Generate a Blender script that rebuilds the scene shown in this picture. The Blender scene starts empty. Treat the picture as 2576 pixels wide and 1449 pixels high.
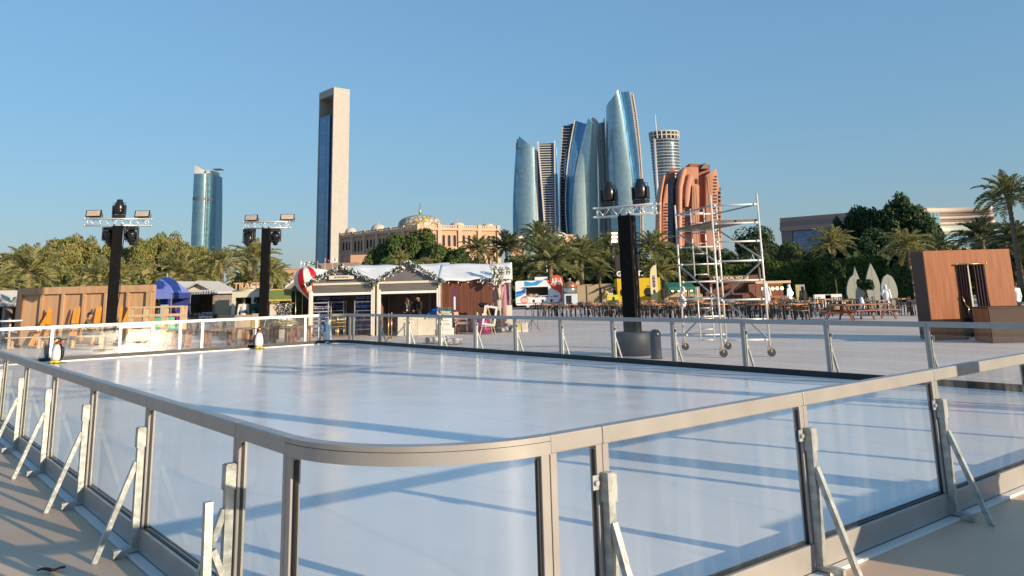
import bpy, bmesh, math, random
import numpy as np
from mathutils import Vector, Matrix, Euler
random.seed(7)
RNG = np.random.default_rng(7)
R = math.radians
scene = bpy.context.scene
COL = scene.collection

# ------------------------------------------------------------------ survey of the place
# Bearings were measured on a 2576 x 1449 plan of the view; these turn a bearing and a
# ground contact (or a distance) into metres. x right, y forward, z up, camera at the origin.
FPX, PY0, PITCH, ROLL, HC = 2059.609, 290.928, .208492, -.0263269, 1.815248
_cp, _sp, _cr, _sr = math.cos(PITCH), math.sin(PITCH), math.cos(ROLL), math.sin(ROLL)
CF = Vector((0, _cp, _sp)); _U = Vector((0, -_sp, _cp)); _R = Vector((1, 0, 0))
CR = _R * _cr + _U * _sr; CU = _U * _cr - _R * _sr
CAM = Vector((0, 0, HC))
def ray(x, y): return CF + CR * ((x - 1288) / FPX) - CU * ((y - PY0) / FPX)
def at(x, y, z=0.0):
    d = ray(x, y); return CAM + d * ((z - HC) / d.z)
def aty(x, y, Y):
    d = ray(x, y); return CAM + d * (Y / d.y)
def gx(x, Y, y=760):
    """ground point at forward distance Y in the bearing x"""
    p = aty(x, y, Y); return Vector((p.x, Y, 0))
def hz(x, y, Y): return aty(x, y, Y).z
# rink axes: U along the long side (away), V across (to the right)
TH = -.674235
UU = Vector((math.sin(TH), math.cos(TH), 0)); VV = Vector((math.cos(TH), -math.sin(TH), 0))
U0, U1, V0, V1 = 3.3032, 28.1727, 1.8725, 14.1848
def uv(u, v, z=0): return UU * u + VV * v + Vector((0, 0, z))
UANG = math.atan2(UU.y, UU.x); VANG = math.atan2(VV.y, VV.x)
SUN_EL = R(14.3); SUN_DIR = Vector((math.sin(R(53)) * math.cos(SUN_EL), -math.cos(R(53)) * math.cos(SUN_EL), math.sin(SUN_EL)))

# ------------------------------------------------------------------ objects
def link(o): COL.objects.link(o); return o
def tag(o, label=None, cat=None, group=None, kind=None):
    if label: o['label'] = label
    if cat: o['category'] = cat
    if group: o['group'] = group
    if kind: o['kind'] = kind
    return o
def thing(name, label, cat, loc=(0, 0, 0), rz=0.0, group=None):
    o = bpy.data.objects.new(name, None); o.empty_display_size = .2
    o.location = loc; o.rotation_euler = (0, 0, rz); link(o)
    return tag(o, label, cat, group)
def kids(o): return list(o.children)
def dup(root, loc, rz=0.0, label=None, group=None, scale=None):
    r = root.copy(); link(r); r.location = loc; r.rotation_euler = (0, 0, rz)
    if scale is not None: r.scale = scale if hasattr(scale, '__len__') else (scale,) * 3
    if label: r['label'] = label
    if group: r['group'] = group
    for ch in kids(root):
        c = ch.copy(); link(c); c.parent = r
        for g in kids(ch):
            d = g.copy(); link(d); d.parent = c
    return r

class MB:
    """collects faces; build() links them as ONE mesh object"""
    def __init__(s): s.v = []; s.f = []; s.m = []; s.sm = []; s.mat = 0; s.smooth = False
    def face(s, idx): s.f.append(idx); s.m.append(s.mat); s.sm.append(s.smooth)
    def add(s, vs, fs):
        b = len(s.v); s.v.extend([tuple(q) for q in vs])
        for f in fs: s.face([b + i for i in f])
        return s
    def box(s, x0, x1, y0, y1, z0, z1, M=None):
        vs = [Vector((x, y, z)) for z in (z0, z1) for y in (y0, y1) for x in (x0, x1)]
        if M is not None: vs = [M @ q for q in vs]
        return s.add(vs, [(0, 2, 3, 1), (4, 5, 7, 6), (0, 1, 5, 4), (2, 6, 7, 3), (0, 4, 6, 2), (1, 3, 7, 5)])
    def bbox(s, c, d, M=None):
        return s.box(c[0]-d[0]/2, c[0]+d[0]/2, c[1]-d[1]/2, c[1]+d[1]/2, c[2]-d[2]/2, c[2]+d[2]/2, M)
    def beam(s, p0, p1, w, h=None, up=(0, 0, 1)):
        p0 = Vector(p0); p1 = Vector(p1); h = h or w; d = (p1 - p0); L = d.length; d.normalize()
        up = Vector(up)
        if abs(d.dot(up)) > .98: up = Vector((0, 1, 0))
        sx = d.cross(up).normalized(); sz = sx.cross(d)
        vs = []
        for q in (p0, p1):
            for a, b in ((-1, -1), (1, -1), (1, 1), (-1, 1)): vs.append(q + sx * a * w / 2 + sz * b * h / 2)
        return s.add(vs, [(3, 2, 1, 0), (4, 5, 6, 7), (0, 1, 5, 4), (1, 2, 6, 5), (2, 3, 7, 6), (3, 0, 4, 7)])
    def tube(s, p0, p1, r0, r1=None, n=8, cap=True):
        p0 = Vector(p0); p1 = Vector(p1); r1 = r0 if r1 is None else r1
        d = (p1 - p0).normalized(); a = d.orthogonal().normalized(); b = d.cross(a)
        vs = []
        for q, r in ((p0, r0), (p1, r1)):
            for i in range(n):
                t = 2 * math.pi * i / n; vs.append(q + (a * math.cos(t) + b * math.sin(t)) * r)
        fs = [(i, (i + 1) % n, n + (i + 1) % n, n + i) for i in range(n)]
        if cap: fs += [tuple(range(n - 1, -1, -1)), tuple(range(n, 2 * n))]
        o = s.smooth; s.smooth = True; s.add(vs, fs[:n]); s.smooth = o
        if cap:
            b0 = len(s.v) - 2 * n
            for f in fs[n:]: s.face([b0 + i for i in f])
        return s
    def path(s, pts, r, n=8):
        for i in range(len(pts) - 1): s.tube(pts[i], pts[i + 1], r if not hasattr(r, '__len__') else r[i], r if not hasattr(r, '__len__') else r[i + 1], n)
        return s
    def lathe(s, prof, n=24, c=(0, 0, 0), M=None, sx=1, sy=1):
        vs = []; c = Vector(c)
        for r, z in prof:
            for i in range(n):
                t = 2 * math.pi * i / n; q = Vector((r * sx * math.cos(t), r * sy * math.sin(t), z)) 
                vs.append((M @ q if M is not None else q) + c)
        fs = []
        for k in range(len(prof) - 1):
            for i in range(n):
                j = (i + 1) % n; fs.append((k * n + i, k * n + j, (k + 1) * n + j, (k + 1) * n + i))
        o = s.smooth; s.smooth = True; s.add(vs, fs); s.smooth = o
        b0 = len(s.v) - len(vs)
        if prof[0][0] > 1e-4: s.face([b0 + i for i in range(n - 1, -1, -1)])
        if prof[-1][0] > 1e-4: s.face([b0 + (len(prof) - 1) * n + i for i in range(n)])
        return s
    def ball(s, c, r, n=12, sz=1.0, sx=1.0, sy=1.0, M=None):
        k = max(4, n // 2)
        return s.lathe([(max(1e-5, r * math.sin(math.pi * i / k)), -r * sz * math.cos(math.pi * i / k)) for i in range(k + 1)], n, c, M, sx, sy)
    def prism(s, poly, axis, a0, a1, M=None):
        """poly: 2D points; axis 'y': (x,z) extruded along y; 'x': (y,z) along x; 'z': (x,y) along z"""
        def P(p, a):
            q = {'y': (p[0], a, p[1]), 'x': (a, p[0], p[1]), 'z': (p[0], p[1], a)}[axis]
            q = Vector(q); return M @ q if M is not None else q
        n = len(poly)
        vs = [P(p, a0) for p in poly] + [P(p, a1) for p in poly]
        return s.add(vs, [tuple(range(n - 1, -1, -1)), tuple(range(n, 2 * n))] + [(i, (i + 1) % n, n + (i + 1) % n, n + i) for i in range(n)])
    def mesh(s, name, mats):
        me = bpy.data.meshes.new(name); me.from_pydata(s.v, [], s.f)
        for m in (mats if isinstance(mats, (list, tuple)) else [mats]): me.materials.append(m)
        me.polygons.foreach_set('material_index', s.m); me.polygons.foreach_set('use_smooth', s.sm)
        bm = bmesh.new(); bm.from_mesh(me); bmesh.ops.recalc_face_normals(bm, faces=bm.faces); bm.to_mesh(me); bm.free()
        me.update(); return me
    def build(s, name, mats, parent=None, loc=None, rz=0.0, bevel=0.0):
        o = bpy.data.objects.new(name, s.mesh(name, mats)); link(o)
        if parent is not None: o.parent = parent
        if loc is not None: o.location = loc
        if rz: o.rotation_euler = (0, 0, rz)
        if bevel:
            b = o.modifiers.new('bevel', 'BEVEL'); b.width = bevel; b.segments = 2; b.limit_method = 'ANGLE'
        return o
def part(name, mats, parent, fn, bevel=0.0):
    m = MB(); fn(m); return m.build(name, mats, parent, bevel=bevel)
def boxpart(name, mats, parent, *b, bevel=0.0):
    return MB().box(*b).build(name, mats, parent, bevel=bevel)

_tc = {}
def text_mesh(txt, size, depth, mat, name, parent=None, M=None, bold=0.0, align='CENTER'):
    cu = bpy.data.curves.new(name, 'FONT'); cu.body = txt; cu.size = size; cu.extrude = depth; cu.align_x = align; cu.align_y = 'CENTER'
    cu.offset = bold; cu.resolution_u = 3
    t = bpy.data.objects.new(name, cu); link(t)
    dg = bpy.context.evaluated_depsgraph_get(); me = bpy.data.meshes.new_from_object(t.evaluated_get(dg))
    bpy.data.objects.remove(t); bpy.data.curves.remove(cu)
    me.materials.clear(); me.materials.append(mat); me.name = name
    # text lies in xy: stand it up facing -y
    T = Matrix.Rotation(R(90), 4, 'X')
    me.transform((M if M is not None else Matrix.Identity(4)) @ T)
    o = bpy.data.objects.new(name, me); link(o)
    if parent is not None: o.parent = parent
    return o

# ------------------------------------------------------------------ materials
def nodes(m):
    m.use_nodes = True; nt = m.node_tree; return nt, nt.nodes, nt.links, nt.nodes['Principled BSDF']
_mats = {}
def mat(name, col, rough=.6, var=.12, scale=6.0, metal=0.0, bump=0.0, bscale=40.0, spec=.5, coat=0.0, stretch=None, coords='Object', hue=None):
    """plain surface with a little uneven tone and grain"""
    if name in _mats: return _mats[name]
    m = bpy.data.materials.new(name); nt, N, L, B = nodes(m)
    B.inputs['Roughness'].default_value = rough; B.inputs['Metallic'].default_value = metal
    B.inputs['Specular IOR Level'].default_value = spec; B.inputs['Coat Weight'].default_value = coat
    tc = N.new('ShaderNodeTexCoord'); src = tc.outputs[coords]
    if stretch:
        mp = N.new('ShaderNodeMapping'); mp.inputs['Scale'].default_value = stretch; L.new(src, mp.inputs[0]); src = mp.outputs[0]
    nz = N.new('ShaderNodeTexNoise'); nz.inputs['Scale'].default_value = scale; nz.inputs['Detail'].default_value = 6; L.new(src, nz.inputs['Vector'])
    rp = N.new('ShaderNodeValToRGB'); e = rp.color_ramp.elements; e[0].position = .3; e[1].position = .7
    lo = [max(0, c * (1 - var)) for c in col]; hi = [min(1, c * (1 + var)) for c in col]
    if hue: hi = list(hue)
    e[0].color = (*lo, 1); e[1].color = (*hi, 1)
    L.new(nz.outputs['Fac'], rp.inputs[0]); L.new(rp.outputs[0], B.inputs['Base Color'])
    if bump:
        n2 = N.new('ShaderNodeTexNoise'); n2.inputs['Scale'].default_value = bscale; n2.inputs['Detail'].default_value = 4; L.new(src, n2.inputs['Vector'])
        bp = N.new('ShaderNodeBump'); bp.inputs['Strength'].default_value = bump; bp.inputs['Distance'].default_value = .02
        L.new(n2.outputs['Fac'], bp.inputs['Height']); L.new(bp.outputs[0], B.inputs['Normal'])
    _mats[name] = m; return m
def emit(name, col, s):
    m = bpy.data.materials.new(name); nt, N, L, B = nodes(m)
    B.inputs['Base Color'].default_value = (*col, 1); B.inputs['Emission Color'].default_value = (*col, 1); B.inputs['Emission Strength'].default_value = s
    return m
def glass_mat(name, tint=(.965, .985, .98), smear=.03, refl=1.0):
    m = bpy.data.materials.new(name); nt, N, L, B = nodes(m); N.remove(B); out = N['Material Output']
    tr = N.new('ShaderNodeBsdfTransparent'); tr.inputs[0].default_value = (*tint, 1)
    gl = N.new('ShaderNodeBsdfGlossy'); gl.inputs['Roughness'].default_value = .015
    df = N.new('ShaderNodeBsdfDiffuse'); df.inputs[0].default_value = (.8, .8, .78, 1)
    # two faces of a thin pane, the same from either side
    lw = N.new('ShaderNodeLayerWeight'); lw.inputs[0].default_value = .5
    pw = N.new('ShaderNodeMath'); pw.operation = 'POWER'; pw.inputs[1].default_value = 4.2; L.new(lw.outputs['Facing'], pw.inputs[0])
    mul = N.new('ShaderNodeMath'); mul.operation = 'MULTIPLY_ADD'; mul.inputs[1].default_value = .85 * refl; mul.inputs[2].default_value = .075 * refl; L.new(pw.outputs[0], mul.inputs[0])
    mx = N.new('ShaderNodeMixShader'); L.new(mul.outputs[0], mx.inputs[0]); L.new(tr.outputs[0], mx.inputs[1]); L.new(gl.outputs[0], mx.inputs[2])
    tc = N.new('ShaderNodeTexCoord'); mp = N.new('ShaderNodeMapping'); mp.inputs['Scale'].default_value = (3, 3, .35); L.new(tc.outputs['Object'], mp.inputs[0])
    nz = N.new('ShaderNodeTexNoise'); nz.inputs['Scale'].default_value = 2.5; nz.inputs['Detail'].default_value = 5; L.new(mp.outputs[0], nz.inputs['Vector'])
    mr = N.new('ShaderNodeMapRange'); mr.inputs[1].default_value = .42; mr.inputs[2].default_value = .8; mr.inputs[3].default_value = smear * .4; mr.inputs[4].default_value = smear * 2.2; L.new(nz.outputs['Fac'], mr.inputs[0])
    m2 = N.new('ShaderNodeMixShader'); L.new(mr.outputs[0], m2.inputs[0]); L.new(mx.outputs[0], m2.inputs[1]); L.new(df.outputs[0], m2.inputs[2])
    L.new(m2.outputs[0], out.inputs[0]); return m
def wood(name, dark, light, scale=3.0, axis=2, rough=.55, plank=0.0, coat=0.0):
    """streaky timber, grain along the axis; plank: board width in metres, cut across x+y"""
    m = bpy.data.materials.new(name); nt, N, L, B = nodes(m); B.inputs['Roughness'].default_value = rough; B.inputs['Coat Weight'].default_value = coat
    tc = N.new('ShaderNodeTexCoord'); mp = N.new('ShaderNodeMapping'); s = [scale * 5] * 3; s[axis] = scale * .35; mp.inputs['Scale'].default_value = s
    L.new(tc.outputs['Object'], mp.inputs[0]); nz = N.new('ShaderNodeTexNoise'); nz.inputs['Scale'].default_value = 1; nz.inputs['Detail'].default_value = 7; L.new(mp.outputs[0], nz.inputs['Vector'])
    rp = N.new('ShaderNodeValToRGB'); e = rp.color_ramp.elements; e[0].position = .3; e[1].position = .72; e[0].color = (*dark, 1); e[1].color = (*light, 1)
    L.new(nz.outputs['Fac'], rp.inputs[0]); outc = rp.outputs[0]
    if plank:
        sp = N.new('ShaderNodeSeparateXYZ'); L.new(tc.outputs['Object'], sp.inputs[0])
        ad = N.new('ShaderNodeMath'); ad.operation = 'ADD'; L.new(sp.outputs['X'], ad.inputs[0]); L.new(sp.outputs['Y'], ad.inputs[1])
        dv = N.new('ShaderNodeMath'); dv.operation = 'DIVIDE'; L.new(ad.outputs[0], dv.inputs[0]); dv.inputs[1].default_value = plank
        fl = N.new('ShaderNodeMath'); fl.operation = 'FLOOR'; L.new(dv.outputs[0], fl.inputs[0])
        wn = N.new('ShaderNodeTexWhiteNoise'); wn.noise_dimensions = '1D'; L.new(fl.outputs[0], wn.inputs['W'])
        fc = N.new('ShaderNodeMath'); fc.operation = 'FRACT'; L.new(dv.outputs[0], fc.inputs[0])
        gt = N.new('ShaderNodeMath'); gt.operation = 'GREATER_THAN'; L.new(fc.outputs[0], gt.inputs[0]); gt.inputs[1].default_value = .06
        mr = N.new('ShaderNodeMapRange'); mr.inputs[3].default_value = .78; mr.inputs[4].default_value = 1.12; L.new(wn.outputs['Value'], mr.inputs[0])
        mu = N.new('ShaderNodeMath'); mu.operation = 'MULTIPLY'; L.new(mr.outputs[0], mu.inputs[0])
        g2 = N.new('ShaderNodeMapRange'); g2.inputs[3].default_value = .35; g2.inputs[4].default_value = 1; L.new(gt.outputs[0], g2.inputs[0]); L.new(g2.outputs[0], mu.inputs[1])
        mx = N.new('ShaderNodeMix'); mx.data_type = 'RGBA'; mx.blend_type = 'MULTIPLY'; mx.inputs[0].default_value = 1; L.new(rp.outputs[0], mx.inputs[6]); L.new(mu.outputs[0], mx.inputs[7]); outc = mx.outputs[2]
    L.new(outc, B.inputs['Base Color'])
    bp = N.new('ShaderNodeBump'); bp.inputs['Strength'].default_value = .15; bp.inputs['Distance'].default_value = .01; L.new(nz.outputs['Fac'], bp.inputs['Height']); L.new(bp.outputs[0], B.inputs['Normal'])
    return m
def leaf_mat(name, a, b, scale=1.2, trans=.25, rough=.55):
    m = bpy.data.materials.new(name); nt, N, L, B = nodes(m); out = N['Material Output']
    B.inputs['Roughness'].default_value = rough; B.inputs['Specular IOR Level'].default_value = .3
    tc = N.new('ShaderNodeTexCoord'); nz = N.new('ShaderNodeTexNoise'); nz.inputs['Scale'].default_value = scale; nz.inputs['Detail'].default_value = 8; nz.inputs['Roughness'].default_value = .75
    L.new(tc.outputs['Object'], nz.inputs['Vector'])
    rp = N.new('ShaderNodeValToRGB'); e = rp.color_ramp.elements; e[0].position = .34; e[1].position = .66; e[0].color = (*a, 1); e[1].color = (*b, 1)
    L.new(nz.outputs['Fac'], rp.inputs[0]); L.new(rp.outputs[0], B.inputs['Base Color'])
    tr = N.new('ShaderNodeBsdfTranslucent'); L.new(rp.outputs[0], tr.inputs[0])
    mx = N.new('ShaderNodeMixShader'); mx.inputs[0].default_value = trans; L.new(B.outputs[0], mx.inputs[1]); L.new(tr.outputs[0], mx.inputs[2]); L.new(mx.outputs[0], out.inputs[0])
    return m
def facade(name, glass, frame, cw, ch, lw=.12, rough=.12, metal=.9, tone=.25, sizes=(1, 1), hline=None):
    """curtain wall: panes cw x ch metres with thin joints, pane tone varies; object coords (x+y along, z up)"""
    m = bpy.data.materials.new(name); nt, N, L, B = nodes(m)
    tc = N.new('ShaderNodeTexCoord'); sp = N.new('ShaderNodeSeparateXYZ'); L.new(tc.outputs['Object'], sp.inputs[0])
    ad = N.new('ShaderNodeMath'); ad.operation = 'ADD'; L.new(sp.outputs['X'], ad.inputs[0]); L.new(sp.outputs['Y'], ad.inputs[1])
    def cell(src, w):
        d = N.new('ShaderNodeMath'); d.operation = 'DIVIDE'; L.new(src, d.inputs[0]); d.inputs[1].default_value = w
        f = N.new('ShaderNodeMath'); f.operation = 'FRACT'; L.new(d.outputs[0], f.inputs[0])
        g = N.new('ShaderNodeMath'); g.operation = 'FLOOR'; L.new(d.outputs[0], g.inputs[0])
        return f.outputs[0], g.outputs[0]
    fx, ix = cell(ad.outputs[0], cw); fz, iz = cell(sp.outputs['Z'], ch)
    def gt(s, v):
        q = N.new('ShaderNodeMath'); q.operation = 'LESS_THAN'; L.new(s, q.inputs[0]); q.inputs[1].default_value = v; return q.outputs[0]
    a = gt(fx, lw / cw * sizes[0]); b = gt(fz, (hline if hline else lw) / ch)
    mxm = N.new('ShaderNodeMath'); mxm.operation = 'MAXIMUM'; L.new(a, mxm.inputs[0]); L.new(b, mxm.inputs[1])
    cmb = N.new('ShaderNodeCombineXYZ'); L.new(ix, cmb.inputs[0]); L.new(iz, cmb.inputs[1])
    wn = N.new('ShaderNodeTexWhiteNoise'); L.new(cmb.outputs[0], wn.inputs['Vector'])
    c1 = N.new('ShaderNodeMix'); c1.data_type = 'RGBA'; c1.inputs[6].default_value = (*[c * (1 - tone) for c in glass], 1); c1.inputs[7].default_value = (*[min(1, c * (1 + tone)) for c in glass], 1); L.new(wn.outputs['Value'], c1.inputs[0])
    c2 = N.new('ShaderNodeMix'); c2.data_type = 'RGBA'; L.new(mxm.outputs[0], c2.inputs[0]); L.new(c1.outputs[2], c2.inputs[6]); c2.inputs[7].default_value = (*frame, 1)
    L.new(c2.outputs[2], B.inputs['Base Color'])
    mr = N.new('ShaderNodeMapRange'); mr.inputs[3].default_value = rough; mr.inputs[4].default_value = .5; L.new(mxm.outputs[0], mr.inputs[0]); L.new(mr.outputs[0], B.inputs['Roughness'])
    m2 = N.new('ShaderNodeMapRange'); m2.inputs[3].default_value = metal; m2.inputs[4].default_value = 0; L.new(mxm.outputs[0], m2.inputs[0]); L.new(m2.outputs[0], B.inputs['Metallic'])
    return m

M = {}
M['alu'] = mat('powder_coated_rail', (.375, .36, .34), .36, .10, 3, .2, .02, 60, spec=.5)
M['alu_white'] = mat('white_paint_and_glare', (.80, .80, .78), .4, .04, 3)  # white sills and curbs; on the far-left rails it stands for sun glare
M['galv'] = mat('galvanised_steel', (.42, .44, .43), .45, .3, 14, .55, .15, 30)
M['rubber'] = mat('black_rubber', (.012, .013, .015), .5, .3, 8)
M['black'] = mat('black_fabric_wrap', (.006, .006, .007), .85, .3, 5, bump=.3, bscale=9, spec=.12)
M['blackmetal'] = mat('black_metal', (.018, .018, .02), .4, .3, 8)
M['white'] = mat('white_paint', (.78, .78, .76), .5, .04, 4)
M['cream'] = mat('cream_paint', (.68, .62, .50), .55, .05, 3)
M['truss'] = mat('aluminium_truss', (.72, .72, .70), .3, .08, 8, .5)
M['gold'] = mat('brass', (.72, .52, .22), .3, .1, 8, .9)
M['red'] = mat('red_cloth', (.45, .02, .03), .7, .15, 8)
M['skin'] = mat('skin', (.38, .21, .14), .55, .1, 12)
M['hair'] = mat('black_hair', (.012, .010, .009), .6, .3, 30)
M['glass'] = glass_mat('barrier_glass', smear=.035, refl=.75); M['glass_dust_glare'] = glass_mat('dusty_glare_barrier_glass', smear=.06, refl=1.0)  # far-left panes: extra pale smear holds dust and painted sun glare
M['darkwood'] = wood('red_brown_boards', (.10, .035, .02), (.19, .068, .036), 2, 2, .5, .14)
M['pinewood'] = wood('pale_pine', (.50, .36, .20), (.68, .52, .32), 3, 2, .6)
M['benchwood'] = wood('stained_bench_wood', (.16, .06, .03), (.32, .13, .065), 3, 0, .5)
M['tabletop'] = wood('orange_table_wood', (.42, .17, .06), (.62, .29, .11), 3, 0, .3, coat=.3)
M['cabinwood'] = wood('warm_veneer', (.26, .080, .026), (.40, .135, .045), 2.2, 2, .5)
M['tarp'] = mat('white_roof_fabric', (.78, .79, .80), .75, .05, 1.5, bump=.5, bscale=3.5)
M['panel_grey'] = mat('dull_grey_panel', (.15, .14, .145), .3, .15, 1.2)
M['brownwall'] = wood('inner_brown_board', (.22, .145, .115), (.31, .21, .17), 1.2, 2, .45)
# ================================================================== ground, deck, ice
def sheet(name, pts, z, m, label=None, kind='structure'):
    mb = MB(); mb.add([Vector((p[0], p[1], z)) for p in pts], [tuple(range(len(pts)))]); o = mb.build(name, m); tag(o, label, kind=kind); return o
def ground_mat():
    m = bpy.data.materials.new('plaza_paving'); nt, N, L, B = nodes(m); B.inputs['Roughness'].default_value = .62; B.inputs['Specular IOR Level'].default_value = .35
    tc = N.new('ShaderNodeTexCoord'); mp = N.new('ShaderNodeMapping'); mp.inputs['Rotation'].default_value = (0, 0, -UANG + R(4)); L.new(tc.outputs['Object'], mp.inputs[0])
    nz = N.new('ShaderNodeTexNoise'); nz.inputs['Scale'].default_value = .35; nz.inputs['Detail'].default_value = 8; L.new(mp.outputs[0], nz.inputs['Vector'])
    n3 = N.new('ShaderNodeTexNoise'); n3.inputs['Scale'].default_value = 9; n3.inputs['Detail'].default_value = 5; L.new(mp.outputs[0], n3.inputs['Vector'])
    rp = N.new('ShaderNodeValToRGB'); e = rp.color_ramp.elements; e[0].position = .3; e[1].position = .75; e[0].color = (.64, .53, .455, 1); e[1].color = (.77, .65, .565, 1); L.new(nz.outputs['Fac'], rp.inputs[0])
    br = N.new('ShaderNodeTexBrick'); br.inputs['Scale'].default_value = 1; br.inputs['Brick Width'].default_value = 30; br.inputs['Row Height'].default_value = 2.0; br.inputs['Mortar Size'].default_value = .05; br.inputs['Mortar Smooth'].default_value = .6
    br.inputs['Color1'].default_value = (.95, .95, .95, 1); br.inputs['Color2'].default_value = (1.03, 1.03, 1.03, 1); br.inputs['Mortar'].default_value = (1.32, 1.32, 1.32, 1); L.new(mp.outputs[0], br.inputs['Vector'])
    mx = N.new('ShaderNodeMix'); mx.data_type = 'RGBA'; mx.blend_type = 'MULTIPLY'; mx.inputs[0].default_value = 1; L.new(rp.outputs[0], mx.inputs[6]); L.new(br.outputs['Color'], mx.inputs[7])
    r2 = N.new('ShaderNodeValToRGB'); e = r2.color_ramp.elements; e[0].position = .35; e[1].position = .7; e[0].color = (.88, .88, .88, 1); e[1].color = (1.08, 1.08, 1.08, 1); L.new(n3.outputs['Fac'], r2.inputs[0])
    m2 = N.new('ShaderNodeMix'); m2.data_type = 'RGBA'; m2.blend_type = 'MULTIPLY'; m2.inputs[0].default_value = 1; L.new(mx.outputs[2], m2.inputs[6]); L.new(r2.outputs[0], m2.inputs[7]); L.new(m2.outputs[2], B.inputs['Base Color'])
    bp = N.new('ShaderNodeBump'); bp.inputs['Strength'].default_value = .08; L.new(n3.outputs['Fac'], bp.inputs['Height']); L.new(bp.outputs[0], B.inputs['Normal'])
    return m
sand = mat('sandy_ground', (.30, .25, .19), .9, .25, .05)
sheet('ground', [(-9000, -9000), (9000, -9000), (9000, 9000), (-9000, 9000)], -.02, sand)
sheet('plaza', [(-90, -30), (90, -30), (90, 92), (-90, 92)], -.008, ground_mat())
# tan vinyl deck round the near sides of the rink, with lapped seams
def deck_mat():
    m = bpy.data.materials.new('tan_vinyl_deck'); nt, N, L, B = nodes(m); B.inputs['Roughness'].default_value = .55; B.inputs['Specular IOR Level'].default_value = .4
    tc = N.new('ShaderNodeTexCoord'); mp = N.new('ShaderNodeMapping'); mp.inputs['Rotation'].default_value = (0, 0, -VANG); L.new(tc.outputs['Object'], mp.inputs[0])
    nz = N.new('ShaderNodeTexNoise'); nz.inputs['Scale'].default_value = .8; nz.inputs['Detail'].default_value = 7; L.new(mp.outputs[0], nz.inputs['Vector'])
    sk = N.new('ShaderNodeTexNoise'); sk.inputs['Scale'].default_value = 90; sk.inputs['Detail'].default_value = 2; L.new(tc.outputs['Object'], sk.inputs['Vector'])
    rp = N.new('ShaderNodeValToRGB'); e = rp.color_ramp.elements; e[0].position = .3; e[1].position = .7; e[0].color = (.61, .435, .30, 1); e[1].color = (.71, .525, .375, 1); L.new(nz.outputs['Fac'], rp.inputs[0])
    br = N.new('ShaderNodeTexBrick'); br.inputs['Scale'].default_value = 1; br.inputs['Brick Width'].default_value = 20; br.inputs['Row Height'].default_value = 1.85; br.inputs['Mortar Size'].default_value = .005; br.inputs['Mortar Smooth'].default_value = .3
    br.inputs['Color1'].default_value = (1, 1, 1, 1); br.inputs['Color2'].default_value = (.96, .96, .96, 1); br.inputs['Mortar'].default_value = (.6, .58, .55, 1); L.new(mp.outputs[0], br.inputs['Vector'])
    mx = N.new('ShaderNodeMix'); mx.data_type = 'RGBA'; mx.blend_type = 'MULTIPLY'; mx.inputs[0].default_value = 1; L.new(rp.outputs[0], mx.inputs[6]); L.new(br.outputs['Color'], mx.inputs[7])
    r2 = N.new('ShaderNodeValToRGB'); e = r2.color_ramp.elements; e[0].position = .3; e[1].position = .7; e[0].color = (.86, .86, .86, 1); e[1].color = (1.1, 1.1, 1.1, 1); L.new(sk.outputs['Fac'], r2.inputs[0])
    m2 = N.new('ShaderNodeMix'); m2.data_type = 'RGBA'; m2.blend_type = 'MULTIPLY'; m2.inputs[0].default_value = 1; L.new(mx.outputs[2], m2.inputs[6]); L.new(r2.outputs[0], m2.inputs[7]); L.new(m2.outputs[2], B.inputs['Base Color'])
    bp = N.new('ShaderNodeBump'); bp.inputs['Strength'].default_value = .12; bp.inputs['Distance'].default_value = .004; L.new(sk.outputs['Fac'], bp.inputs['Height']); L.new(bp.outputs[0], B.inputs['Normal'])
    return m
q = lambda u, v: (uv(u, v).x, uv(u, v).y)
sheet('deck', [q(-14, -14), q(-14, 30), q(3.2, 30), q(3.2, 1.75), q(40, 1.75), q(40, -14)], .0, deck_mat())
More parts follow.
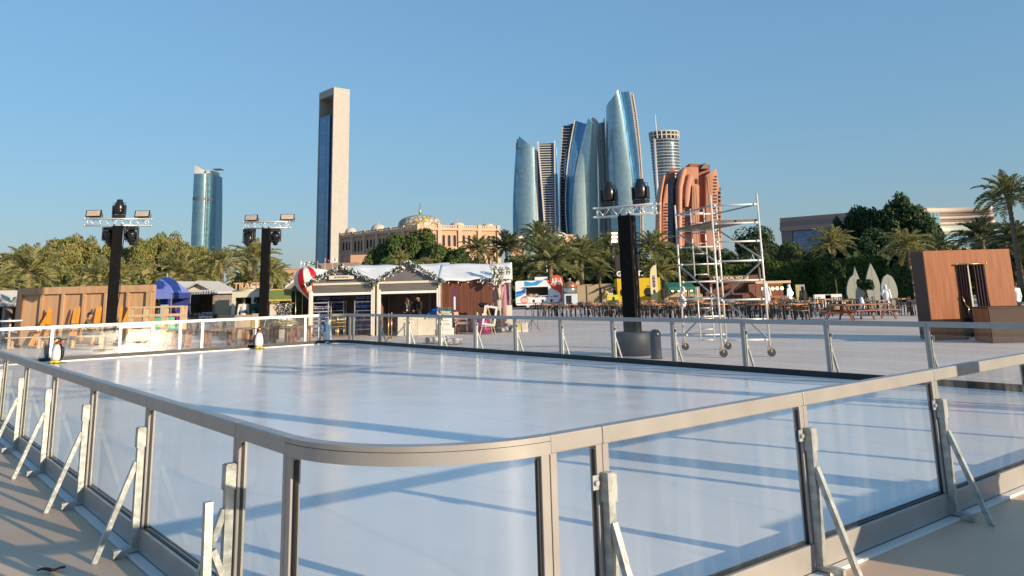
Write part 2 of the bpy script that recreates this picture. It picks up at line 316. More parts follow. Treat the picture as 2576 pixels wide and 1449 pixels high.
def ice_mat():
    m = bpy.data.materials.new('white_synthetic_ice'); nt, N, L, B = nodes(m)
    B.inputs['Specular IOR Level'].default_value = .32; B.inputs['IOR'].default_value = 1.35
    tc = N.new('ShaderNodeTexCoord'); mp = N.new('ShaderNodeMapping'); mp.inputs['Rotation'].default_value = (0, 0, -UANG - R(6)); L.new(tc.outputs['Object'], mp.inputs[0])
    nz = N.new('ShaderNodeTexNoise'); nz.inputs['Scale'].default_value = .6; nz.inputs['Detail'].default_value = 6; L.new(mp.outputs[0], nz.inputs['Vector'])
    rp = N.new('ShaderNodeValToRGB'); e = rp.color_ramp.elements; e[0].position = .3; e[1].position = .72; e[0].color = (.79, .79, .79, 1); e[1].color = (.86, .845, .835, 1); L.new(nz.outputs['Fac'], rp.inputs[0])
    br = N.new('ShaderNodeTexBrick'); br.inputs['Scale'].default_value = 1; br.inputs['Brick Width'].default_value = 2.44; br.inputs['Row Height'].default_value = 1.22; br.inputs['Mortar Size'].default_value = .004; br.inputs['Mortar Smooth'].default_value = .5
    br.inputs['Color1'].default_value = (1, 1, 1, 1); br.inputs['Color2'].default_value = (.965, .97, .975, 1); br.inputs['Mortar'].default_value = (1.05, 1.05, 1.05, 1); L.new(mp.outputs[0], br.inputs['Vector'])
    mx = N.new('ShaderNodeMix'); mx.data_type = 'RGBA'; mx.blend_type = 'MULTIPLY'; mx.inputs[0].default_value = 1; L.new(rp.outputs[0], mx.inputs[6]); L.new(br.outputs['Color'], mx.inputs[7])
    # scuffs and scraps: fine curved scratches
    wv = N.new('ShaderNodeTexWave'); wv.wave_type = 'RINGS'; wv.inputs['Scale'].default_value = .22; wv.inputs['Distortion'].default_value = 14; wv.inputs['Detail'].default_value = 3; wv.inputs['Detail Scale'].default_value = .35; L.new(mp.outputs[0], wv.inputs['Vector'])
    sc = N.new('ShaderNodeValToRGB'); e = sc.color_ramp.elements; e[0].position = .0; e[1].position = .012; e[0].color = (.90, .91, .92, 1); e[1].color = (1, 1, 1, 1); L.new(wv.outputs['Fac'], sc.inputs[0])
    m2 = N.new('ShaderNodeMix'); m2.data_type = 'RGBA'; m2.blend_type = 'MULTIPLY'; m2.inputs[0].default_value = .6; L.new(mx.outputs[2], m2.inputs[6]); L.new(sc.outputs[0], m2.inputs[7]); L.new(m2.outputs[2], B.inputs['Base Color'])
    # scattered flecks of scraped white and the odd dark crumb
    fk = N.new('ShaderNodeTexVoronoi'); fk.inputs['Scale'].default_value = 5.5; L.new(mp.outputs[0], fk.inputs['Vector'])
    fs = N.new('ShaderNodeSeparateColor'); L.new(fk.outputs['Color'], fs.inputs[0])
    fr = N.new('ShaderNodeMath'); fr.operation = 'MULTIPLY'; fr.inputs[1].default_value = .085; L.new(fs.outputs[0], fr.inputs[0])
    f1 = N.new('ShaderNodeMath'); f1.operation = 'LESS_THAN'; L.new(fk.outputs['Distance'], f1.inputs[0]); L.new(fr.outputs[0], f1.inputs[1])
    f2 = N.new('ShaderNodeMath'); f2.operation = 'GREATER_THAN'; f2.inputs[1].default_value = .80; L.new(fs.outputs[1], f2.inputs[0])
    f3 = N.new('ShaderNodeMath'); f3.operation = 'MULTIPLY'; L.new(f1.outputs[0], f3.inputs[0]); L.new(f2.outputs[0], f3.inputs[1])
    fc = N.new('ShaderNodeValToRGB'); fc.color_ramp.interpolation = 'CONSTANT'; e = fc.color_ramp.elements; e[0].color = (.93, .93, .94, 1); e[1].position = .9; e[1].color = (.30, .29, .28, 1); L.new(fs.outputs[2], fc.inputs[0])
    m4 = N.new('ShaderNodeMix'); m4.data_type = 'RGBA'; L.new(f3.outputs[0], m4.inputs[0]); L.new(m2.outputs[2], m4.inputs[6]); L.new(fc.outputs[0], m4.inputs[7]); L.new(m4.outputs[2], B.inputs['Base Color'])
    rg = N.new('ShaderNodeTexNoise'); rg.inputs['Scale'].default_value = 1.3; rg.inputs['Detail'].default_value = 6; L.new(mp.outputs[0], rg.inputs['Vector'])
    mr = N.new('ShaderNodeMapRange'); mr.inputs[1].default_value = .3; mr.inputs[2].default_value = .7; mr.inputs[3].default_value = .13; mr.inputs[4].default_value = .26; L.new(rg.outputs['Fac'], mr.inputs[0]); L.new(mr.outputs[0], B.inputs['Roughness'])
    bn = N.new('ShaderNodeTexNoise'); bn.inputs['Scale'].default_value = 2.2; bn.inputs['Detail'].default_value = 5; L.new(mp.outputs[0], bn.inputs['Vector'])
    bp = N.new('ShaderNodeBump'); bp.inputs['Strength'].default_value = .05; bp.inputs['Distance'].default_value = .02; L.new(bn.outputs['Fac'], bp.inputs['Height']); L.new(bp.outputs[0], B.inputs['Normal'])
    return m
RC = .93
def arc(cu, cv, r, a0, a1, n=14): return [q(cu + r * math.cos(R(a0 + (a1 - a0) * i / n)), cv + r * math.sin(R(a0 + (a1 - a0) * i / n))) for i in range(n + 1)]
ice_pts = arc(U0 + RC, V0 + RC, RC - .03, 270, 180) + arc(U0 + RC, V1 - RC, RC - .03, 180, 90) + arc(U1 - .8, V1 - .8, .77, 90, 0) + arc(U1 - .8, V0 + .8, .77, 0, -90)
mb = MB(); n_ = len(ice_pts)
mb.add([Vector((*p, .0)) for p in ice_pts] + [Vector((*p, .06)) for p in ice_pts], [tuple(range(n_, 2 * n_))] + [(i, (i + 1) % n_, n_ + (i + 1) % n_, n_ + i) for i in range(n_)])
tag(mb.build('ice', ice_mat()), kind='structure')

# ================================================================== barrier
HT = 1.10
RAIL, GL = M['alu'], M['glass']
def brace_into(p, x, y0=.03):
    """galvanised prop bolted to the outside of the frame"""
    m = MB(); m.box(x-.024, x+.024, y0+.004, y0+.052, .03, .88); m.beam((x, y0+.05, .64), (x-.0, y0+.29, .0), .036, .036, up=(1, 0, 0))
    m.box(x-.03, x+.03, y0, y0+.17, .035, .06); m.prism([(y0+.1, .036), (y0+.17, .036), (y0+.17, .0)], 'x', x-.028, x+.028)
    b = m.build('brace', M['galv'], p)
    c = MB(); c.box(x-.032, x+.032, y0+.0, y0+.060, .74, .875); c.box(x+.032, x+.085, y0-.003, y0+.006, .80, .87); c.tube((x+.066, y0+.0, .835), (x+.066, y0+.022, .835), .014, n=6)
    c.build('clamp', M['galv'], b)
def panel(o, dr, L, label, brace=0, gate=False, kick=True, grp='rink barrier panels', W=None, G=None):
    a = math.atan2(dr.y, dr.x); t = thing('rink_barrier', label, 'barrier', o, a, grp); W = W or RAIL
    e = .002; pw = .043
    MB().box(e, L-e, -.035, .035, 1.012, HT).build('top_rail', W, t, bevel=.007)
    for x in (e, L-e-pw): MB().box(x, x+pw, -.027, .027, .18, 1.012).build('post', W, t, bevel=.004)
    if gate:
        for z0, z1 in ((.93, .995), (.19, .25)): MB().box(pw+.01, L-pw-.01, -.032, .032, z0, z1).build('gate_rail', W, t, bevel=.004)
    MB().box(e, L-e, -.03, .034, .025, .18).build('kick_rail', W, t, bevel=.005)
    MB().box(e, L-e, .034, .10, .0, .022).build('sill', M['alu_white'], t)
    MB().box(e, L-e, -.045, -.031, .078, .185).build('kick_plate', M['rubber'], t)
    MB().box(e, L-e, -.085, -.046, .05, .082).build('ice_curb', M['alu_white'], t)
    g = MB(); g.add([(pw, 0, .18), (L-pw, 0, .18), (L-pw, 0, 1.012), (pw, 0, 1.012)], [(0, 1, 2, 3)]); g.build('glass_pane', G or GL, t)
    k = MB()
    for x in (pw, L-pw-.006): k.box(x+e, x+e+.005, -.010, .010, .185, .99)
    k.box(pw+.008, L-pw-.008, -.010, .010, .181, .187); k.build('glass_gasket', M['rubber'], t)
    if brace: brace_into(t, 0.0 if brace == 1 else L)
    return t
def corner(cu, cv, r, a0, a1, label):
    t = thing('curved_rink_barrier', label, 'barrier', uv(cu, cv), UANG, 'rink barrier panels')
    # local x = U, local y = -V  (right handed)
    n = 18
    def ring(r0, r1, z0, z1, name, m):
        b = MB(); pts = []
        for i in range(n + 1):
            w = R(a0 + (a1 - a0) * i / n); c, s = math.cos(w), -math.sin(w)
            for rr, z in ((r0, z0), (r1, z0), (r1, z1), (r0, z1)): pts.append((rr * c, rr * s, z))
        fs = []
        for i in range(n):
            for k in range(4): fs.append((4*i+k, 4*i+(k+1) % 4, 4*i+4+(k+1) % 4, 4*i+4+k))
        fs += [(0, 1, 2, 3), (4*n+3, 4*n+2, 4*n+1, 4*n)]
        b.add(pts, fs); o = b.build(name, m, t)
        for p in o.data.polygons: p.use_smooth = True
        o.data.set_sharp_from_angle(angle=R(35)) if hasattr(o.data, 'set_sharp_from_angle') else None
        return o
    ring(r-.035, r+.035, 1.012, HT, 'top_rail', RAIL); ring(r+.0345, r+.0362, 1.072, 1.0745, 'cap_seam', M['rubber']); ring(r-.03, r+.034, .025, .18, 'kick_rail', RAIL)
    ring(r+.034, r+.1, 0, .022, 'sill', M['alu_white']); ring(r-.045, r-.031, .078, .185, 'kick_plate', M['rubber']); ring(r-.085, r-.046, .05, .082, 'ice_curb', M['alu_white'])
    b = MB(); b.smooth = True; pts = []
    for i in range(n + 1):
        w = R(a0 + (a1 - a0) * i / n); pts += [(r*math.cos(w), -r*math.sin(w), .18), (r*math.cos(w), -r*math.sin(w), 1.012)]
    b.add(pts, [(2*i, 2*i+2, 2*i+3, 2*i+1) for i in range(n)]); b.build('glass_pane', GL, t)
    for w in (a0, a1):
        s = 1 if w == a0 else -1; da = math.degrees(.03 / r) * s * (1 if a1 > a0 else -1)
        c = Vector((r*math.cos(R(w+da)), -r*math.sin(R(w+da)), 0)); Mx = Matrix.Translation(c) @ Matrix.Rotation(-R(w+da), 4, 'Z')
        MB().box(-.028, .028, -.026, .026, .18, 1.012, Mx).build('post', RAIL, t, bevel=.004)
        c = Vector((r*math.cos(R(w+da*2.05)), -r*math.sin(R(w+da*2.05)), 0)); Mx = Matrix.Translation(c) @ Matrix.Rotation(-R(w+da*2.05), 4, 'Z')
        MB().box(-.012, .012, -.006, .006, .185, .99, Mx).build('glass_gasket', M['rubber'], t)
    return t
ordn = ['first', 'second', 'third', 'fourth', 'fifth', 'sixth', 'seventh', 'eighth', 'ninth', 'tenth', 'eleventh', 'twelfth', 'thirteenth']
SP = 1.845
corner(U0 + RC, V0 + RC, RC, 270, 180, 'curved glazed barrier panel at the nearest rink corner, sun glint on its rail')
# near left side, running away from the camera
u = U0 + RC; panel(uv(u, V0), UU, .71, 'narrow shaded barrier panel beside the nearest curved corner, facing the spare prop'); u += .71
for i in range(8):
    panel(uv(u, V0), UU, SP, f'shaded glazed barrier panel with grey prop, {ordn[i]} full one leftward from the curved corner', brace=1); u += SP
# near right side
v = V0 + RC; panel(uv(U0, v + .36), -VV, .36, 'narrow sunlit barrier panel beside the nearest curved corner'); v += .36
for i in range(6):
    L_ = SP if i < 5 else V1 - RC - v
    if L_ > .2: panel(uv(U0, v + L_), -VV, L_, f'sunlit glazed barrier panel with grey prop, {ordn[i]} full one rightward from the curved corner', brace=2)
    v += L_
corner(U0 + RC, V1 - RC, RC, 180, 90, 'curved barrier panel at the right rink corner, beyond the sunlit panels')
# far right side, seen from inside: u from the far corner back towards us
corner(U1 - .8, V1 - .8, .8, 90, 0, 'curved glazed barrier panel at the farthest rink corner, behind the polar bear')
u = 27.09; panel(uv(U1 - .8, V1), -UU, U1 - .8 - u, 'narrow barrier panel right of the farthest curved corner')
for i in range(12):
    L_ = 1.845 if u - 1.845 > U0 + RC + .3 else u - U0 - RC
    panel(uv(u, V1), -UU, L_, f'shaded far-side barrier panel with pale prop, {ordn[i]} from the farthest corner', brace=1 if i else 0); u -= L_
    if u < U0 + RC + .05: break
# far left side, sunlit: the sun's glare is painted in as white rails
LF = [(2.96, 4.84, 0, 'sunlit white barrier panel behind the pair of penguins'), (4.84, 6.72, 0, 'sunlit white barrier panel between the penguin pair and the white gate'),
      (6.72, 7.66, 1, 'narrow white gate panel with its own inner frame in the sunlit far barrier'), (7.66, 8.52, 0, 'narrow sunlit barrier panel just right of the white gate'),
      (8.52, 9.23, 0, 'narrowest sunlit barrier panel, second right of the white gate'), (9.23, 11.05, 0, 'sunlit barrier panel left of the lone penguin, yellow crate behind it'),
      (11.05, 12.84, 0, 'sunlit barrier panel right of the lone penguin, wooden benches behind it'), (12.84, 13.38, 0, 'narrow sunlit barrier panel left of the polar bear')]
for a, b, g, lab in LF: panel(uv(U1, a), VV, b - a, lab, gate=bool(g), W=M['alu_white'], G=M['glass_dust_glare'])
# spare prop standing on the deck outside the near left side
p = uv(4.62, 1.60); t = thing('steel_prop', 'spare galvanised steel prop standing loose outside the shaded barrier', 'brace', p, UANG)
m = MB(); m.beam((0, 0, 0), (.03, 0, .76), .042); m.build('upright', M['galv'], t)
m = MB(); m.beam((.024, -.03, .52), (.05, -.26, .0), .034); m.build('strut', M['galv'], t)
m = MB(); m.box(-.03, .05, -.2, .03, .0, .03); m.build('foot', M['galv'], t)
# crumpled dry leaf on the deck
p = at(128, 1442); m = MB(); m.smooth = True
pts = [];
for i in range(7):
    for j in range(4): pts.append((-.09 + .03*i, (j-1.5)*.018*math.sin(math.pi*(i+.4)/7), .012 + .012*abs(j-1.5) + .008*math.sin(i*1.4)))
m.add(pts, [(4*i+j, 4*i+4+j, 4*i+5+j, 4*i+1+j) for i in range(6) for j in range(3)])
tag(m.build('dead_leaf', mat('dry_leaf', (.10, .055, .03), .8, .3, 20), loc=p, rz=.2), 'curled dry brown leaf lying on the tan deck', 'leaf')
# ================================================================== people
def _capsule(m, a, b, ra, rb, n=10):
    a = Vector(a); b = Vector(b); m.tube(a, b, ra, rb, n); m.ball(a, ra, n); m.ball(b, rb, n)
def fuse(m, name, material, parent, voxel):
    """overlapping masses become one continuous skin"""
    o = m.build(name + '_raw', material); md = o.modifiers.new('r', 'REMESH'); md.mode = 'VOXEL'; md.voxel_size = voxel; md.use_smooth_shade = True
    sm = o.modifiers.new('s', 'SMOOTH'); sm.iterations = 4; sm.factor = .45
    dg = bpy.context.evaluated_depsgraph_get(); me = bpy.data.meshes.new_from_object(o.evaluated_get(dg)); me.name = name
    old = o.data; bpy.data.objects.remove(o); bpy.data.meshes.remove(old)
    me.materials.clear(); me.materials.append(material)
    me.polygons.foreach_set('material_index', [0] * len(me.polygons))
    p = bpy.data.objects.new(name, me); link(p)
    if parent is not None: p.parent = parent
    return p
STAND = dict(hip_l=(-.095, 0, .92), hip_r=(.095, 0, .92), knee_l=(-.11, .02, .50), knee_r=(.11, .02, .50), ank_l=(-.115, -.02, .085), ank_r=(.115, -.02, .085),
             toe_l=(-.135, .16, .035), toe_r=(.135, .16, .035), pelvis=(0, 0, .96), waist=(0, .0, 1.10), chest=(0, .0, 1.30), neck=(0, -.01, 1.47), head=(0, .015, 1.625),
             sh_l=(-.185, 0, 1.42), sh_r=(.185, 0, 1.42), el_l=(-.235, -.02, 1.14), el_r=(.235, -.02, 1.14), wr_l=(-.25, .06, .89), wr_r=(.25, .06, .89), ha_l=(-.25, .085, .81), ha_r=(.25, .085, .81), face=(0, 1, 0))
def person(label, loc, rz, pose=None, top=None, legs=None, shoes=None, s=1.0, robe=None, cover=None, hair=True, skin=None, vox=.014, fine=False, beard=False, extra=None):
    P = {k: Vector(v) for k, v in STAND.items()}
    if pose: P.update({k: Vector(v) for k, v in pose.items()})
    t = thing('person', label, 'person', loc, rz); t.scale = (s, s, s); sk = skin or M['skin']
    hd = P['head']; f = P['face'].normalized(); up = (hd - P['neck']).normalized(); f = (f - up * f.dot(up)).normalized(); side = f.cross(up)
    Hm = Matrix((side, f, up)).transposed().to_4x4()
    b = MB()
    _capsule(b, P['pelvis'] - Vector((.05, 0, 0)), P['pelvis'] + Vector((.05, 0, 0)), .11, .11); _capsule(b, P['pelvis'], P['waist'], .12, .115); _capsule(b, P['waist'], P['chest'], .115, .135)
    _capsule(b, P['sh_l'], P['sh_r'], .065, .065); _capsule(b, P['chest'], (P['sh_l'] + P['sh_r']) / 2, .13, .07); _capsule(b, (P['sh_l'] + P['sh_r']) / 2, P['neck'] + up * .06, .065, .052)
    for e in 'lr':
        _capsule(b, P['hip_' + e], P['knee_' + e], .088, .056); _capsule(b, P['knee_' + e], P['ank_' + e], .056, .036); _capsule(b, P['ank_' + e], P['toe_' + e], .042, .032)
        _capsule(b, P['sh_' + e], P['el_' + e], .052, .040); _capsule(b, P['el_' + e], P['wr_' + e], .040, .027)
        w_, h_ = P['wr_' + e], P['ha_' + e]; d = (h_ - w_).normalized(); ax = d.orthogonal() if abs(d.x) > .9 else Vector((1, 0, 0)); pn = d.cross(ax).normalized(); ax = pn.cross(d)
        sg = 1 if e == 'l' else -1
        for k in (-.022, 0, .022): _capsule(b, w_ + pn * k * .6, w_ + d * .085 + pn * k, .017, .016, 8)
        for i, (k, L) in enumerate(zip((-.03, -.010, .011, .030), (.060, .072, .067, .050))):
            p0 = w_ + d * .09 + pn * k; p1 = p0 + d * L * .55 + ax * .006 * sg; p2 = p1 + d * L * .35 + ax * .022 * sg
            _capsule(b, p0, p1, .0105, .0095, 6); _capsule(b, p1, p2, .0095, .0085, 6)
        p0 = w_ + d * .03 - pn * .024; p1 = p0 + d * .035 - pn * .026; _capsule(b, p0, p1, .012, .011, 6); _capsule(b, p1, p1 + d * .03, .011, .009, 6)
    b.ball(hd + up * .015, .098, 16, 1.18, .80, 1.0, Hm); b.ball(hd + f * .025 - up * .07, .062, 12, .9, .85, 1.0, Hm)   # skull, jaw
    _capsule(b, hd + f * .092 + up * .01, hd + f * .112 - up * .022, .010, .015, 6)                                        # nose
    for g in (-1, 1): b.ball(hd + side * .079 * g - up * .0 - f * .005, .026, 8, 1.1, .4, .8, Hm)                            # ears
    body = fuse(b, 'body', sk, t, .009 if fine else vox)
    if fine or True:
        for g in (-1, 1): MB().ball(hd + side * .032 * g + f * .088 + up * .018, .0125, 8).build('eye', M['hair'], t)
        mo = MB(); mo.bbox((0, 0, 0), (.044, .012, .011), Matrix.Translation(hd + f * .089 - up * .055) @ Hm); mo.build('mouth', mat('lips', (.30, .10, .08), .5), t)
        if fine:
            for g in (-1, 1): MB().bbox((0, 0, 0), (.038, .014, .008), Matrix.Translation(hd + side * .032 * g + f * .092 + up * .040) @ Hm).build('eyebrow', M['hair'], t)
    if hair:
        h = MB(); h.ball(hd + up * .045 - f * .015, .100, 14, 1.0, .84, 1.02, Hm); h.ball(hd + up * .085 + f * .03, .06, 10, .8, 1.1, .9, Hm); h.ball(hd - f * .045 + up * .0, .082, 12, 1.1, .92, .8, Hm)
        fuse(h, 'hair', M['hair'], t, .012)
    if beard:
        h = MB(); h.ball(hd + f * .030 - up * .082, .058, 10, .62, 1.05, 1.0, Hm)
        for g in (-1, 1): _capsule(h, hd + side * .070 * g - up * .01, hd + side * .052 * g + f * .04 - up * .075, .013, .018, 6)
        fuse(h, 'beard', M['hair'], t, .010)
    if top:
        c = MB(); _capsule(c, P['pelvis'] - Vector((.05, 0, 0)), P['pelvis'] + Vector((.05, 0, 0)), .128, .128); _capsule(c, P['pelvis'], P['waist'], .135, .132); _capsule(c, P['waist'], P['chest'], .132, .150)
        _capsule(c, P['sh_l'], P['sh_r'], .080, .080); _capsule(c, P['chest'], (P['sh_l'] + P['sh_r']) / 2, .145, .085)
        for e in 'lr': _capsule(c, P['sh_' + e], P['el_' + e], .070, .055); _capsule(c, P['el_' + e], P['wr_' + e] - (P['wr_' + e] - P['el_' + e]) * .1, .054, .042)
        fuse(c, 'shirt', top, t, vox)
    if legs:
        c = MB(); _capsule(c, P['hip_l'], P['hip_r'], .112, .112)
        for e in 'lr': _capsule(c, P['hip_' + e], P['knee_' + e], .104, .076); _capsule(c, P['knee_' + e], P['ank_' + e], .074, .060)
        fuse(c, 'trousers', legs, t, vox)
    for e in 'lr':
        c = MB(); _capsule(c, P['ank_' + e] - Vector((0, .02, .02)), P['toe_' + e], .050, .040); fuse(c, 'shoe', shoes or M['blackmetal'], t, vox)
    if robe:
        c = MB(); fl = min(P['ank_l'].z, P['ank_r'].z)
        n = 12
        for i in range(n):
            a = i / (n - 1); pc = P['chest'].lerp(Vector((0, .0, P['pelvis'].z)), min(1, a * 2.2)) if a < .45 else Vector((P['pelvis'].x, P['pelvis'].y * (1 - (a - .45)), P['pelvis'].z + (fl - .02 - P['pelvis'].z) * (a - .45) / .55))
            c.ball(pc, .15 + .07 * a, 12, .6, 1.15, .95)
        _capsule(c, P['sh_l'], P['sh_r'], .085, .085); _capsule(c, P['chest'], (P['sh_l'] + P['sh_r']) / 2, .15, .09)
        for e in 'lr': _capsule(c, P['sh_' + e], P['el_' + e], .08, .075); _capsule(c, P['el_' + e], P['wr_' + e], .075, .075)
        fuse(c, 'robe', robe, t, vox * 1.3)
    if cover:
        c = MB(); c.ball(hd + up * .025 - f * .015, .118, 14, 1.1, .92, 1.0, Hm); _capsule(c, hd - f * .04, P['neck'] - f * .03 - up * .05, .09, .12); _capsule(c, P['neck'] - up * .06 - side * .08, P['neck'] - up * .06 + side * .08, .09, .09)
        fuse(c, 'headscarf', cover, t, vox)
    return t
SHIRT_BLACK = mat('black_shirt', (.012, .012, .014), .8, .25, 12, bump=.2, bscale=25)
TROUSER = mat('dark_trousers', (.022, .022, .028), .8, .2, 12)
THOBE = mat('white_robe_cloth', (.70, .72, .78), .8, .06, 6, bump=.2, bscale=18)
ABAYA = mat('black_robe_cloth', (.010, .010, .012), .75, .25, 8, bump=.3, bscale=14)
SEAT = dict(hip_l=(-.1, 0, .5), hip_r=(.1, 0, .5), knee_l=(-.12, .42, .5), knee_r=(.12, .42, .5), ank_l=(-.12, .42, .09), ank_r=(.12, .42, .09), toe_l=(-.13, .60, .035), toe_r=(.13, .60, .035), pelvis=(0, 0, .54), waist=(0, .02, .68), chest=(0, .05, .88), neck=(0, .07, 1.05), head=(0, .1, 1.2),
            sh_l=(-.185, .05, 1.0), sh_r=(.185, .05, 1.0), el_l=(-.23, .16, .74), el_r=(.23, .16, .74), wr_l=(-.12, .36, .66), wr_r=(.12, .36, .66), ha_l=(-.09, .43, .64), ha_r=(.09, .43, .64))

# --- two men talking inside the right-hand ticket booth
FLOORZ = -.02
p = gx(1027, 37.1)
t = person('bearded man in black shirt with white lanyard, hands on hips, inside the booth', (p.x, p.y, FLOORZ), R(180 - 12), dict(face=(.55, .8, -.05), head=(.02, .015, 1.62), el_l=(-.40, -.10, 1.17), el_r=(.40, -.10, 1.17), wr_l=(-.22, .06, 1.00), wr_r=(.22, .06, 1.00), ha_l=(-.15, .10, .97), ha_r=(.15, .10, .97)),
           SHIRT_BLACK, TROUSER, s=.955, fine=True, beard=True)
m = MB(); m.path([(-.07, .10, 1.47), (-.05, .16, 1.38), (0, .175, 1.16)], .006, 6); m.path([(.07, .10, 1.47), (.05, .16, 1.38), (0, .175, 1.16)], .006, 6); m.box(-.03, .03, .17, .18, 1.05, 1.14); m.build('lanyard', M['white'], t)
p = gx(1052.5, 36.9)
person('bearded man in plain black shirt, hands clasped in front, facing his colleague', (p.x, p.y, FLOORZ), R(90 + 38), dict(face=(.15, 1, -.05), el_l=(-.25, .0, 1.15), el_r=(.25, .0, 1.15), wr_l=(-.07, .24, 1.06), wr_r=(.05, .25, 1.03), ha_l=(.0, .29, 1.05), ha_r=(-.02, .29, 1.02)),
       SHIRT_BLACK, TROUSER, s=.95, fine=True, beard=True)
# --- woman bending over the pink table
p = gx(1240, 36.0)
person('woman in black abaya and headscarf bending down over the pink sequin table', (p.x + .12, p.y + .35, FLOORZ), R(78), dict(pelvis=(0, -.02, .93), waist=(0, .12, 1.06), chest=(0, .33, 1.16), neck=(0, .52, 1.20), head=(0, .66, 1.24), sh_l=(-.17, .44, 1.19), sh_r=(.17, .44, 1.19), el_l=(-.2, .52, .93), el_r=(.2, .52, .93), wr_l=(-.14, .66, .74), wr_r=(.14, .66, .74), ha_l=(-.13, .72, .68), ha_r=(.13, .72, .68), face=(0, .7, -.7)),
       s=.95, robe=ABAYA, cover=ABAYA, hair=False, shoes=M['white'])
# --- people around the left stalls
p = gx(222, 33.6); person('dark haired person in olive shirt sitting before the ski wall, seen from the side', p, R(-70), SEAT, mat('olive_shirt', (.10, .09, .045), .8), TROUSER, s=1.0)
p = gx(20, 34.5); person('person in pale blue shirt sitting at a white table by the far end stall', p, R(-60), SEAT, mat('pale_blue_shirt', (.20, .28, .42), .8), mat('navy_trousers', (.03, .04, .08), .8), s=.92)
p = gx(613, 37.9); person('person in white shirt at the cream trailer hatch, back turned', p, R(10), None, mat('offwhite_shirt', (.62, .58, .54), .8), TROUSER, s=.98)
p = gx(642, 37.7); person('person in dark green top waiting by the smaller trailer hatch', p, R(-20), None, mat('dark_green_top', (.015, .05, .03), .8), TROUSER, s=.98)
# --- people around the far food stalls
p = gx(1533, 72); person('worker in yellow shirt bent over a bag beside the yellow counter', p, R(70), dict(waist=(0, .06, 1.09), chest=(0, .16, 1.27), neck=(0, .24, 1.42), head=(0, .33, 1.52), sh_l=(-.18, .2, 1.37), sh_r=(.18, .2, 1.37), el_l=(-.22, .3, 1.12), el_r=(.22, .3, 1.12), wr_l=(-.12, .42, .95), wr_r=(.12, .42, .95), ha_l=(-.1, .48, .92), ha_r=(.1, .48, .92), face=(0, .8, -.5)), mat('yellow_shirt', (.52, .42, .03), .8), TROUSER, vox=.018)
p = gx(1547, 74); person('worker in navy shirt standing behind the yellow counter', p, R(60), None, mat('navy_shirt', (.02, .03, .06), .8), TROUSER, vox=.018)
p = gx(1931, 62); person('person in white robe leaning at the bar under the row of bulbs', p, R(-30), None, robe=THOBE, cover=THOBE, hair=False, vox=.018)
p = gx(1988, 56); person('person in white robe and headcloth beside the glowing lamp, facing the bar', p, R(40), None, robe=THOBE, cover=THOBE, hair=False, s=.93, vox=.018)
p = gx(2022, 50); person('woman in long black abaya standing before the two tone panel', p, R(15), None, robe=ABAYA, cover=ABAYA, hair=False, s=.86, vox=.018)
p = gx(2231, 46); person('man in white robe holding a phone before the tall white boards', p, R(150), dict(el_r=(.26, .08, 1.18), wr_r=(.14, .2, 1.38), ha_r=(.11, .22, 1.45)), robe=THOBE, cover=THOBE, hair=False, s=.86, vox=.018)
p = gx(2559, 33); person('person in white shirt and black trousers half hidden behind the leaning cabin', p, R(20), None, mat('white_shirt_cloth', (.70, .70, .72), .8), TROUSER, s=.9, vox=.018)
# ================================================================== light masts
def truss(p, L, w, name='truss', n=8):
    m = MB(); h = w / 2
    cs = [(-h, -h), (h, -h), (h, h), (-h, h)]
    for a, b in cs: m.tube((-L/2, a, b), (L/2, a, b), .025, n=8)
    for k in range(4):
        (a0, b0), (a1, b1) = cs[k], cs[(k+1) % 4]
        for i in range(n):
            x0 = -L/2 + .06 + (L - .12) * i / n; x1 = -L/2 + .06 + (L - .12) * (i + 1) / n
            m.tube((x0, a0 if i % 2 == 0 else a1, b0 if i % 2 == 0 else b1), (x1, a1 if i % 2 == 0 else a0, b1 if i % 2 == 0 else b0), .011, n=6)
        for x in (-L/2 + .06, L/2 - .06): m.tube((x, a0, b0), (x, a1, b1), .013, n=6)
    for x in (-L/2 - .035, L/2 + .035):
        for a, b in cs: m.tube((x - .035, a, b), (x + .035, a, b), .032, n=8)
    return m.build(name, M['truss'], p)
def light_mast(loc, label, z_top, L, rz, w=.37, base=None, group='light masts round the rink'):
    t = thing('light_mast', label, 'light mast', loc, rz, group)
    MB().box(-w/2, w/2, -w/2, w/2, .02, z_top).build('pole', M['black'], t, bevel=.02)
    m = MB(); m.box(-.5, .5, -.5, .5, 0, .03) if base is None else m.lathe([(base, 0), (base, .56), (base - .03, .60), (.2, .605)], 40)
    m.build('base', M['black'] if base is None else mat('dark_grey_drum', (.03, .032, .038), .6, .15, 3), t)
    tr = truss(t, L, .25); tr.location = (0, 0, z_top + .14)
    for sx in (-.13, .13):
        boxpart('clamp', M['blackmetal'], t, sx-.03, sx+.03, -.16, .16, z_top - .02, z_top + .05)
    c = MB(); rr = random.Random(int(loc[0]*100)); pts = [Vector((w/2 + .02 + .035*math.sin(i*1.7), -.08 + .02*math.cos(i), z_top - i * z_top / 9)) for i in range(10)]
    c.path(pts, .016, 6); c.build('cable', M['rubber'], t)
    return t
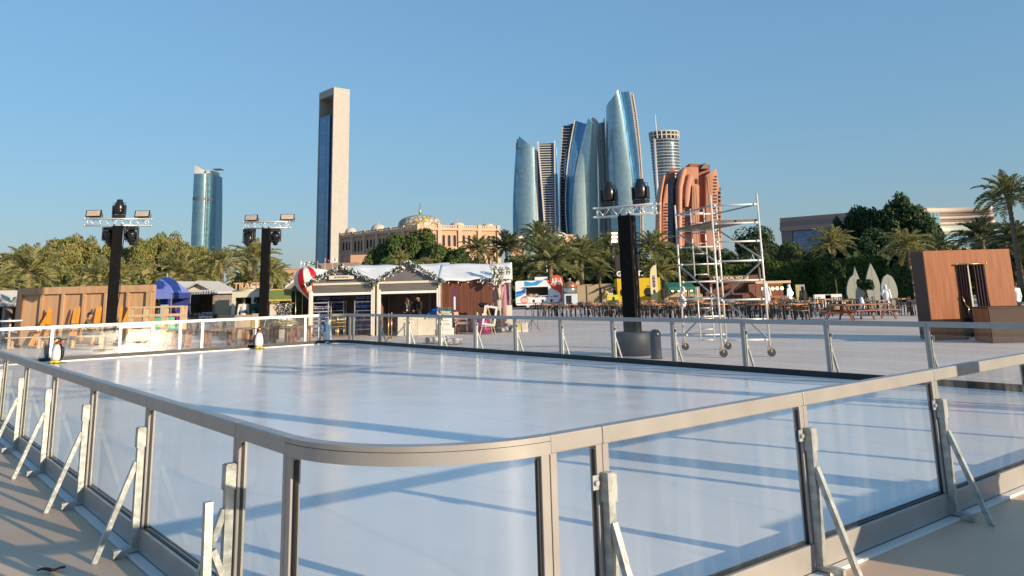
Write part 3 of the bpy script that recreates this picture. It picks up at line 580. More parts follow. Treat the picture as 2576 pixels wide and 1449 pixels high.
def moving_head(loc, rz, label, hang=False, tilt=0.0):
    """base box, two-armed yoke, tapered head with lens and handles"""
    t = thing('moving_head_light', label, 'stage light', loc, rz, 'moving head lights on the masts')
    s = -1 if hang else 1
    m = MB(); m.box(-.20, .20, -.15, .15, min(0, s*.12), max(0, s*.12)); m.build('base_box', M['blackmetal'], t, bevel=.02)
    for x in (-1, 1): boxpart('yoke_arm', M['blackmetal'], t, x*.215-.028, x*.215+.028, -.085, .085, min(s*.12, s*.48), max(s*.12, s*.48), bevel=.02)
    Mx = Matrix.Translation((0, 0, s*.38)) @ Matrix.Rotation(tilt + (math.pi if hang else 0), 4, 'X')
    h = MB(); h.lathe([(.03, -.24), (.14, -.23), (.18, -.17), (.185, .02), (.165, .13), (.125, .22), (.105, .25), (.105, .31), (.09, .315)], 24, M=None); h.v = [tuple(Mx @ Vector(q)) for q in h.v]
    hd = h.build('head', mat('black_gloss_plastic', (.013, .013, .014), .28, .2, 6), t)
    l = MB(); l.lathe([(.0001, .314), (.088, .3165)], 18); l.v = [tuple(Mx @ Vector(q)) for q in l.v]; l.build('lens', mat('lens_glass', (.06, .07, .08), .08), hd)
    g = MB()
    for x in (-1, 1): g.path([Mx @ Vector((x*.14, .0, .20)), Mx @ Vector((x*.22, 0, .19)), Mx @ Vector((x*.22, 0, .10))], .009, 6)
    g.build('handle', M['blackmetal'], hd)
    if hang:
        c = MB()
        for y in (-1, 1): c.beam((-.22, y*.13, 0), (-.22, y*.13, -.5), .02); c.beam((.22, y*.13, 0), (.22, y*.13, -.5), .02)
        for z in (-.5,): c.beam((-.22, -.13, z), (.22, -.13, z), .02); c.beam((-.22, .13, z), (.22, .13, z), .02)
        c.build('cage', M['blackmetal'], t)
    return t
LED = mat('led_grid', (.62, .52, .44), .35, .1, 4)
def floodlight(loc, rz, label, tilt=-.25):
    t = thing('floodlight', label, 'floodlight', loc, rz, 'floodlights on the masts')
    Mx = Matrix.Translation((0, 0, .16)) @ Matrix.Rotation(tilt, 4, 'X')
    m = MB(); m.add([Mx @ Vector(q) for q in [(-.29, -.10, -.125), (.29, -.10, -.125), (.29, -.10, .125), (-.29, -.10, .125), (-.2, .14, -.09), (.2, .14, -.09), (.2, .14, .09), (-.2, .14, .09)]], [(0, 1, 2, 3), (7, 6, 5, 4), (0, 4, 5, 1), (1, 5, 6, 2), (2, 6, 7, 3), (3, 7, 4, 0)])
    hs = m.build('housing', M['blackmetal'], t)
    m = MB()
    for i in range(12):
        for j in range(5): m.box(-.245 + i*.0415, -.245 + i*.0415 + .034, -.112, -.103, -.1 + j*.041, -.1 + j*.041 + .034, Mx)
    m.build('led_panel', LED, hs)
    m = MB(); m.beam((-.3, 0, .16), (-.3, 0, 0), .02); m.beam((.3, 0, .16), (.3, 0, 0), .02); m.beam((-.3, 0, .0), (.3, 0, .0), .02); m.build('bracket', M['blackmetal'], t)
    return t
def on_mast(mast, x, y, z):  # point in the mast's frame
    return Matrix.Translation(mast.location) @ Matrix.Rotation(mast.rotation_euler.z, 4, 'Z') @ Vector((x, y, z))
# right mast in its drum
b = at(1599, 895); mR = light_mast((b.x, b.y + .3, 0), 'black light mast standing in a dark round drum, two moving heads on its truss', 3.72, 1.80, math.atan2(-1.0, 1.6), .38, base=.50)
moving_head(on_mast(mR, -.50, 0, 4.01), R(-32), 'black moving head light on the left end of the drum mast truss')
moving_head(on_mast(mR, .46, 0, 4.01), R(-32), 'black moving head light on the right end of the drum mast truss')
bp = at(1654, 903); t = thing('bollard', 'dark grey domed bollard touching the drum of the light mast', 'bollard', (bp.x, bp.y + .12, 0))
MB().lathe([(.15, 0), (.15, .03), (.135, .04), (.135, .56)], 24).build('post', mat('dark_grey_drum', (.05, .053, .06), .5), t)
MB().lathe([(.135, .56), (.145, .565), (.145, .60), (.125, .66), (.08, .705), (.001, .72)], 24).build('dome_cap', mat('black_gloss_plastic', (.013, .013, .014), .28), t)
# left masts
b = gx(283, 31); m1 = light_mast((b.x, b.y, 0), 'black light mast before the brown ski wall, truss with floodlights at both ends', 4.52, 2.2, math.atan2(.9, 2.1), .36)
moving_head(on_mast(m1, 0, 0, 4.82), 0, 'black moving head light upright on top of the ski wall mast')
floodlight(on_mast(m1, -.82, 0, 4.80), R(0), 'floodlight with pale grid on the left end of the ski wall mast')
floodlight(on_mast(m1, .84, 0, 4.80), R(0), 'floodlight with pale grid on the right end of the ski wall mast')
moving_head(on_mast(m1, .48, .05, 4.50), R(10), 'black caged moving head hanging under the right half of the ski wall mast truss', True, .5)
moving_head(on_mast(m1, -.28, .35, 4.50), R(0), 'black moving head hanging half hidden behind the ski wall mast', True, .3)
b = gx(664, 35); m2 = light_mast((b.x, b.y, 0), 'black light mast between the cream trailer and the balloon, two floodlights on its truss', 4.60, 1.86, math.atan2(.12, 1.9), .34)
floodlight(on_mast(m2, -.62, 0, 4.88), R(-8), 'floodlight on the left end of the mast beside the cream trailer')
floodlight(on_mast(m2, .86, 0, 4.88), R(14), 'upturned floodlight on the right end of the mast beside the cream trailer')
moving_head(on_mast(m2, -.70, -.05, 4.58), R(-25), 'caged moving head hanging under the left end of the trailer mast truss', True, -.35)
moving_head(on_mast(m2, .36, .1, 4.58), R(15), 'caged moving head hanging under the right half of the trailer mast truss', True, .6)
# masts and an added shadow-casting box, just out of the picture to the right: their shadows lie across the ice
for P_, nm in (((10.0, 9.15), 'black light mast outside the right corner of the rink'), ((5.9, 5.6), 'black light mast outside the sunlit side of the rink')):
    mm = light_mast((P_[0], P_[1], 0), nm, 4.5, 2.2, R(50), .37)
    floodlight(on_mast(mm, -.82, 0, 4.80), R(20), nm.replace('black light mast', 'floodlight on the near end of the mast')); floodlight(on_mast(mm, .84, 0, 4.80), R(20), nm.replace('black light mast', 'floodlight on the far end of the mast'))
    moving_head(on_mast(mm, 0, 0, 4.80), 0, nm.replace('black light mast', 'moving head light upright on the mast'))
c_ = thing('shadow_caster_box', 'unseen brown timber box added to cast a shadow onto the ice', 'counter', (5.75, 4.75, 0), R(38))
boxpart('carcass', M['cabinwood'], c_, -1.1, 1.0, -.35, .35, 0, .92); boxpart('worktop', M['darkwood'], c_, -1.15, 1.05, -.4, .4, .92, .97)

# ================================================================== scaffold tower
SC = mat('white_scaffold_tube', (.70, .68, .64), .4, .12, 8, .2, hue=(.78, .76, .72))
t = thing('scaffold_tower', 'white aluminium scaffold tower on castors with a ladder inside', 'scaffold', (0, 0, 0))
L2 = at(1818, 899) ; L4 = at(1939, 897); fr = (L4 - L2); fr.z = 0; wd = fr.length; ex = fr.normalized(); ey = Vector((-ex.y, ex.x, 0))
L1 = at(1722, 881); dp = (L1 - L2); dp.z = 0; ey = dp.normalized(); dpl = dp.length
t.location = L2
cor = {2: Vector((0, 0, 0)), 4: ex * wd, 1: ey * dpl, 3: ey * dpl + ex * wd}
zs = [.41, .91, 1.40, 1.88, 2.37, 2.86, 3.33, 3.80]
for k, c in cor.items():
    m = MB(); m.tube(c + Vector((0, 0, .2)), c + Vector((0, 0, 4.08)), .027, n=10)
    for z in (1.3, 2.6): m.tube(c + Vector((0, 0, z - .06)), c + Vector((0, 0, z + .06)), .033, n=10)
    m.build('standard', SC, t)
    m = MB(); m.box(-.05, .05, -.03, .03, .14, .24); m.tube((-.02, -.03, .15), (.05, .03, .12), .05, n=8); m.v = [tuple(Vector(q) + c) for q in m.v]; cs = m.build('castor', mat('castor_metal', (.30, .22, .14), .5, .4, 10, .3), t)
    m = MB(); m.tube((.03, -.028, .10), (.03, .028, .10), .10, n=18); m.v = [tuple(Vector(q) + c) for q in m.v]; m.build('wheel', M['rubber'], cs)
for a, b_ in ((2, 4), (1, 3)):
    for z in zs:
        m = MB(); d = (cor[b_] - cor[a]).normalized(); m.tube(cor[a] + Vector((0, 0, z)), cor[b_] + Vector((0, 0, z)), .023, n=8)
        for e in (.07, .93): q_ = cor[a].lerp(cor[b_], e) + Vector((0, 0, z)); m.tube(q_ - d * .03, q_ + d * .03, .033, n=8)
        m.build('rung', SC, t)
BRC = mat('grey_brace_tube', (.40, .40, .40), .45, .15, 8, .3)
for a, b_ in ((1, 2), (3, 4)):
    for z in (3.80,): part('guard_rail', BRC, t, lambda m: m.tube(cor[a] + Vector((0, 0, z)), cor[b_] + Vector((0, 0, z)), .022, n=8))
    zz = [(2.37, 1.40), (.41, 1.40), (3.30, 2.37)] if a == 1 else [(1.40, 2.37), (1.40, .41), (3.33, 2.40)]
    for z0, z1 in zz: part('brace', BRC, t, lambda m: m.tube(cor[a] + Vector((0, 0, z0)), cor[b_] + Vector((0, 0, z1)), .022, n=8))
m = MB()
for i in range(2):
    o_ = ex * (.04 + i * .62 * wd / 1.25); q_ = [o_ + ey * .03, o_ + ex * .56 * wd / 1.25 + ey * .03, o_ + ex * .56 * wd / 1.25 + ey * (dpl - .03), o_ + ey * (dpl - .03)]
    m.add([v_ + Vector((0, 0, z)) for z in (3.36, 3.42) for v_ in q_], [(3, 2, 1, 0), (4, 5, 6, 7), (0, 1, 5, 4), (1, 2, 6, 5), (2, 3, 7, 6), (3, 0, 4, 7)])
m.build('platform', mat('scaffold_plywood', (.20, .15, .11), .7, .25, 3), t)
for z0, z1, nm in ((.22, 1.72, 0), (2.02, 3.95, 1)):
    m = MB(); o_ = ey * (dpl * .93) + ex * (wd * .50) if nm == 0 else ey * (dpl * .93) + ex * (wd * .47)
    for s_ in (-.19, .19): m.tube(o_ + ex * s_ + Vector((0, 0, z0)), o_ + ex * s_ + Vector((0, 0, z1)), .02, n=8)
    z = z0 + .06
    while z < z1: m.tube(o_ - ex * .19 + Vector((0, 0, z)), o_ + ex * .19 + Vector((0, 0, z)), .016, n=6); z += .29
    m.build('ladder', SC, t)
m = MB(); c = L1 + Vector((0, 0, 1.46)); rr = random.Random(3)
pts = [c + Vector((.05 + .05*math.sin(i*1.3), -.03 - .02*math.cos(i), .30 - i*.07)) for i in range(10)]; m.smooth = True
m.path(pts, [.02, .035, .05, .03, .045, .065, .05, .07, .06, .02], 8)
tag(m.build('plastic_wrap', mat('white_plastic_film', (.70, .71, .72), .35, .1, 8, bump=.6, bscale=20)), 'crumpled white plastic film tied round one scaffold upright', 'plastic wrap')

# ================================================================== penguins and polar bear
PENB, PENW, PENY, PENR = mat('black_plastic', (.012, .014, .014), .35), mat('white_plastic', (.74, .73, .70), .4, .04), mat('yellow_plastic', (.80, .52, .01), .4, .05), mat('red_plastic', (.50, .015, .02), .4)
def penguin(loc, rz, label, belly=None, s=1.0, base=None, body=None):
    t = thing('penguin_skate_aid', label, 'skating aid', loc, rz, 'penguin skating aids'); t.scale = (s, s, s)
    MB().lathe([(.10, .06), (.15, .12), (.165, .22), (.155, .34), (.125, .45), (.085, .53), (.06, .57)], 20, sy=.85).build('body', body or PENB, t)
    m = MB(); m.lathe([(.085, .075), (.135, .12), (.148, .22), (.138, .34), (.108, .45), (.06, .53)], 20, c=(0, -.035, 0), sy=.85); m.build('belly', belly or PENW, t)
    MB().ball((0, -.01, .635), .082, 16, 1.02).build('head', PENB, t)
    m = MB(); m.ball((.0, -.078, .64), .036, 10, 1.1); m.lathe([(.024, 0), (.018, .03), (.001, .065)], 10, (0, -.1, .628), Matrix.Rotation(R(95), 3, 'X')); m.build('beak', PENY, t)
    for g in (-1, 1): MB().ball((g*.042, -.072, .665), .010, 8).build('eye', PENW, t)
    MB().lathe([(.068, .54), (.085, .555), (.083, .58), (.064, .59)], 18).build('scarf', PENR, t)
    for g in (-1, 1):
        m = MB(); m.smooth = True; m.ball((g*.165, .01, .32), .05, 12, 2.9, .38, .95); m.build('flipper', body or PENB, t)
    m = MB(); m.ball((-.065, -.07, .045), .085, 12, .45, .95, 1.5); m.ball((.065, -.07, .045), .085, 12, .45, .95, 1.5); m.build('feet', base or PENY, t)
    m = MB(); m.box(-.19, .19, -.15, .17, 0, .022); m.build('sled_base', mat('green_plastic', (.02, .13, .07), .4), t, bevel=.02)
    m = MB(); m.tube((-.21, .06, .655), (.21, .06, .655), .014, n=8); m.build('handle_bar', M['blackmetal'], t)
    return t
b = at(143, 914, .06); penguin((b.x, b.y, .06), R(-8), 'white bellied penguin skating aid with red scarf, front one of the pair')
b = at(124, 911, .06); penguin((b.x - .12, b.y + .22, .06), R(170), 'dark penguin skating aid turned away behind the front penguin', mat('brown_belly_plastic', (.22, .09, .05), .5), base=PENB, body=mat('grey_black_plastic', (.06, .065, .07), .4))  # belly of this one is brown
b = at(650, 877.5, .06); penguin((b.x, b.y, .06), R(28), 'lone penguin skating aid with red scarf beside the sunlit far barrier')
b = at(823, 864, .06); t = thing('polar_bear_skate_aid', 'white polar bear skating aid with blue tie near the farthest rink corner', 'skating aid', (b.x, b.y, .06), R(-28))
BEAR = mat('bear_white_plastic', (.74, .75, .75), .45, .04, 5)
m = MB(); m.lathe([(.13, .03), (.165, .10), (.17, .22), (.155, .36), (.13, .50), (.10, .62), (.085, .70)], 20, sy=.85); m.ball((0, 0, .75), .092, 16, 1.05); m.ball((0, -.10, .735), .055, 12, .85, .9, 1.4)
for g in (-1, 1): m.ball((g*.07, .02, .835), .028, 10); _capsule(m, (g*.12, -.02, .58), (g*.15, -.11, .40), .055, .042); _capsule(m, (g*.15, -.11, .40), (g*.05, -.17, .36), .042, .035); m.ball((g*.09, -.09, .04), .075, 12, .6, 1, 1.4)
fuse(m, 'body', BEAR, t, .012)
m = MB(); m.ball((0, -.178, .745), .017, 8); [m.ball((g*.038, -.09, .785), .010, 8) for g in (-1, 1)]; m.build('nose_and_eyes', PENB, t)
m = MB(); m.prism([(-.02, .66), (.02, .66), (.035, .46), (0, .41), (-.035, .46)], 'y', -.168, -.15); m.build('tie', mat('blue_plastic', (.01, .14, .33), .4), t)
MB().lathe([(.088, .655), (.098, .67), (.096, .69), (.084, .70)], 18).build('collar', M['white'], t)
boxpart('sled_base', mat('green_plastic', (.02, .13, .07), .4), t, -.19, .19, -.17, .17, -.0, .022, bevel=.02)
m = MB(); m.tube((-.23, .06, .73), (.23, .06, .73), .014, n=8); m.build('handle_bar', M['blackmetal'], t)
# ================================================================== garlands
GARL = [leaf_mat('garland_green', (.012, .05, .03), (.03, .10, .06), 9), mat('garland_white', (.72, .70, .66), .8, .08, 20)]
def garland(pts, r, label, grp, white=.45, n=170, par=None, size=.05):
    m = MB(); rr = random.Random(len(label) + n)
    seg = [(Vector(pts[i]), Vector(pts[i+1])) for i in range(len(pts)-1)]; tot = sum((b-a).length for a, b in seg)
    for a, b in seg:
        k = max(3, int(n * (b-a).length / tot))
        for i in range(k):
            c = a.lerp(b, rr.random()) + Vector((rr.gauss(0, r*.5), rr.gauss(0, r*.5), rr.gauss(0, r*.5))); w_ = size * rr.uniform(.7, 1.6)
            Q = Euler((rr.uniform(0, 6.3), rr.uniform(0, 6.3), rr.uniform(0, 6.3))).to_matrix(); m.mat = 1 if rr.random() < white else 0
            m.add([c + Q @ Vector(q) for q in ((-w_, -w_*.35, 0), (w_, -w_*.25, 0), (w_*1.2, w_*.2, w_*.3), (-w_*.9, w_*.4, 0))], [(0, 1, 2, 3)])
    m.mat = 0
    for a, b in seg: m.tube(a, b, .012, n=5)
    return tag(m.build('garland', GARL), label, 'garland', grp)
BULB = mat('festoon_bulb', (.75, .72, .65), .2)
def bulb_row(t, pts, n):
    for i in range(n):
        a = pts[0].lerp(pts[1], (i + .5) / n); m = MB(); m.tube(a, a - Vector((0, 0, .05)), .018, n=6); b_ = m.build('bulb_holder', M['rubber'], t)
        MB().ball(a - Vector((0, 0, .085)), .032, 8, 1.2).build('bulb', BULB, b_)
BRN = M['brownwall']
SHUT = mat('roller_shutter', (.20, .18, .155), .35, .25, 2.5, .3, stretch=(.6, .6, 30))
def kiosk(x0, x1, Y, label, ridge, strips):
    cx = (x0 + x1) / 2; w = x1 - x0; h = w / 2; D = 3.0
    t = thing('market_kiosk', label, 'kiosk', (cx, Y, 0), 0, 'gabled kiosks at the rink')
    EZ = 2.18
    for x in (-h, h - .09):
        boxpart('corner_post', M['cream'], t, x, x + .09, -.02, .09, 0, EZ); boxpart('corner_post', M['cream'], t, x, x + .09, D - .09, D, 0, EZ)
    boxpart('floor', BRN, t, -h, h, .1, D, -.02, .03)
    boxpart('back_wall', BRN, t, -h + .09, h - .09, D - .06, D - .02, .03, EZ)
    for x in (-h + .01, h - .05): boxpart('side_wall', BRN, t, x, x + .04, .09, D - .09, .03, EZ)
    for x in strips: boxpart('wall_joint', M['cream'], t, x - .025, x + .025, D - .085, D - .061, .03, EZ)
    boxpart('front_beam', M['cream'], t, -h, h, -.03, .09, EZ, EZ + .09)
    # gable, shutter and its rails
    m = MB(); m.prism([(-h + .05, EZ + .09), (h - .05, EZ + .09), (0, ridge - .12)], 'y', .0, .04); m.build('gable_panel', M['panel_grey'], t)
    m = MB()
    for i in range(7): m.box(-h + .12, h - .12, .02 + (i % 2) * .012, .055, EZ - .05 - i*.045, EZ - .005 - i*.045)
    m.build('shutter', SHUT, t); boxpart('shutter_rail', M['white'], t, -h + .10, h - .10, -.0, .075, EZ - .44, EZ - .33, bevel=.008)
    for x in (-h + .09, h - .16): boxpart('door_jamb', M['white'], t, x, x + .07, -.01, .08, .03, EZ - .25)
    # cloth roof with a soft sag
    m = MB(); m.smooth = True; NX, NY = 12, 10; ov = .16
    for j in range(NY + 1):
        for i in range(NX + 1):
            s = -1 + 2 * i / NX; y = -.14 + (D + .25) * j / NY
            z = ridge - abs(s) ** 1.08 * (ridge - EZ - .02) + .02 * math.sin(j * 1.9 + i) * (1 - abs(s)) - .03 * math.sin(math.pi * min(1, abs(s))) 
            m.v.append((s * (h + ov), y, z))
    k = len(m.v)
    for x, y, z in list(m.v): m.v.append((x, y, z - .03))
    W_ = NX + 1
    for j in range(NY):
        for i in range(NX):
            a = j*W_ + i; m.face([a, a+1, a+W_+1, a+W_]); m.face([k+a+W_, k+a+W_+1, k+a+1, k+a])
    for j in range(NY): 
        for i in (0, NX): a = j*W_ + i; m.face([a, a+W_, k+a+W_, k+a])
    for i in range(NX):
        for j in (0, NY): a = j*W_ + i; m.face([a, a+1, k+a+1, k+a])
    m.build('roof', M['tarp'], t)
    bulb_row(t, [Vector((-h + .15, -.12, EZ + .18)), Vector((-.1, -.12, ridge - .16))], 3); bulb_row(t, [Vector((.1, -.12, ridge - .16)), Vector((h - .15, -.12, EZ + .18))], 3)
    return t
KY = 36.4
xa, xb, xc, xd = gx(777, KY).x, gx(943, KY).x, gx(948, KY).x, gx(1108, KY).x
k1 = kiosk(xa, xb, KY, 'gabled skate rental kiosk with a sign in its gable, blue skates on racks inside', 2.95, (.35,))
k2 = kiosk(xc, xd, KY, 'gabled ticket booth with two men in black inside, no sign in its gable', 3.02, (.03, .62))
for k_, nm, rd in ((k1, 'green and white garland along the gable of the skate rental kiosk', 2.98), (k2, 'green and white garland along the gable of the ticket booth', 3.07)):
    c = k_.location; hw = (xb - xa) / 2 + .16
    garland([c + Vector((-hw, -.2, 2.16)), c + Vector((-hw*.5, -.2, (2.16 + rd)/2 + .03)), c + Vector((0, -.2, rd)), c + Vector((hw*.5, -.2, (2.16 + rd)/2 + .03)), c + Vector((hw, -.2, 2.16))], .075, nm, 'kiosk garlands', n=520, size=.055)
# rental sign
cx = gx(858, KY - .1).x; t = thing('kiosk_sign', 'pale sign board reading SKATES RENTAL on the kiosk gable', 'sign', (cx, KY - .07, 2.50), 0)
boxpart('frame', mat('dark_green_frame', (.01, .03, .025), .5), t, -.58, .58, -.02, .05, -.115, .115); boxpart('board', M['cream'], t, -.545, .545, -.028, -.021, -.085, .085)
text_mesh('SKATES RENTAL', .085, .002, SHIRT_BLACK, 'lettering', t, Matrix.Translation((0, -.031, .0)), bold=.002)
# skates on metal racks
def rack(x0, x1, y, label):
    t = thing('skate_rack', label, 'shelf rack', ((x0 + x1)/2, y, .03), 0, 'skate racks'); w = (x1 - x0)/2; d = .28
    for x in (-w, w):
        for yy in (-d, d): part('upright', M['truss'], t, lambda m: m.beam((x, yy, 0), (x, yy, 1.46), .035))
    for z in (.22, .62, 1.02, 1.40):
        m = MB(); m.box(-w, w, -d, d, z - .012, z)
        for yy in (-d, d): m.beam((-w, yy, z), (w, yy, z), .035)
        m.build('shelf', M['truss'], t)
    return t
SKB, SKW = mat('blue_skate_boot', (.015, .05, .34), .4, .15, 6), mat('skate_strap', (.55, .58, .66), .35)
SK0 = thing('ice_skate', 'blue rental ice skate on a metal rack inside the kiosk', 'ice skate', (0, 0, 0), 0, 'blue rental skates on the racks')
m = MB(); _capsule(m, (0, .02, .09), (0, -.13, .08), .05, .045, 8); _capsule(m, (0, .06, .11), (0, .06, .24), .05, .058, 8); fuse(m, 'boot', SKB, SK0, .018)
m = MB(); m.box(-.05, .05, -.04, .03, .13, .16); m.box(-.055, .055, .0, .125, .20, .225); m.build('strap', SKW, SK0)
m = MB(); m.box(-.004, .004, -.17, .13, 0, .035); m.box(-.012, .012, -.09, -.07, .03, .05); m.box(-.012, .012, .05, .07, .03, .05); m.build('blade', M['truss'], SK0)
first = True
for x0p, x1p, Yr, nm in ((786, 830, 37.3, 'metal skate rack near the left jamb, full of blue skates'), (836, 868, 38.6, 'metal skate rack at the back of the rental kiosk'), (896, 937, 37.3, 'metal skate rack near the right jamb of the rental kiosk')):
    a, b = gx(x0p, Yr).x, gx(x1p, Yr).x; rack(a, b, Yr, nm)
    nsk = 7 if x0p != 836 else 4
    for z in (.22, .62, 1.02, 1.40):
        for i in range(nsk):
            loc = (a + (b - a) * (i + .5) / nsk, Yr - .05 + .05 * math.sin(i * 2.1 + z * 9), .03 + z); rz = .15 * math.sin(i * 3.7 + z * 5)
            lab = f'blue rental ice skate standing on {"the left jamb" if x0p == 786 else "the back" if x0p == 836 else "the right jamb"} rack in the kiosk'
            if first: SK0.location = loc; SK0.rotation_euler.z = rz; SK0['label'] = lab; first = False
            else: dup(SK0, loc, rz, lab)
# ticket counter
cy = 35.75; a, b = gx(1001, cy).x, gx(1103, cy).x; t = thing('ticket_counter', 'cream ticket counter with a small dark bird mark in front of the two men', 'counter', ((a + b)/2, cy, 0))
w = (b - a)/2
boxpart('front_panel', M['cream'], t, -w, -w*.02 - .004, -.03, .03, .03, .78); boxpart('front_panel', M['cream'], t, -w*.02 + .004, w, -.03, .03, .03, .78)
boxpart('worktop', M['white'], t, -w - .02, w + .02, -.05, .45, .78, .81); boxpart('plinth', M['cream'], t, -w - .03, w + .03, -.04, .40, 0, .03)
text_mesh('A B U   D C E R T A', .055, .001, SHIRT_BLACK, 'lettering', t, Matrix.Translation((-w*.48, -.033, .66)))
LOGO = mat('navy_print', (.02, .04, .09), .6)
m = MB(); m.prism([(-.07, .02), (-.015, .02), (.0, .085), (.02, .025), (.075, .03), (.02, -.01), (-.005, -.06), (-.02, -.01)], 'y', -.034, -.0305); m.v = [(x + w*.34, y, z + .68) for x, y, z in m.v]; m.build('bird_mark', LOGO, t)
m = MB()
for r_, (zz, n_) in enumerate(((.70, 10), (.65, 13))):
    x = w*.47
    for i in range(n_): l_ = .018 + .012 * ((i * 7 + r_ * 3) % 4) / 3; m.box(x, x + l_, -.033, -.0305, zz, zz + .014 + .008 * (i % 3)); x += l_ + .009
m.build('small_print', LOGO, t)
m = MB(); m.smooth = True
for i, (x, y, z, r_) in enumerate([(0, 0, .06, .10), (.13, .05, .10, .12), (.27, 0, .07, .11), (.34, .06, .20, .11), (.2, .08, .2, .1), (.36, .02, .32, .07)]): m.ball((x, y, z), r_, 10, .7)
t = fuse(m, 'tarpaulin', mat('blue_tarpaulin', (.01, .09, .42), .4, .2, 8, bump=.5, bscale=14), None, .02); t.location = (gx(1080, 36.2).x, 36.0, .80); tag(t, 'crumpled bright blue tarpaulin heaped on the end of the ticket counter', 'tarpaulin')

# ================================================================== long timber hut to the right of the booth
HY = 37.4; a, b = gx(1112, HY).x, gx(1240, HY).x; c = gx(1287, HY).x
t = thing('timber_hut', 'long red brown timber hut with white cloth roof, open at its right end', 'hut', (a, HY, 0)); w, e, D = b - a, c - a, 3.3
boxpart('front_wall', M['darkwood'], t, 0, w, 0, .06, 0, 2.28); boxpart('back_wall', M['darkwood'], t, 0, e, D - .06, D, 0, 2.28); boxpart('end_wall', M['darkwood'], t, 0, .06, .06, D - .06, 0, 2.28); boxpart('inner_wall', M['darkwood'], t, w - .06, w, .06, D - .06, 0, 2.28)
boxpart('floor', BRN, t, .06, e, .06, D - .06, -.02, .04)
for x in (w + .35, e - .1): boxpart('end_post', M['galv'], t, x, x + .07, .0, .07, 0, 2.3)
boxpart('end_beam', M['white'], t, w - .2, e, -.03, .04, 2.1, 2.2)
m = MB(); m.smooth = True; NX, NY = 26, 14
def hut_z(s, x): return 3.02 - abs(s) * .74 + .025 * math.sin(x * 2.3 + s * 3) + .03 * math.sin(x * 5.1 + s * 7) * abs(s)
for i in range(NX + 1):
    for j in range(NY + 1): s = -1 + 2 * j / NY; x = -.2 + (e + .25) * i / NX; m.v.append((x, D/2 + s * (D/2 + .25), hut_z(s, x)))
k = len(m.v); W_ = NY + 1
for x, y, z in list(m.v): m.v.append((x, y, z - .035))
for i in range(NX):
    for j in range(NY): q_ = i*W_ + j; m.face([q_, q_+1, q_+W_+1, q_+W_]); m.face([k+q_+W_, k+q_+W_+1, k+q_+1, k+q_])
for i in range(NX):
    for j in (0, NY): q_ = i*W_ + j; m.face([q_, q_+W_, k+q_+W_, k+q_])
for j in range(NY):
    for i in (0, NX): q_ = i*W_ + j; m.face([q_, q_+1, k+q_+1, k+q_])
m.build('roof', M['tarp'], t)
bulb_row(t, [Vector((.1, -.28, 2.24)), Vector((w, -.28, 2.24))], 5)
HUT = t
for i, (px_, dy, ln) in enumerate(((1246, -.30, .95), (1262, .1, .9), (1280, .6, .85))):
    x = gx(px_, HY + dy).x
    garland([Vector((x - .08, HY + dy - .1, 2.92 - i*.12)), Vector((x + .02, HY + dy - .22, 2.55)), Vector((x, HY + dy - .25, 2.12))], .13, ['bushy white flower garland nearest the cloth roof of the timber hut', 'middle one of the white flower garlands at the open hut end', 'white flower garland farthest right at the open hut end'][i], 'white flower garlands on the hut end', white=.8, n=230, size=.06)
garland([Vector((gx(1212, HY).x, HY - .3, 2.22)), Vector((gx(1240, HY).x, HY - .32, 2.18))], .09, 'short pale garland under the eave of the timber hut', 'white flower garlands on the hut end', white=.7, n=90)
for px_, colr, dy, nm in ((1243, (.62, .55, .45), .5, 'cream'), (1256, (.66, .60, .52), .9, 'ivory'), (1272, (.58, .27, .30), .15, 'pink')):
    x = gx(px_, HY + dy).x; m = MB(); m.smooth = True; m.lathe([(.05, 2.05), (.11, 1.95), (.13, 1.6), (.17, 1.1), (.22, .55), (.2, .5)], 14, (x, HY + dy, 0), sy=.45)
    for g in (-1, 1): m.tube((x + g*.1, HY + dy, 1.92), (x + g*.2, HY + dy, 1.35), .055, .06, 8)
    o = m.build('hanging_dress', mat(nm + '_cloth', colr, .8, .15, 8, bump=.3, bscale=12)); tag(o, f'{nm} dress hanging at the open end of the timber hut', 'dress')
boxpart('display_plinth', M['cream'], None, gx(1281, 36.9).x - .12, gx(1281, 36.9).x + .12, 36.8, 37.1, 0, 1.12)
tag(bpy.data.objects['display_plinth'], 'narrow cream plinth at the right end of the timber hut', 'plinth')
# long white roofed hut behind the two kiosks
RY = 40.6; a, b = gx(868, RY).x, gx(1116, RY).x; t = thing('timber_hut', 'long hut behind the two kiosks, only its white cloth roof showing between the gables', 'hut', (a, RY, 0)); w = b - a
boxpart('front_wall', M['darkwood'], t, 0, w, 0, .06, 0, 2.3); boxpart('back_wall', M['darkwood'], t, 0, w, 2.94, 3.0, 0, 2.3)
for x in (0, w - .06): boxpart('end_wall', M['darkwood'], t, x, x + .06, .061, 2.939, 0, 2.3)
m = MB(); m.smooth = True; NX, NY = 22, 10
for k_ in (0, -.04):
    for i in range(NX + 1):
        for j in range(NY + 1): s = -1 + 2*j/NY; x = -.2 + (w + .4)*i/NX; m.v.append((x, 1.5 + s*1.75, 3.16 - abs(s)*.86 + .03*math.sin(x*1.7 + s*4) + .02*math.sin(x*4.3) + k_))
W_ = NY + 1; k = W_*(NX + 1)
for i in range(NX):
    for j in range(NY): q_ = i*W_ + j; m.face([q_, q_+1, q_+W_+1, q_+W_]); m.face([k+q_+W_, k+q_+W_+1, k+q_+1, k+q_])
m.build('roof', M['tarp'], t)
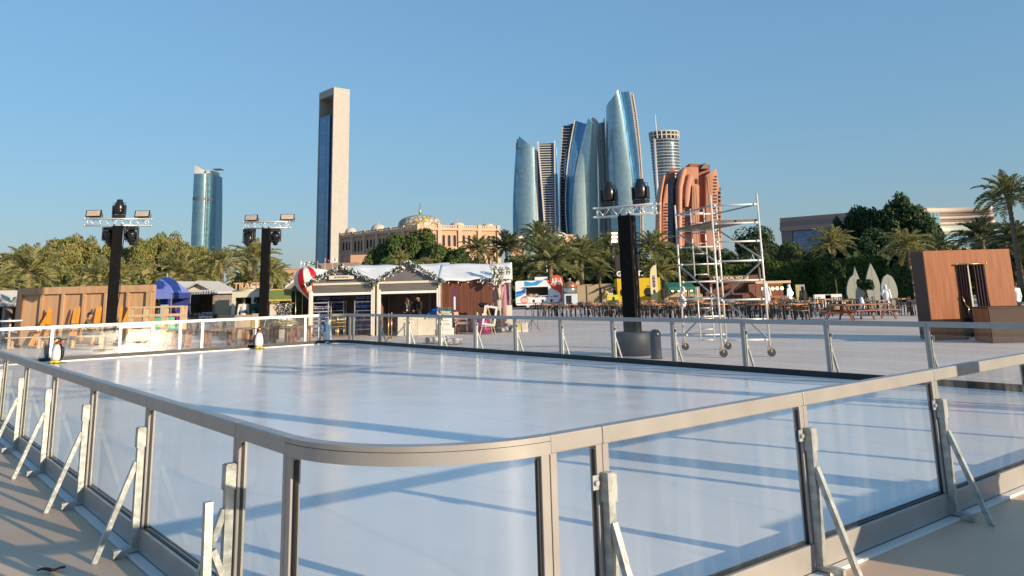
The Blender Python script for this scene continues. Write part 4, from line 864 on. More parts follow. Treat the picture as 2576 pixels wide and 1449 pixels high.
# hut to the left behind the balloon
Y_ = 39.2; a, b = gx(725, Y_).x, gx(777, Y_).x; t = thing('timber_hut', 'dark timber hut with snowy white roof edge behind the striped balloon', 'hut', (a, Y_, 0)); w = b - a
boxpart('front_wall', M['darkwood'], t, 0, w + .6, 0, .06, 0, 2.05); boxpart('end_wall', M['darkwood'], t, 0, .06, .06, 3, 0, 2.05); boxpart('back_wall', M['darkwood'], t, 0, w + .6, 3, 3.06, 0, 2.05)
m = MB(); m.prism([(-.42, 1.88), (-.34, 2.02), (1.0, 3.02), (2.4, 2.0), (2.36, 1.9), (1.0, 2.86)], 'y', -.35, 3.3); m.build('roof', M['tarp'], t)
m = MB(); m.ball((-.05, -.36, 1.82), .24, 12, .75, 1.5, .5); m.ball((.18, -.36, 1.68), .17, 12, .7, 1.1, .5); o = fuse(m, 'roof_cloth_bundle', M['tarp'], t, .03)
garland([Vector((a - .40, Y_ - .38, 2.0)), Vector((a + .35, Y_ - .38, 2.58)), Vector((a + 1.0, Y_ - .38, 3.05))], .06, 'pale garland up the roof edge of the hut behind the balloon', 'kiosk garlands', white=.5, n=170, size=.045)

# ================================================================== striped balloon
bc = aty(773, 703, 36.75); t = thing('balloon_prop', 'red and white striped balloon prop on slim poles beside the skate rental kiosk', 'balloon', (bc.x, bc.y, bc.z), R(0))
prof = [(.0, .56), (.22, .53), (.40, .42), (.53, .24), (.585, .02), (.56, -.16), (.46, -.38), (.32, -.58), (.18, -.76), (.07, -.90), (.05, -.92)]
m = MB(); m.smooth = True; n = 48; Tm = Matrix.Rotation(R(-12), 4, 'Y')
for r_, z in prof:
    for i in range(n): q_ = 2*math.pi*i/n; m.v.append(tuple(Tm @ Vector((r_*math.cos(q_)*(1 + .012*math.cos(12*q_)), r_*math.sin(q_)*(1 + .012*math.cos(12*q_)), z))))
for k in range(len(prof) - 1):
    for i in range(n): m.mat = (i // 4) % 2; m.face([k*n+i, (k+1)*n+i, (k+1)*n+(i+1) % n, k*n+(i+1) % n])
m.build('envelope', [mat('balloon_red', (.42, .012, .02), .3, .1, 2, coat=.3), mat('balloon_white', (.72, .69, .63), .35, .05, 2, coat=.3)], t)
for dx in (-.50, -.20):
    m = MB(); m.tube((dx, .02, -.45), (dx + .02, .05, -bc.z + .0), .016, n=6); m.build('support_pole', M['gold'], t)

# ================================================================== things in front of the kiosks
CH0 = None
def gold_chair(loc, rz, label):
    global CH0
    if CH0: return dup(CH0, loc, rz, label)
    t = thing('gold_chair', label, 'chair', loc, rz, 'gold banquet chairs'); CH0 = t
    MB().box(-.19, .19, -.2, .2, .43, .46).build('seat', M['gold'], t, bevel=.01)
    for x in (-.17, .17): part('leg', M['gold'], t, lambda m: m.tube((x, -.18, 0), (x, -.18, .43), .014, n=6)); part('leg', M['gold'], t, lambda m: m.path([(x, .22, 0), (x, .18, .45), (x, .24, .90)], .014, 6))
    m = MB()
    for z in (.6, .72, .89): m.beam((-.17, .21, z), (.17, .21, z), .02)
    for i in range(6): x = -.13 + i*.052; m.tube((x, .2, .48), (x, .235, .89), .008, n=5)
    m.build('backrest', M['gold'], t); return t
p = gx(846, 36.0); gold_chair((p.x, p.y - .3, 0), R(15), 'gold banquet chair standing in front of the skate rental kiosk'); p = gx(858, 36.1); gold_chair((p.x, p.y, 0), R(-160), 'gold banquet chair facing the other gold chair at the kiosk')
def stanchion(p, label):
    t = thing('rope_stanchion', label, 'stanchion', p, 0, 'gold rope stanchions'); MB().lathe([(.16, 0), (.16, .015), (.05, .04), (.022, .05)], 20).build('base', M['gold'], t); m = MB(); m.tube((0, 0, .04), (0, 0, .93), .02, n=10); m.build('post', M['gold'], t)
    m = MB(); m.lathe([(.03, .90), (.034, .93), (.02, .95)], 12); m.ball((0, 0, .975), .032, 10); m.build('finial', M['gold'], t)
ST = [at(977, 855), at(985, 850), at(1113, 850), at(1100, 846)]
for p, l_ in zip(ST, ['gold stanchion nearest the rink at the left of the ticket booth', 'gold stanchion with draped red rope, behind the left front one', 'gold stanchion before the white notice board', 'gold stanchion at the left edge of the notice board']): stanchion(p, l_)
for (a, b), l_ in (((ST[0], ST[1]), 'red rope drooping between the two gold stanchions left of the booth'), ((ST[2], ST[3]), 'red rope drooping between the two gold stanchions at the notice board')):
    m = MB(); pts = [a.lerp(b, i / 10) + Vector((0, 0, .88 - .30 * math.sin(math.pi * i / 10))) for i in range(11)]; m.path(pts, .022, 8); tag(m.build('barrier_rope', M['red']), l_, 'rope', 'red barrier ropes')
p = gx(1121, 35.6); t = thing('notice_board', 'white printed notice board under a green plaid panel reading Winter', 'notice board', (p.x, p.y, 0))
boxpart('plinth', M['white'], t, -.29, .33, -.02, .3, 0, .27); boxpart('sheet', M['white'], t, -.28, .26, .0, .05, .275, .86); boxpart('top_panel', mat('plaid_green', (.045, .085, .065), .6), t, -.30, .29, -.01, .06, .865, 1.13)
m = MB()
for x in (-.22, -.15, .13, .2): m.box(x, x + .008, -.0125, -.0105, .867, 1.128)
for z in (.9, 1.1): m.box(-.298, .288, -.0135, -.0128, z, z + .006)
m.build('plaid_lines', mat('plaid_line', (.30, .33, .25), .6), t)
text_mesh('Winter', .14, .001, M['white'], 'lettering', t, Matrix.Translation((0, -.016, .93)), bold=.004)
m = MB()
for i, (z, wd_) in enumerate(((.82, .36), (.78, .26), (.70, .05), (.65, .04), (.58, .3), (.54, .06), (.46, .34), (.40, .42))):
    n_ = max(1, int(wd_ / .04))
    for k in range(n_): x = -.01 - wd_/2 + k * wd_/n_; m.box(x, x + wd_/n_*.7, -.003, -.001, z, z + .016)
for k in range(14): m.box(-.26 + k*.04, -.26 + k*.04 + .022, -.023, -.0205, .19, .205)
m.build('printed_lines', LOGO, t)
p = gx(1143, 36.3); t = thing('sequin_banner', 'tall narrow dark sequin banner with a white strip beside the ticket booth', 'banner', (p.x, p.y, 0)); boxpart('sequin_sheet', mat('dark_sequins', (.02, .008, .012), .25, .9, 60, .4, hue=(.40, .14, .22)), t, -.11, .11, 0, .03, .0, 1.90); boxpart('white_strip', M['white'], t, -.025, .05, -.012, -.002, 1.0, 1.55)
p = gx(1166, 35.9); t = thing('pink_armchair', 'pink upholstered armchair with thin gold legs beside the timber hut', 'armchair', (p.x, p.y, 0), R(-18)); PK = mat('pink_upholstery', (.60, .33, .27), .8, .1, 8)
MB().box(-.24, .26, -.26, .26, .40, .50).build('seat', PK, t, bevel=.03); MB().box(-.30, -.23, -.24, .24, .50, .95, Matrix.Rotation(R(-6), 4, 'Y')).build('backrest', PK, t, bevel=.03)
for y in (-.27, .27): MB().box(-.22, .25, y - .025, y + .025, .60, .67).build('armrest', PK, t, bevel=.02); part('leg', M['gold'], t, lambda m: m.path([(.25, y, .62), (.27, y, .0)], .012, 6)); part('leg', M['gold'], t, lambda m: m.path([(-.24, y, .62), (-.28, y, .0)], .012, 6))
p = gx(1212, 35.6); t = thing('sequin_table', 'table draped in magenta sequin cloth beside the easel', 'table', (p.x, p.y, 0)); SEQ = mat('magenta_sequins', (.18, .01, .08), .25, .8, 50, .35, hue=(.60, .08, .36)); m = MB(); m.lathe([(.36, .0), (.34, .3), (.31, .7), (.30, .74)], 26); m.build('cloth', SEQ, t)
for i, (dx, h_, cl) in enumerate(((-.2, .16, M['white']), (-.12, .10, M['gold']), (.1, .13, M['white']), (.18, .10, PENY), (.02, .09, M['white']), (-.02, .14, M['red']))):
    m = MB(); m.lathe([(.028, .742), (.028, .742 + h_*.7), (.012, .742 + h_*.8), (.012, .742 + h_)], 10, (p.x + dx, p.y - .1 + .06*(i % 3), 0)); tag(m.build('cosmetic_bottle', cl), f'small {["tall white", "gold", "white", "yellow", "short white", "red"][i]} bottle on the magenta sequin table', 'bottle', 'bottles on the sequin table')
p = gx(1226, 35.1); t = thing('easel', 'wooden easel holding an empty white picture frame before the bending woman', 'easel', (p.x, p.y, 0), R(-10))
for a_, b_ in (((-.30, -.16, 0), (.02, .02, 1.2)), ((.36, -.16, 0), (-.02, .02, 1.2)), ((.1, .4, 0), (0, .04, 1.2))): part('leg', M['pinewood'], t, lambda m: m.beam(a_, b_, .03))
part('crossbar', M['pinewood'], t, lambda m: m.beam((-.26, -.11, .33), (.30, -.11, .33), .03))
F_ = MB(); Mx = Matrix.Translation((.05, -.13, .36)) @ Matrix.Rotation(R(8), 4, 'Y') @ Matrix.Rotation(R(-9), 4, 'X')
for x0, x1, z0, z1 in ((-.28, .28, 0, .08), (-.28, .28, .72, .80), (-.28, -.20, .08, .72), (.20, .28, .08, .72)): F_.box(x0, x1, 0, .03, z0, z1, Mx)
F_.build('picture_frame', M['white'], t)
p = gx(1273, 36.5); m = MB()
for c_, r_ in (((0, 0, .15), .16), ((.15, .05, .22), .13), ((-.18, -.05, .1), .13), ((.05, -.1, .32), .10), ((-.05, .1, .40), .09)): m.ball(c_, r_, 10, .85)
o = fuse(m, 'camera_bag', mat('grey_bag_cloth', (.16, .16, .17), .8, .8, 9, hue=(.55, .55, .56)), None, .02); o.location = (p.x, p.y, 0); tag(o, 'heap of grey and white equipment bags on the paving by the hut', 'bags')
for px_, cl, nm, w_ in ((1304, (.62, .38, .06), 'yellow and white', .26), (1318, (.64, .60, .50), 'cream canvas', .28)):
    p = gx(px_, 36.2); t = thing('tote_bag', nm + ' tote bag standing on the paving right of the hut', 'tote bag', (p.x, p.y, 0), R(10)); m = MB(); m.add([(-w_*.45, -.09, 0), (w_*.45, -.09, 0), (w_*.45, .09, 0), (-w_*.45, .09, 0), (-w_*.5, -.04, .36), (w_*.5, -.05, .41), (w_*.5, .05, .41), (-w_*.5, .04, .36)], [(3, 2, 1, 0), (0, 1, 5, 4), (1, 2, 6, 5), (2, 3, 7, 6), (3, 0, 4, 7)]); m.build('bag', mat(nm.replace(' ', '_') + '_canvas', cl, .85, .35, 4, hue=(.66, .62, .52)), t); m = MB(); m.path([(-.07, -.05, .38), (-.05, -.06, .52), (.05, -.06, .54), (.07, -.05, .39)], .01, 5); m.build('handle', M['cream'], t)
p = gx(1337, 36.4); t = thing('tripod_stand', 'thin black tripod stand with a dangling cable right of the tote bags', 'tripod', (p.x, p.y, 0))
for a in (0, 2.1, 4.2): part('leg', M['blackmetal'], t, lambda m: m.tube((0, 0, .5), (.36*math.cos(a+.3), .36*math.sin(a+.3), 0), .011, n=6))
part('pole', M['blackmetal'], t, lambda m: m.tube((0, 0, .45), (0, 0, .92), .012, n=6)); part('crossbar', M['blackmetal'], t, lambda m: m.path([(-.28, 0, .2), (-.26, 0, .92), (.26, 0, .92), (.24, 0, .15)], .009, 6))
# rolled carpets
CP, CP2 = mat('carpet_face', (.58, .52, .46), .95, .12, 20, bump=.3, bscale=120), mat('carpet_back', (.36, .30, .24), .95, .2, 30)
def roll(p, rz, L, r_, label):
    t = thing('rolled_carpet', label, 'carpet', p, rz, 'rolled carpets'); m = MB(); pts = []; N_ = 64; turns = 3.2
    for i in range(N_): a = turns*2*math.pi*i/(N_-1); q_ = r_*(.30 + .70*i/(N_-1)); pts.append((q_*math.cos(a)*1.12, r_*.86 + q_*math.sin(a)*.86))
    pts.append((pts[-1][0] + .05, .012)); pts.append((r_*2.0, .010))
    th_ = .022
    m.smooth = True
    for x, z in pts: m.v += [(-L/2, x, z), (L/2, x, z)]
    k = len(m.v)
    for x, z in pts:
        d = math.hypot(x, z - r_*.86) or 1; m.v += [(-L/2, x - x/d*th_, z - (z - r_*.86)/d*th_), (L/2, x - x/d*th_, z - (z - r_*.86)/d*th_)]
    for i in range(len(pts)-1): m.mat = 0; m.face([2*i, 2*i+2, 2*i+3, 2*i+1]); m.mat = 1; m.face([k+2*i+1, k+2*i+3, k+2*i+2, k+2*i]); m.face([2*i, k+2*i, k+2*i+2, 2*i+2]); m.face([2*i+1, 2*i+3, k+2*i+3, k+2*i+1])
    m.build('roll', [CP, CP2], t)
p = at(1100, 864); roll((p.x, p.y + .1, 0), R(42), .85, .15, 'larger rolled pale carpet lying on the paving outside the far barrier')
p = at(1140, 866); roll((p.x, p.y + .05, 0), R(-152), .55, .12, 'smaller rolled carpet with curled end lying beside the larger roll')
# ================================================================== ski wall
SY = 36.0; a, b = gx(43, SY).x, gx(385, SY).x; W = b - a; HW = 2.40
SKIW = wood('tan_stained_boards', (.40, .235, .125), (.52, .33, .19), 1.3, 2, .7, 0)
t = thing('ski_wall', 'tan brown timber backdrop wall with six recessed bays and skis leaning on it', 'wall', (a, SY, 0))
boxpart('back_panel', SKIW, t, 0, W, .08, .24, 0, HW - .02); boxpart('top_rail', SKIW, t, 0, W, -.06, .079, HW - .30, HW, bevel=.01)
for i, px_ in enumerate((43, 102, 155, 208, 262, 318, 368)):
    x = gx(px_, SY).x - a; w_ = .22 if i in (0, 6) else .12
    boxpart('batten', SKIW, t, x, min(W, x + w_), -.06, .078, 0, HW - .302, bevel=.008)
for x in (.5, W/2, W - .5): part('rear_strut', M['pinewood'], t, lambda m: m.beam((x, .24, 1.8), (x, 1.3, 0), .08))
SKI = [mat('orange_ski', (.72, .31, .03), .45, .12, 4), mat('ski_tail_brown', (.22, .06, .03), .6, .3, 12)]
def ski(px_, lean, Y, label, top=1.58):
    base = gx(px_, Y); t = thing('ski', label, 'ski', (base.x - lean*.8, Y, 0), 0, 'orange skis leaning on the ski wall')
    Mx = Matrix.Rotation(lean, 4, 'Y') @ Matrix.Rotation(R(-9), 4, 'X'); w_ = .055
    pr = [(-w_*.8, 0), (w_*.8, 0), (w_, .5), (w_, top - .22), (w_*.75, top - .1), (w_*.25, top), (-w_*.25, top), (-w_*.75, top - .1), (-w_, top - .22), (-w_, .5)]
    m = MB(); m.prism([p for p in pr if p[1] >= .5 or True], 'y', -.012, .012, Mx); m.build('blade', SKI[0], t)
    MB().box(-.05, .05, -.05, -.013, .55, .86, Mx).build('binding', SKI[1], t)
    m = MB(); m.box(-.045, .045, -.06, -.05, .66, .72, Mx); m.build('strap', M['white'], t)
for px_, ln, l_ in ((103, .42, 'leftmost orange ski, tilted far over at the first bay'), (108, .36, 'orange ski tilted beside the leftmost one'), (119, -.05, 'upright orange ski of the crossed pair in the second bay'), (127, -.20, 'slanting orange ski of the crossed pair in the second bay'),
    (183, 0.01, 'left ski of the spaced upright pair in the third bay'), (194, -.01, 'right ski of the spaced upright pair in the third bay'), (239, .01, 'left ski of the broad upright pair right of the seated person'), (248, -.01, 'right ski of the broad upright pair right of the seated person'),
    (301, .0, 'orange ski just right of the black mast'), (309, .30, 'orange ski tilted right of the black mast'), (324, -.12, 'orange ski near the last bay behind the pine railing')):
    ski(px_, ln, 35.55, l_)
# low pale bench rails before the wall
def bench(p, rz, L, label, m_=None, h=.45, w=.34, grp='plain wooden benches by the ski wall'):
    m_ = m_ or M['pinewood']; t = thing('bench', label, 'bench', p, rz, grp)
    MB().box(-L/2, L/2, -w/2, w/2, h - .05, h).build('seat', m_, t, bevel=.006)
    for x in (-L/2 + .15, L/2 - .15):
        for y in (-w/2 + .05, w/2 - .05): MB().box(x - .035, x + .035, y - .035, y + .035, 0, h - .051).build('leg', m_, t)
    return t
for i, (px_, Y) in enumerate(((75, 33.6), (150, 33.4), (225, 33.2))): bench(gx(px_, Y), R(2), 1.5, ['pale bench below the first bays of the ski wall', 'pale bench below the third bay of the ski wall', 'pale bench under the seated person in olive'][i])
p = gx(31, 34.2); t = thing('round_table', 'white table top on a pale leg beside the person in pale blue', 'table', (p.x, p.y, 0)); MB().lathe([(.42, 1.04), (.44, 1.06), (.44, 1.09), (.42, 1.10)], 24).build('top', M['white'], t); part('leg', M['pinewood'], t, lambda m: m.tube((0, 0, 0), (0, 0, 1.04), .04)); MB().lathe([(.25, 0), (.25, .02), (.05, .04)], 18).build('foot', M['pinewood'], t)
bench(gx(12, 34.6), R(0), 1.2, 'dark bench under the person in pale blue', M['darkwood'], .46)
# far-left stall
THATCH = mat('frosted_thatch', (.50, .49, .45), .9, .35, 5, bump=.6, bscale=25, stretch=(3, 3, 18), hue=(.74, .73, .70))
GREYW = wood('weathered_boards', (.20, .165, .135), (.34, .29, .235), 2, 0, .7, 0)
def stall(x0, x1, Y, label, ez, rz_, D=2.6, open_=True):
    w = (x1 - x0)/2; t = thing('market_stall', label, 'stall', ((x0 + x1)/2, Y, 0), 0, 'frosted timber market stalls')
    for x in (-w, w - .12): boxpart('corner_post', GREYW, t, x, x + .12, 0, .12, 0, ez)
    for x in (-w, w - .05): boxpart('side_wall', GREYW, t, x, x + .05, .121, D, 0, ez)
    boxpart('back_wall', BRN, t, -w, w, D, D + .05, 0, ez); boxpart('counter', GREYW, t, -w + .121, w*.25, -.02, .3, 0, .85)
    boxpart('lintel', M['white'], t, -w + .05, w - .05, -.10, .0, ez - .02, ez + .08)
    m = MB(); m.prism([(-w - .22, ez - .02), (-w - .2, ez + .10), (0, rz_), (w + .2, ez + .10), (w + .22, ez - .02), (0, rz_ - .14)], 'y', -.3, D + .2); m.build('roof', THATCH, t)
    m = MB(); m.prism([(-w + .1, ez + .09), (w - .1, ez + .09), (0, rz_ - .2)], 'y', -.04, .02); m.build('gable_panel', M['cream'], t)
    m = MB(); N_ = 16
    for i in range(N_): x = -w - .15 + (2*w + .3)*i/N_; m.prism([(x, ez + .18), (x + (2*w + .3)/N_, ez + .18), (x + (2*w + .3)/N_*.5, ez + .02 - .03*(i % 2))], 'y', -.32, -.30)
    m.build('scalloped_trim', THATCH, t)
    return t
Y = 41.5; stall(gx(455, Y).x, gx(541, Y).x, Y, 'small frosted market stall with goods on its counter right of the blue gazebo', 1.98, 2.62)
stall(gx(388, Y).x - .2, gx(449, Y).x, Y + 1.6, 'frosted market stall mostly hidden behind the blue gazebo', 1.95, 2.65)
stall(gx(-30, 38).x, gx(8, 38).x, 38.2, 'frosted market stall cut off at the edge left of the ski wall', 1.65, 2.35); stall(gx(22, 38).x, gx(72, 38).x, 38.6, 'frosted market stall half hidden behind the left end of the ski wall', 1.6, 2.3)
garland([Vector((gx(398, Y).x, Y + .9, 2.55)), Vector((gx(426, Y).x, Y + .8, 2.2)), Vector((gx(452, Y).x, Y + .7, 1.85))], .07, 'frosted garland along the slope of the stall behind the blue gazebo', 'kiosk garlands', white=.6, n=160, size=.05)
rr = random.Random(5); cols = [(.40, .12, .03), (.50, .36, .20), (.16, .10, .06), (.6, .55, .48), (.35, .2, .1)]
for i in range(9):
    x = gx(476 + i*4.2, Y).x; m = MB(); m.lathe([(.05, 0), (.075, .06), (.07, .14), (.03, .2), (.001, .22)], 12); o = m.build('gift_jar', mat(f'jar_tone_{"abcde"[i % 5]}', cols[i % 5], .5, .2, 10), loc=(x, Y + .08 + .08*(i % 2), .85)); tag(o, f'small {["orange", "straw coloured", "dark brown", "off white", "tan"][i % 5]} jar among the goods on the frosted stall counter', 'jar', 'goods on the stall counter')
p = gx(519, 40.3); t = thing('sales_counter', 'white sales counter with a dark picture panel before the frosted stall', 'counter', (p.x, p.y, 0)); boxpart('carcass', M['white'], t, -.31, .31, 0, .4, 0, .92, bevel=.01); boxpart('picture_panel', mat('violet_grey_print', (.16, .14, .19), .4, .6, 4, hue=(.42, .42, .52)), t, -.20, .22, -.012, -.002, .50, .86)
m = MB()
for i in range(16): m.ball((-.24 + .034*i, .14 + .07*math.sin(i*2.3), .965 + .05*((i*7) % 3)), .055, 8)
o = fuse(m, 'pastry_heap', mat('pastry_brown', (.28, .20, .14), .7, .5, 14, hue=(.58, .52, .46)), None, .02); o.location = (p.x, p.y, -.0); tag(o, 'heap of brown and white pastries on the white sales counter', 'pastries')
boxpart('tan_crate', GREYW, None, gx(470, 40.6).x, gx(484, 40.6).x, 40.6, 41.0, 0, .88); tag(bpy.data.objects['tan_crate'], 'brown boxy side counter left of the stall opening', 'counter')
p = gx(546, 40); t = thing('fire_extinguisher', 'red fire extinguisher standing right of the white sales counter', 'extinguisher', (p.x, p.y, 0)); MB().lathe([(.09, 0), (.09, .46), (.05, .54), (.03, .56)], 16).build('cylinder', PENR, t); part('valve', M['blackmetal'], t, lambda m: m.path([(0, 0, .56), (0, 0, .62), (.1, 0, .62), (.12, 0, .3)], .014, 6))
p = gx(536, 40.5); m = MB(); m.ball((0, 0, .80), .22, 12, .5); m.ball((.12, 0, .92), .14, 10, .6); o = fuse(m, 'shrub', leaf_mat('small_shrub', (.02, .07, .02), (.06, .16, .05), 6), None, .03); o.location = (p.x, p.y, .02); tag(o, 'small green shrub on the counter beside the fire extinguisher', 'plant')
# blue gazebo
BLUE = mat('blue_tent_cloth', (.17, .22, .58), .7, .08, 2, bump=.25, bscale=4); BLUED = mat('deep_blue_cloth', (.03, .05, .25), .7, .1, 3)
Y = 38.5; a, b = gx(350, Y).x, gx(431, Y).x; w = (b - a)/2; t = thing('gazebo_tent', 'blue gazebo tent with a mint counter under it, behind the ski wall end', 'tent', ((a + b)/2, Y, 0)); D = 2.2
for x in (-w, w):
    for y in (0, D): part('leg', M['galv'], t, lambda m: m.beam((x, y, 0), (x, y, 1.95), .045))
m = MB(); m.add([(-w, 0, 2.05), (w, 0, 2.05), (w, D, 2.05), (-w, D, 2.05), (-.15, D*.45, 2.78), (.15, D*.45, 2.78), (.15, D*.55, 2.78), (-.15, D*.55, 2.78)], [(0, 1, 5, 4), (1, 2, 6, 5), (2, 3, 7, 6), (3, 0, 4, 7), (4, 5, 6, 7), (3, 2, 1, 0)]); m.build('canopy', BLUE, t)
for q_ in ((-w, w, -.012, .012), (-w, w, D - .012, D + .012)): boxpart('valance', BLUE, t, q_[0], q_[1], q_[2], q_[3], 1.78, 2.045)
for x in (-w, w): boxpart('valance', BLUED, t, x - .012, x + .012, .013, D - .013, 1.78, 2.045)
boxpart('side_curtain', BLUED, t, w - .16, w - .02, -.02, .06, .0, 1.775)
boxpart('back_sheet', BLUED, t, -w, w, D - .03, D - .015, 0, 1.775); m = MB(); m.tube((0, D*.5, 2.75), (.03, D*.5, 2.98), .03, n=6); m.build('finial', M['white'], t)
p = gx(408, 37.2); t = thing('mint_counter', 'mint green serving counter under the blue gazebo', 'counter', (p.x, p.y, 0)); MINT = mat('mint_paint', (.16, .50, .36), .55, .06, 3); boxpart('carcass', MINT, t, -.46, .44, 0, .4, 0, .98, bevel=.01); boxpart('side_box', MINT, t, .445, .72, .02, .35, 0, .60)
p = gx(414, 37.8); t = thing('menu_board', 'blank pale blue board standing on the mint counter', 'board', (p.x, p.y, .0)); boxpart('sheet', mat('pale_blue_board', (.36, .46, .58), .5), t, -.18, .18, 0, .03, .98, 1.52, bevel=.01); part('stand', M['white'], t, lambda m: m.beam((0, .02, 0), (0, .02, .98), .05))
p = gx(437.5, 39.4); t = thing('mannequin', 'magenta dressed mannequin with pink headscarf beside the blue gazebo', 'mannequin', (p.x, p.y, 0)); MAG = mat('magenta_cloth', (.42, .01, .16), .75, .15, 8); m = MB(); m.lathe([(.19, 0), (.17, .4), (.15, .75), (.17, .98), (.19, 1.12), (.07, 1.20)], 16, sy=.7); m.tube((-.17, 0, 1.1), (-.2, -.02, .6), .05, .045, 8); m.tube((.17, 0, 1.1), (.2, -.02, .6), .05, .045, 8); fuse(m, 'dress', MAG, t, .02); m = MB(); m.ball((0, 0, 1.33), .10, 12, 1.2); m.ball((0, .02, 1.30), .13, 12, .9); fuse(m, 'headscarf', mat('pink_scarf', (.45, .20, .22), .8), t, .02)
# pale pine railing in front
Y = 32.6; t = thing('pine_railing', 'pale pine post and rail enclosure in front of the mint counter', 'railing', (gx(330, Y).x, Y, 0)); x = lambda p_, yy=0: gx(p_, Y + yy).x - t.location.x
for p_, yy in ((333, 0), (371, 0), (421, 0), (468, 0), (330, 1.5), (367, 1.5), (413, 1.5), (459, 1.5)): boxpart('post', M['pinewood'], t, x(p_, yy) - .055, x(p_, yy) + .055, yy - .05, yy + .05, 0, 1.45)
for yy, p0, p1 in ((0, 329, 471), (1.5, 326, 462)):
    for z in (.46, .80, 1.12): boxpart('rail', M['pinewood'], t, x(p0, yy), x(p1, yy), yy - .085, yy - .051, z, z + .075)
    boxpart('top_rail', M['pinewood'], t, x(p0, yy), x(p1, yy), yy - .085, yy + .085, 1.451, 1.50)
# low beige partitions
BEI = mat('beige_partition', (.44, .34, .22), .65, .06, 2); 
for p0, p1, Y, z, nm in ((541, 576, 40.5, 1.62, 'tall tan partition panel right of the frosted stall'), (552, 592, 36.6, .98, 'low beige partition left half, before the cream trailer'), (593, 634, 36.6, .98, 'low beige partition right half, before the cream trailer')):
    a, b = gx(p0, Y).x, gx(p1, Y).x; t = thing('partition', nm, 'partition', (a, Y, 0), 0, 'beige partitions'); boxpart('panel', BEI, t, 0, b - a - .01, 0, .07, .03, z); boxpart('cap', BEI, t, -.01, b - a, -.015, .085, z + .001, z + .03); boxpart('foot', BEI, t, 0, b - a - .01, -.12, .19, 0, .029)
a = gx(634, 36.6).x; t = thing('partition', 'grey shaded end of the low partition beside the trailer mast', 'partition', (a, 36.6, 0), R(22), 'beige partitions'); boxpart('panel', mat('shaded_partition', (.28, .26, .24), .65), t, .02, .55, 0, .07, .03, 1.02); boxpart('cap', BEI, t, .01, .56, -.015, .085, 1.021, 1.05)  # grey panel paints shade onto this end of the beige partition
# cream trailer
Y = 38.5; a, b = gx(583, Y).x, gx(657, Y).x; w = b - a; t = thing('food_trailer', 'small cream food trailer with two hatch windows and red edged sign letters', 'trailer', (a, Y, 0)); H_ = 2.02
CRM = mat('cream_van_paint', (.66, .62, .46), .4, .04, 3, coat=.2); DKG = mat('dark_green_void', (.012, .022, .018), .5)
def holed(z0, z1, x0, x1, holes, y0, y1, m):  # wall with rectangular openings given left to right
    xs = x0
    for hx0, hx1, hz0, hz1 in holes:
        m.box(xs, hx0, y0, y1, z0, z1); m.box(hx0 + .001, hx1 - .001, y0, y1, z0, hz0); m.box(hx0 + .001, hx1 - .001, y0, y1, hz1, z1); xs = hx1
    m.box(xs, x1, y0, y1, z0, z1)
m = MB(); holed(.3, H_, 0, w, [(.16, w*.66, .95, 1.75), (w*.76, w - .1, 1.05, 1.75)], 0, .06, m); m.build('front', CRM, t)
boxpart('body_shell', DKG, t, .02, w - .02, 1.6, 1.66, .3, H_); boxpart('side', CRM, t, 0, .05, .061, 1.6, .3, H_); boxpart('side', CRM, t, w - .05, w, .061, 1.6, .3, H_); boxpart('floor', DKG, t, .05, w - .05, .061, 1.6, .3, .36); boxpart('counter', mat('sage_counter', (.30, .33, .24), .5), t, .1, w*.70, .062, .5, .85, .95)
m = MB(); m.smooth = True; m.prism([(0, H_), (w, H_), (w, H_ + .03), (w - .05, H_ + .14), (w - .22, H_ + .24), (w - .45, H_ + .27), (w*.5, H_ + .12), (0, H_ + .05)], 'y', 0, 1.66); m.build('roof', CRM, t)
for x in (.35, w - .35): m = MB(); m.tube((x, .02, .28), (x, .2, .28), .27, n=20); wh = m.build('wheel', M['rubber'], t)
SG = [mat('sign_letter_cream', (.70, .48, .32), .5), mat('sign_letter_red', (.60, .10, .08), .5)]
text_mesh('TRACE', .40, .035, SG[0], 'sign_letters', t, Matrix.Translation((w*.5, .0, H_ + .23)), bold=.004); text_mesh('TRACE', .40, .03, SG[1], 'letter_shadow', t, Matrix.Translation((w*.5 - .03, .07, H_ + .235)), bold=.012)
m = MB()
for i, h_ in enumerate((.12, .2, .27, .22, .14)): m.lathe([(.028, 0), (.028, h_), (.012, h_ + .03)], 8, (.42 + i*.065, .3, .95))
o = m.build('bottle_row', mat('orange_bottles', (.55, .16, .08), .35, .4, 20), t)
# green kiosk with baskets
Y = 36.9; a, b = gx(676, Y).x, gx(732, Y).x; w = b - a; t = thing('green_kiosk', 'green fascia kiosk with yellow trim and hanging flower baskets', 'kiosk', (a, Y, 0)); GRN = mat('olive_green_paint', (.15, .21, .07), .55, .08, 3); YEL = mat('yellow_trim', (.62, .42, .10), .5)
boxpart('fascia', GRN, t, 0, w, -.02, .06, 1.63, 2.02); boxpart('trim', YEL, t, 0, w, -.04, .07, 2.021, 2.08); boxpart('trim', YEL, t, 0, w, -.3, .06, 1.56, 1.629); boxpart('roof', GRN, t, 0, w, .061, 1.7, 1.95, 2.01); boxpart('back_wall', mat('leafy_back', (.05, .09, .03), .8, .5, 6), t, 0, w, 1.7, 1.75, 0, 1.95)
boxpart('counter', BEI, t, 0, w, -.2, .35, 0, .82); boxpart('counter_top', YEL, t, -.02, w + .02, -.24, .38, .821, .87); boxpart('board', M['cream'], t, .05, .34, .02, .05, .9, 1.42)
for x in (.02, w - .06): boxpart('post', YEL, t, x, x + .05, .07, .12, .88, 1.95)
rr = random.Random(9)
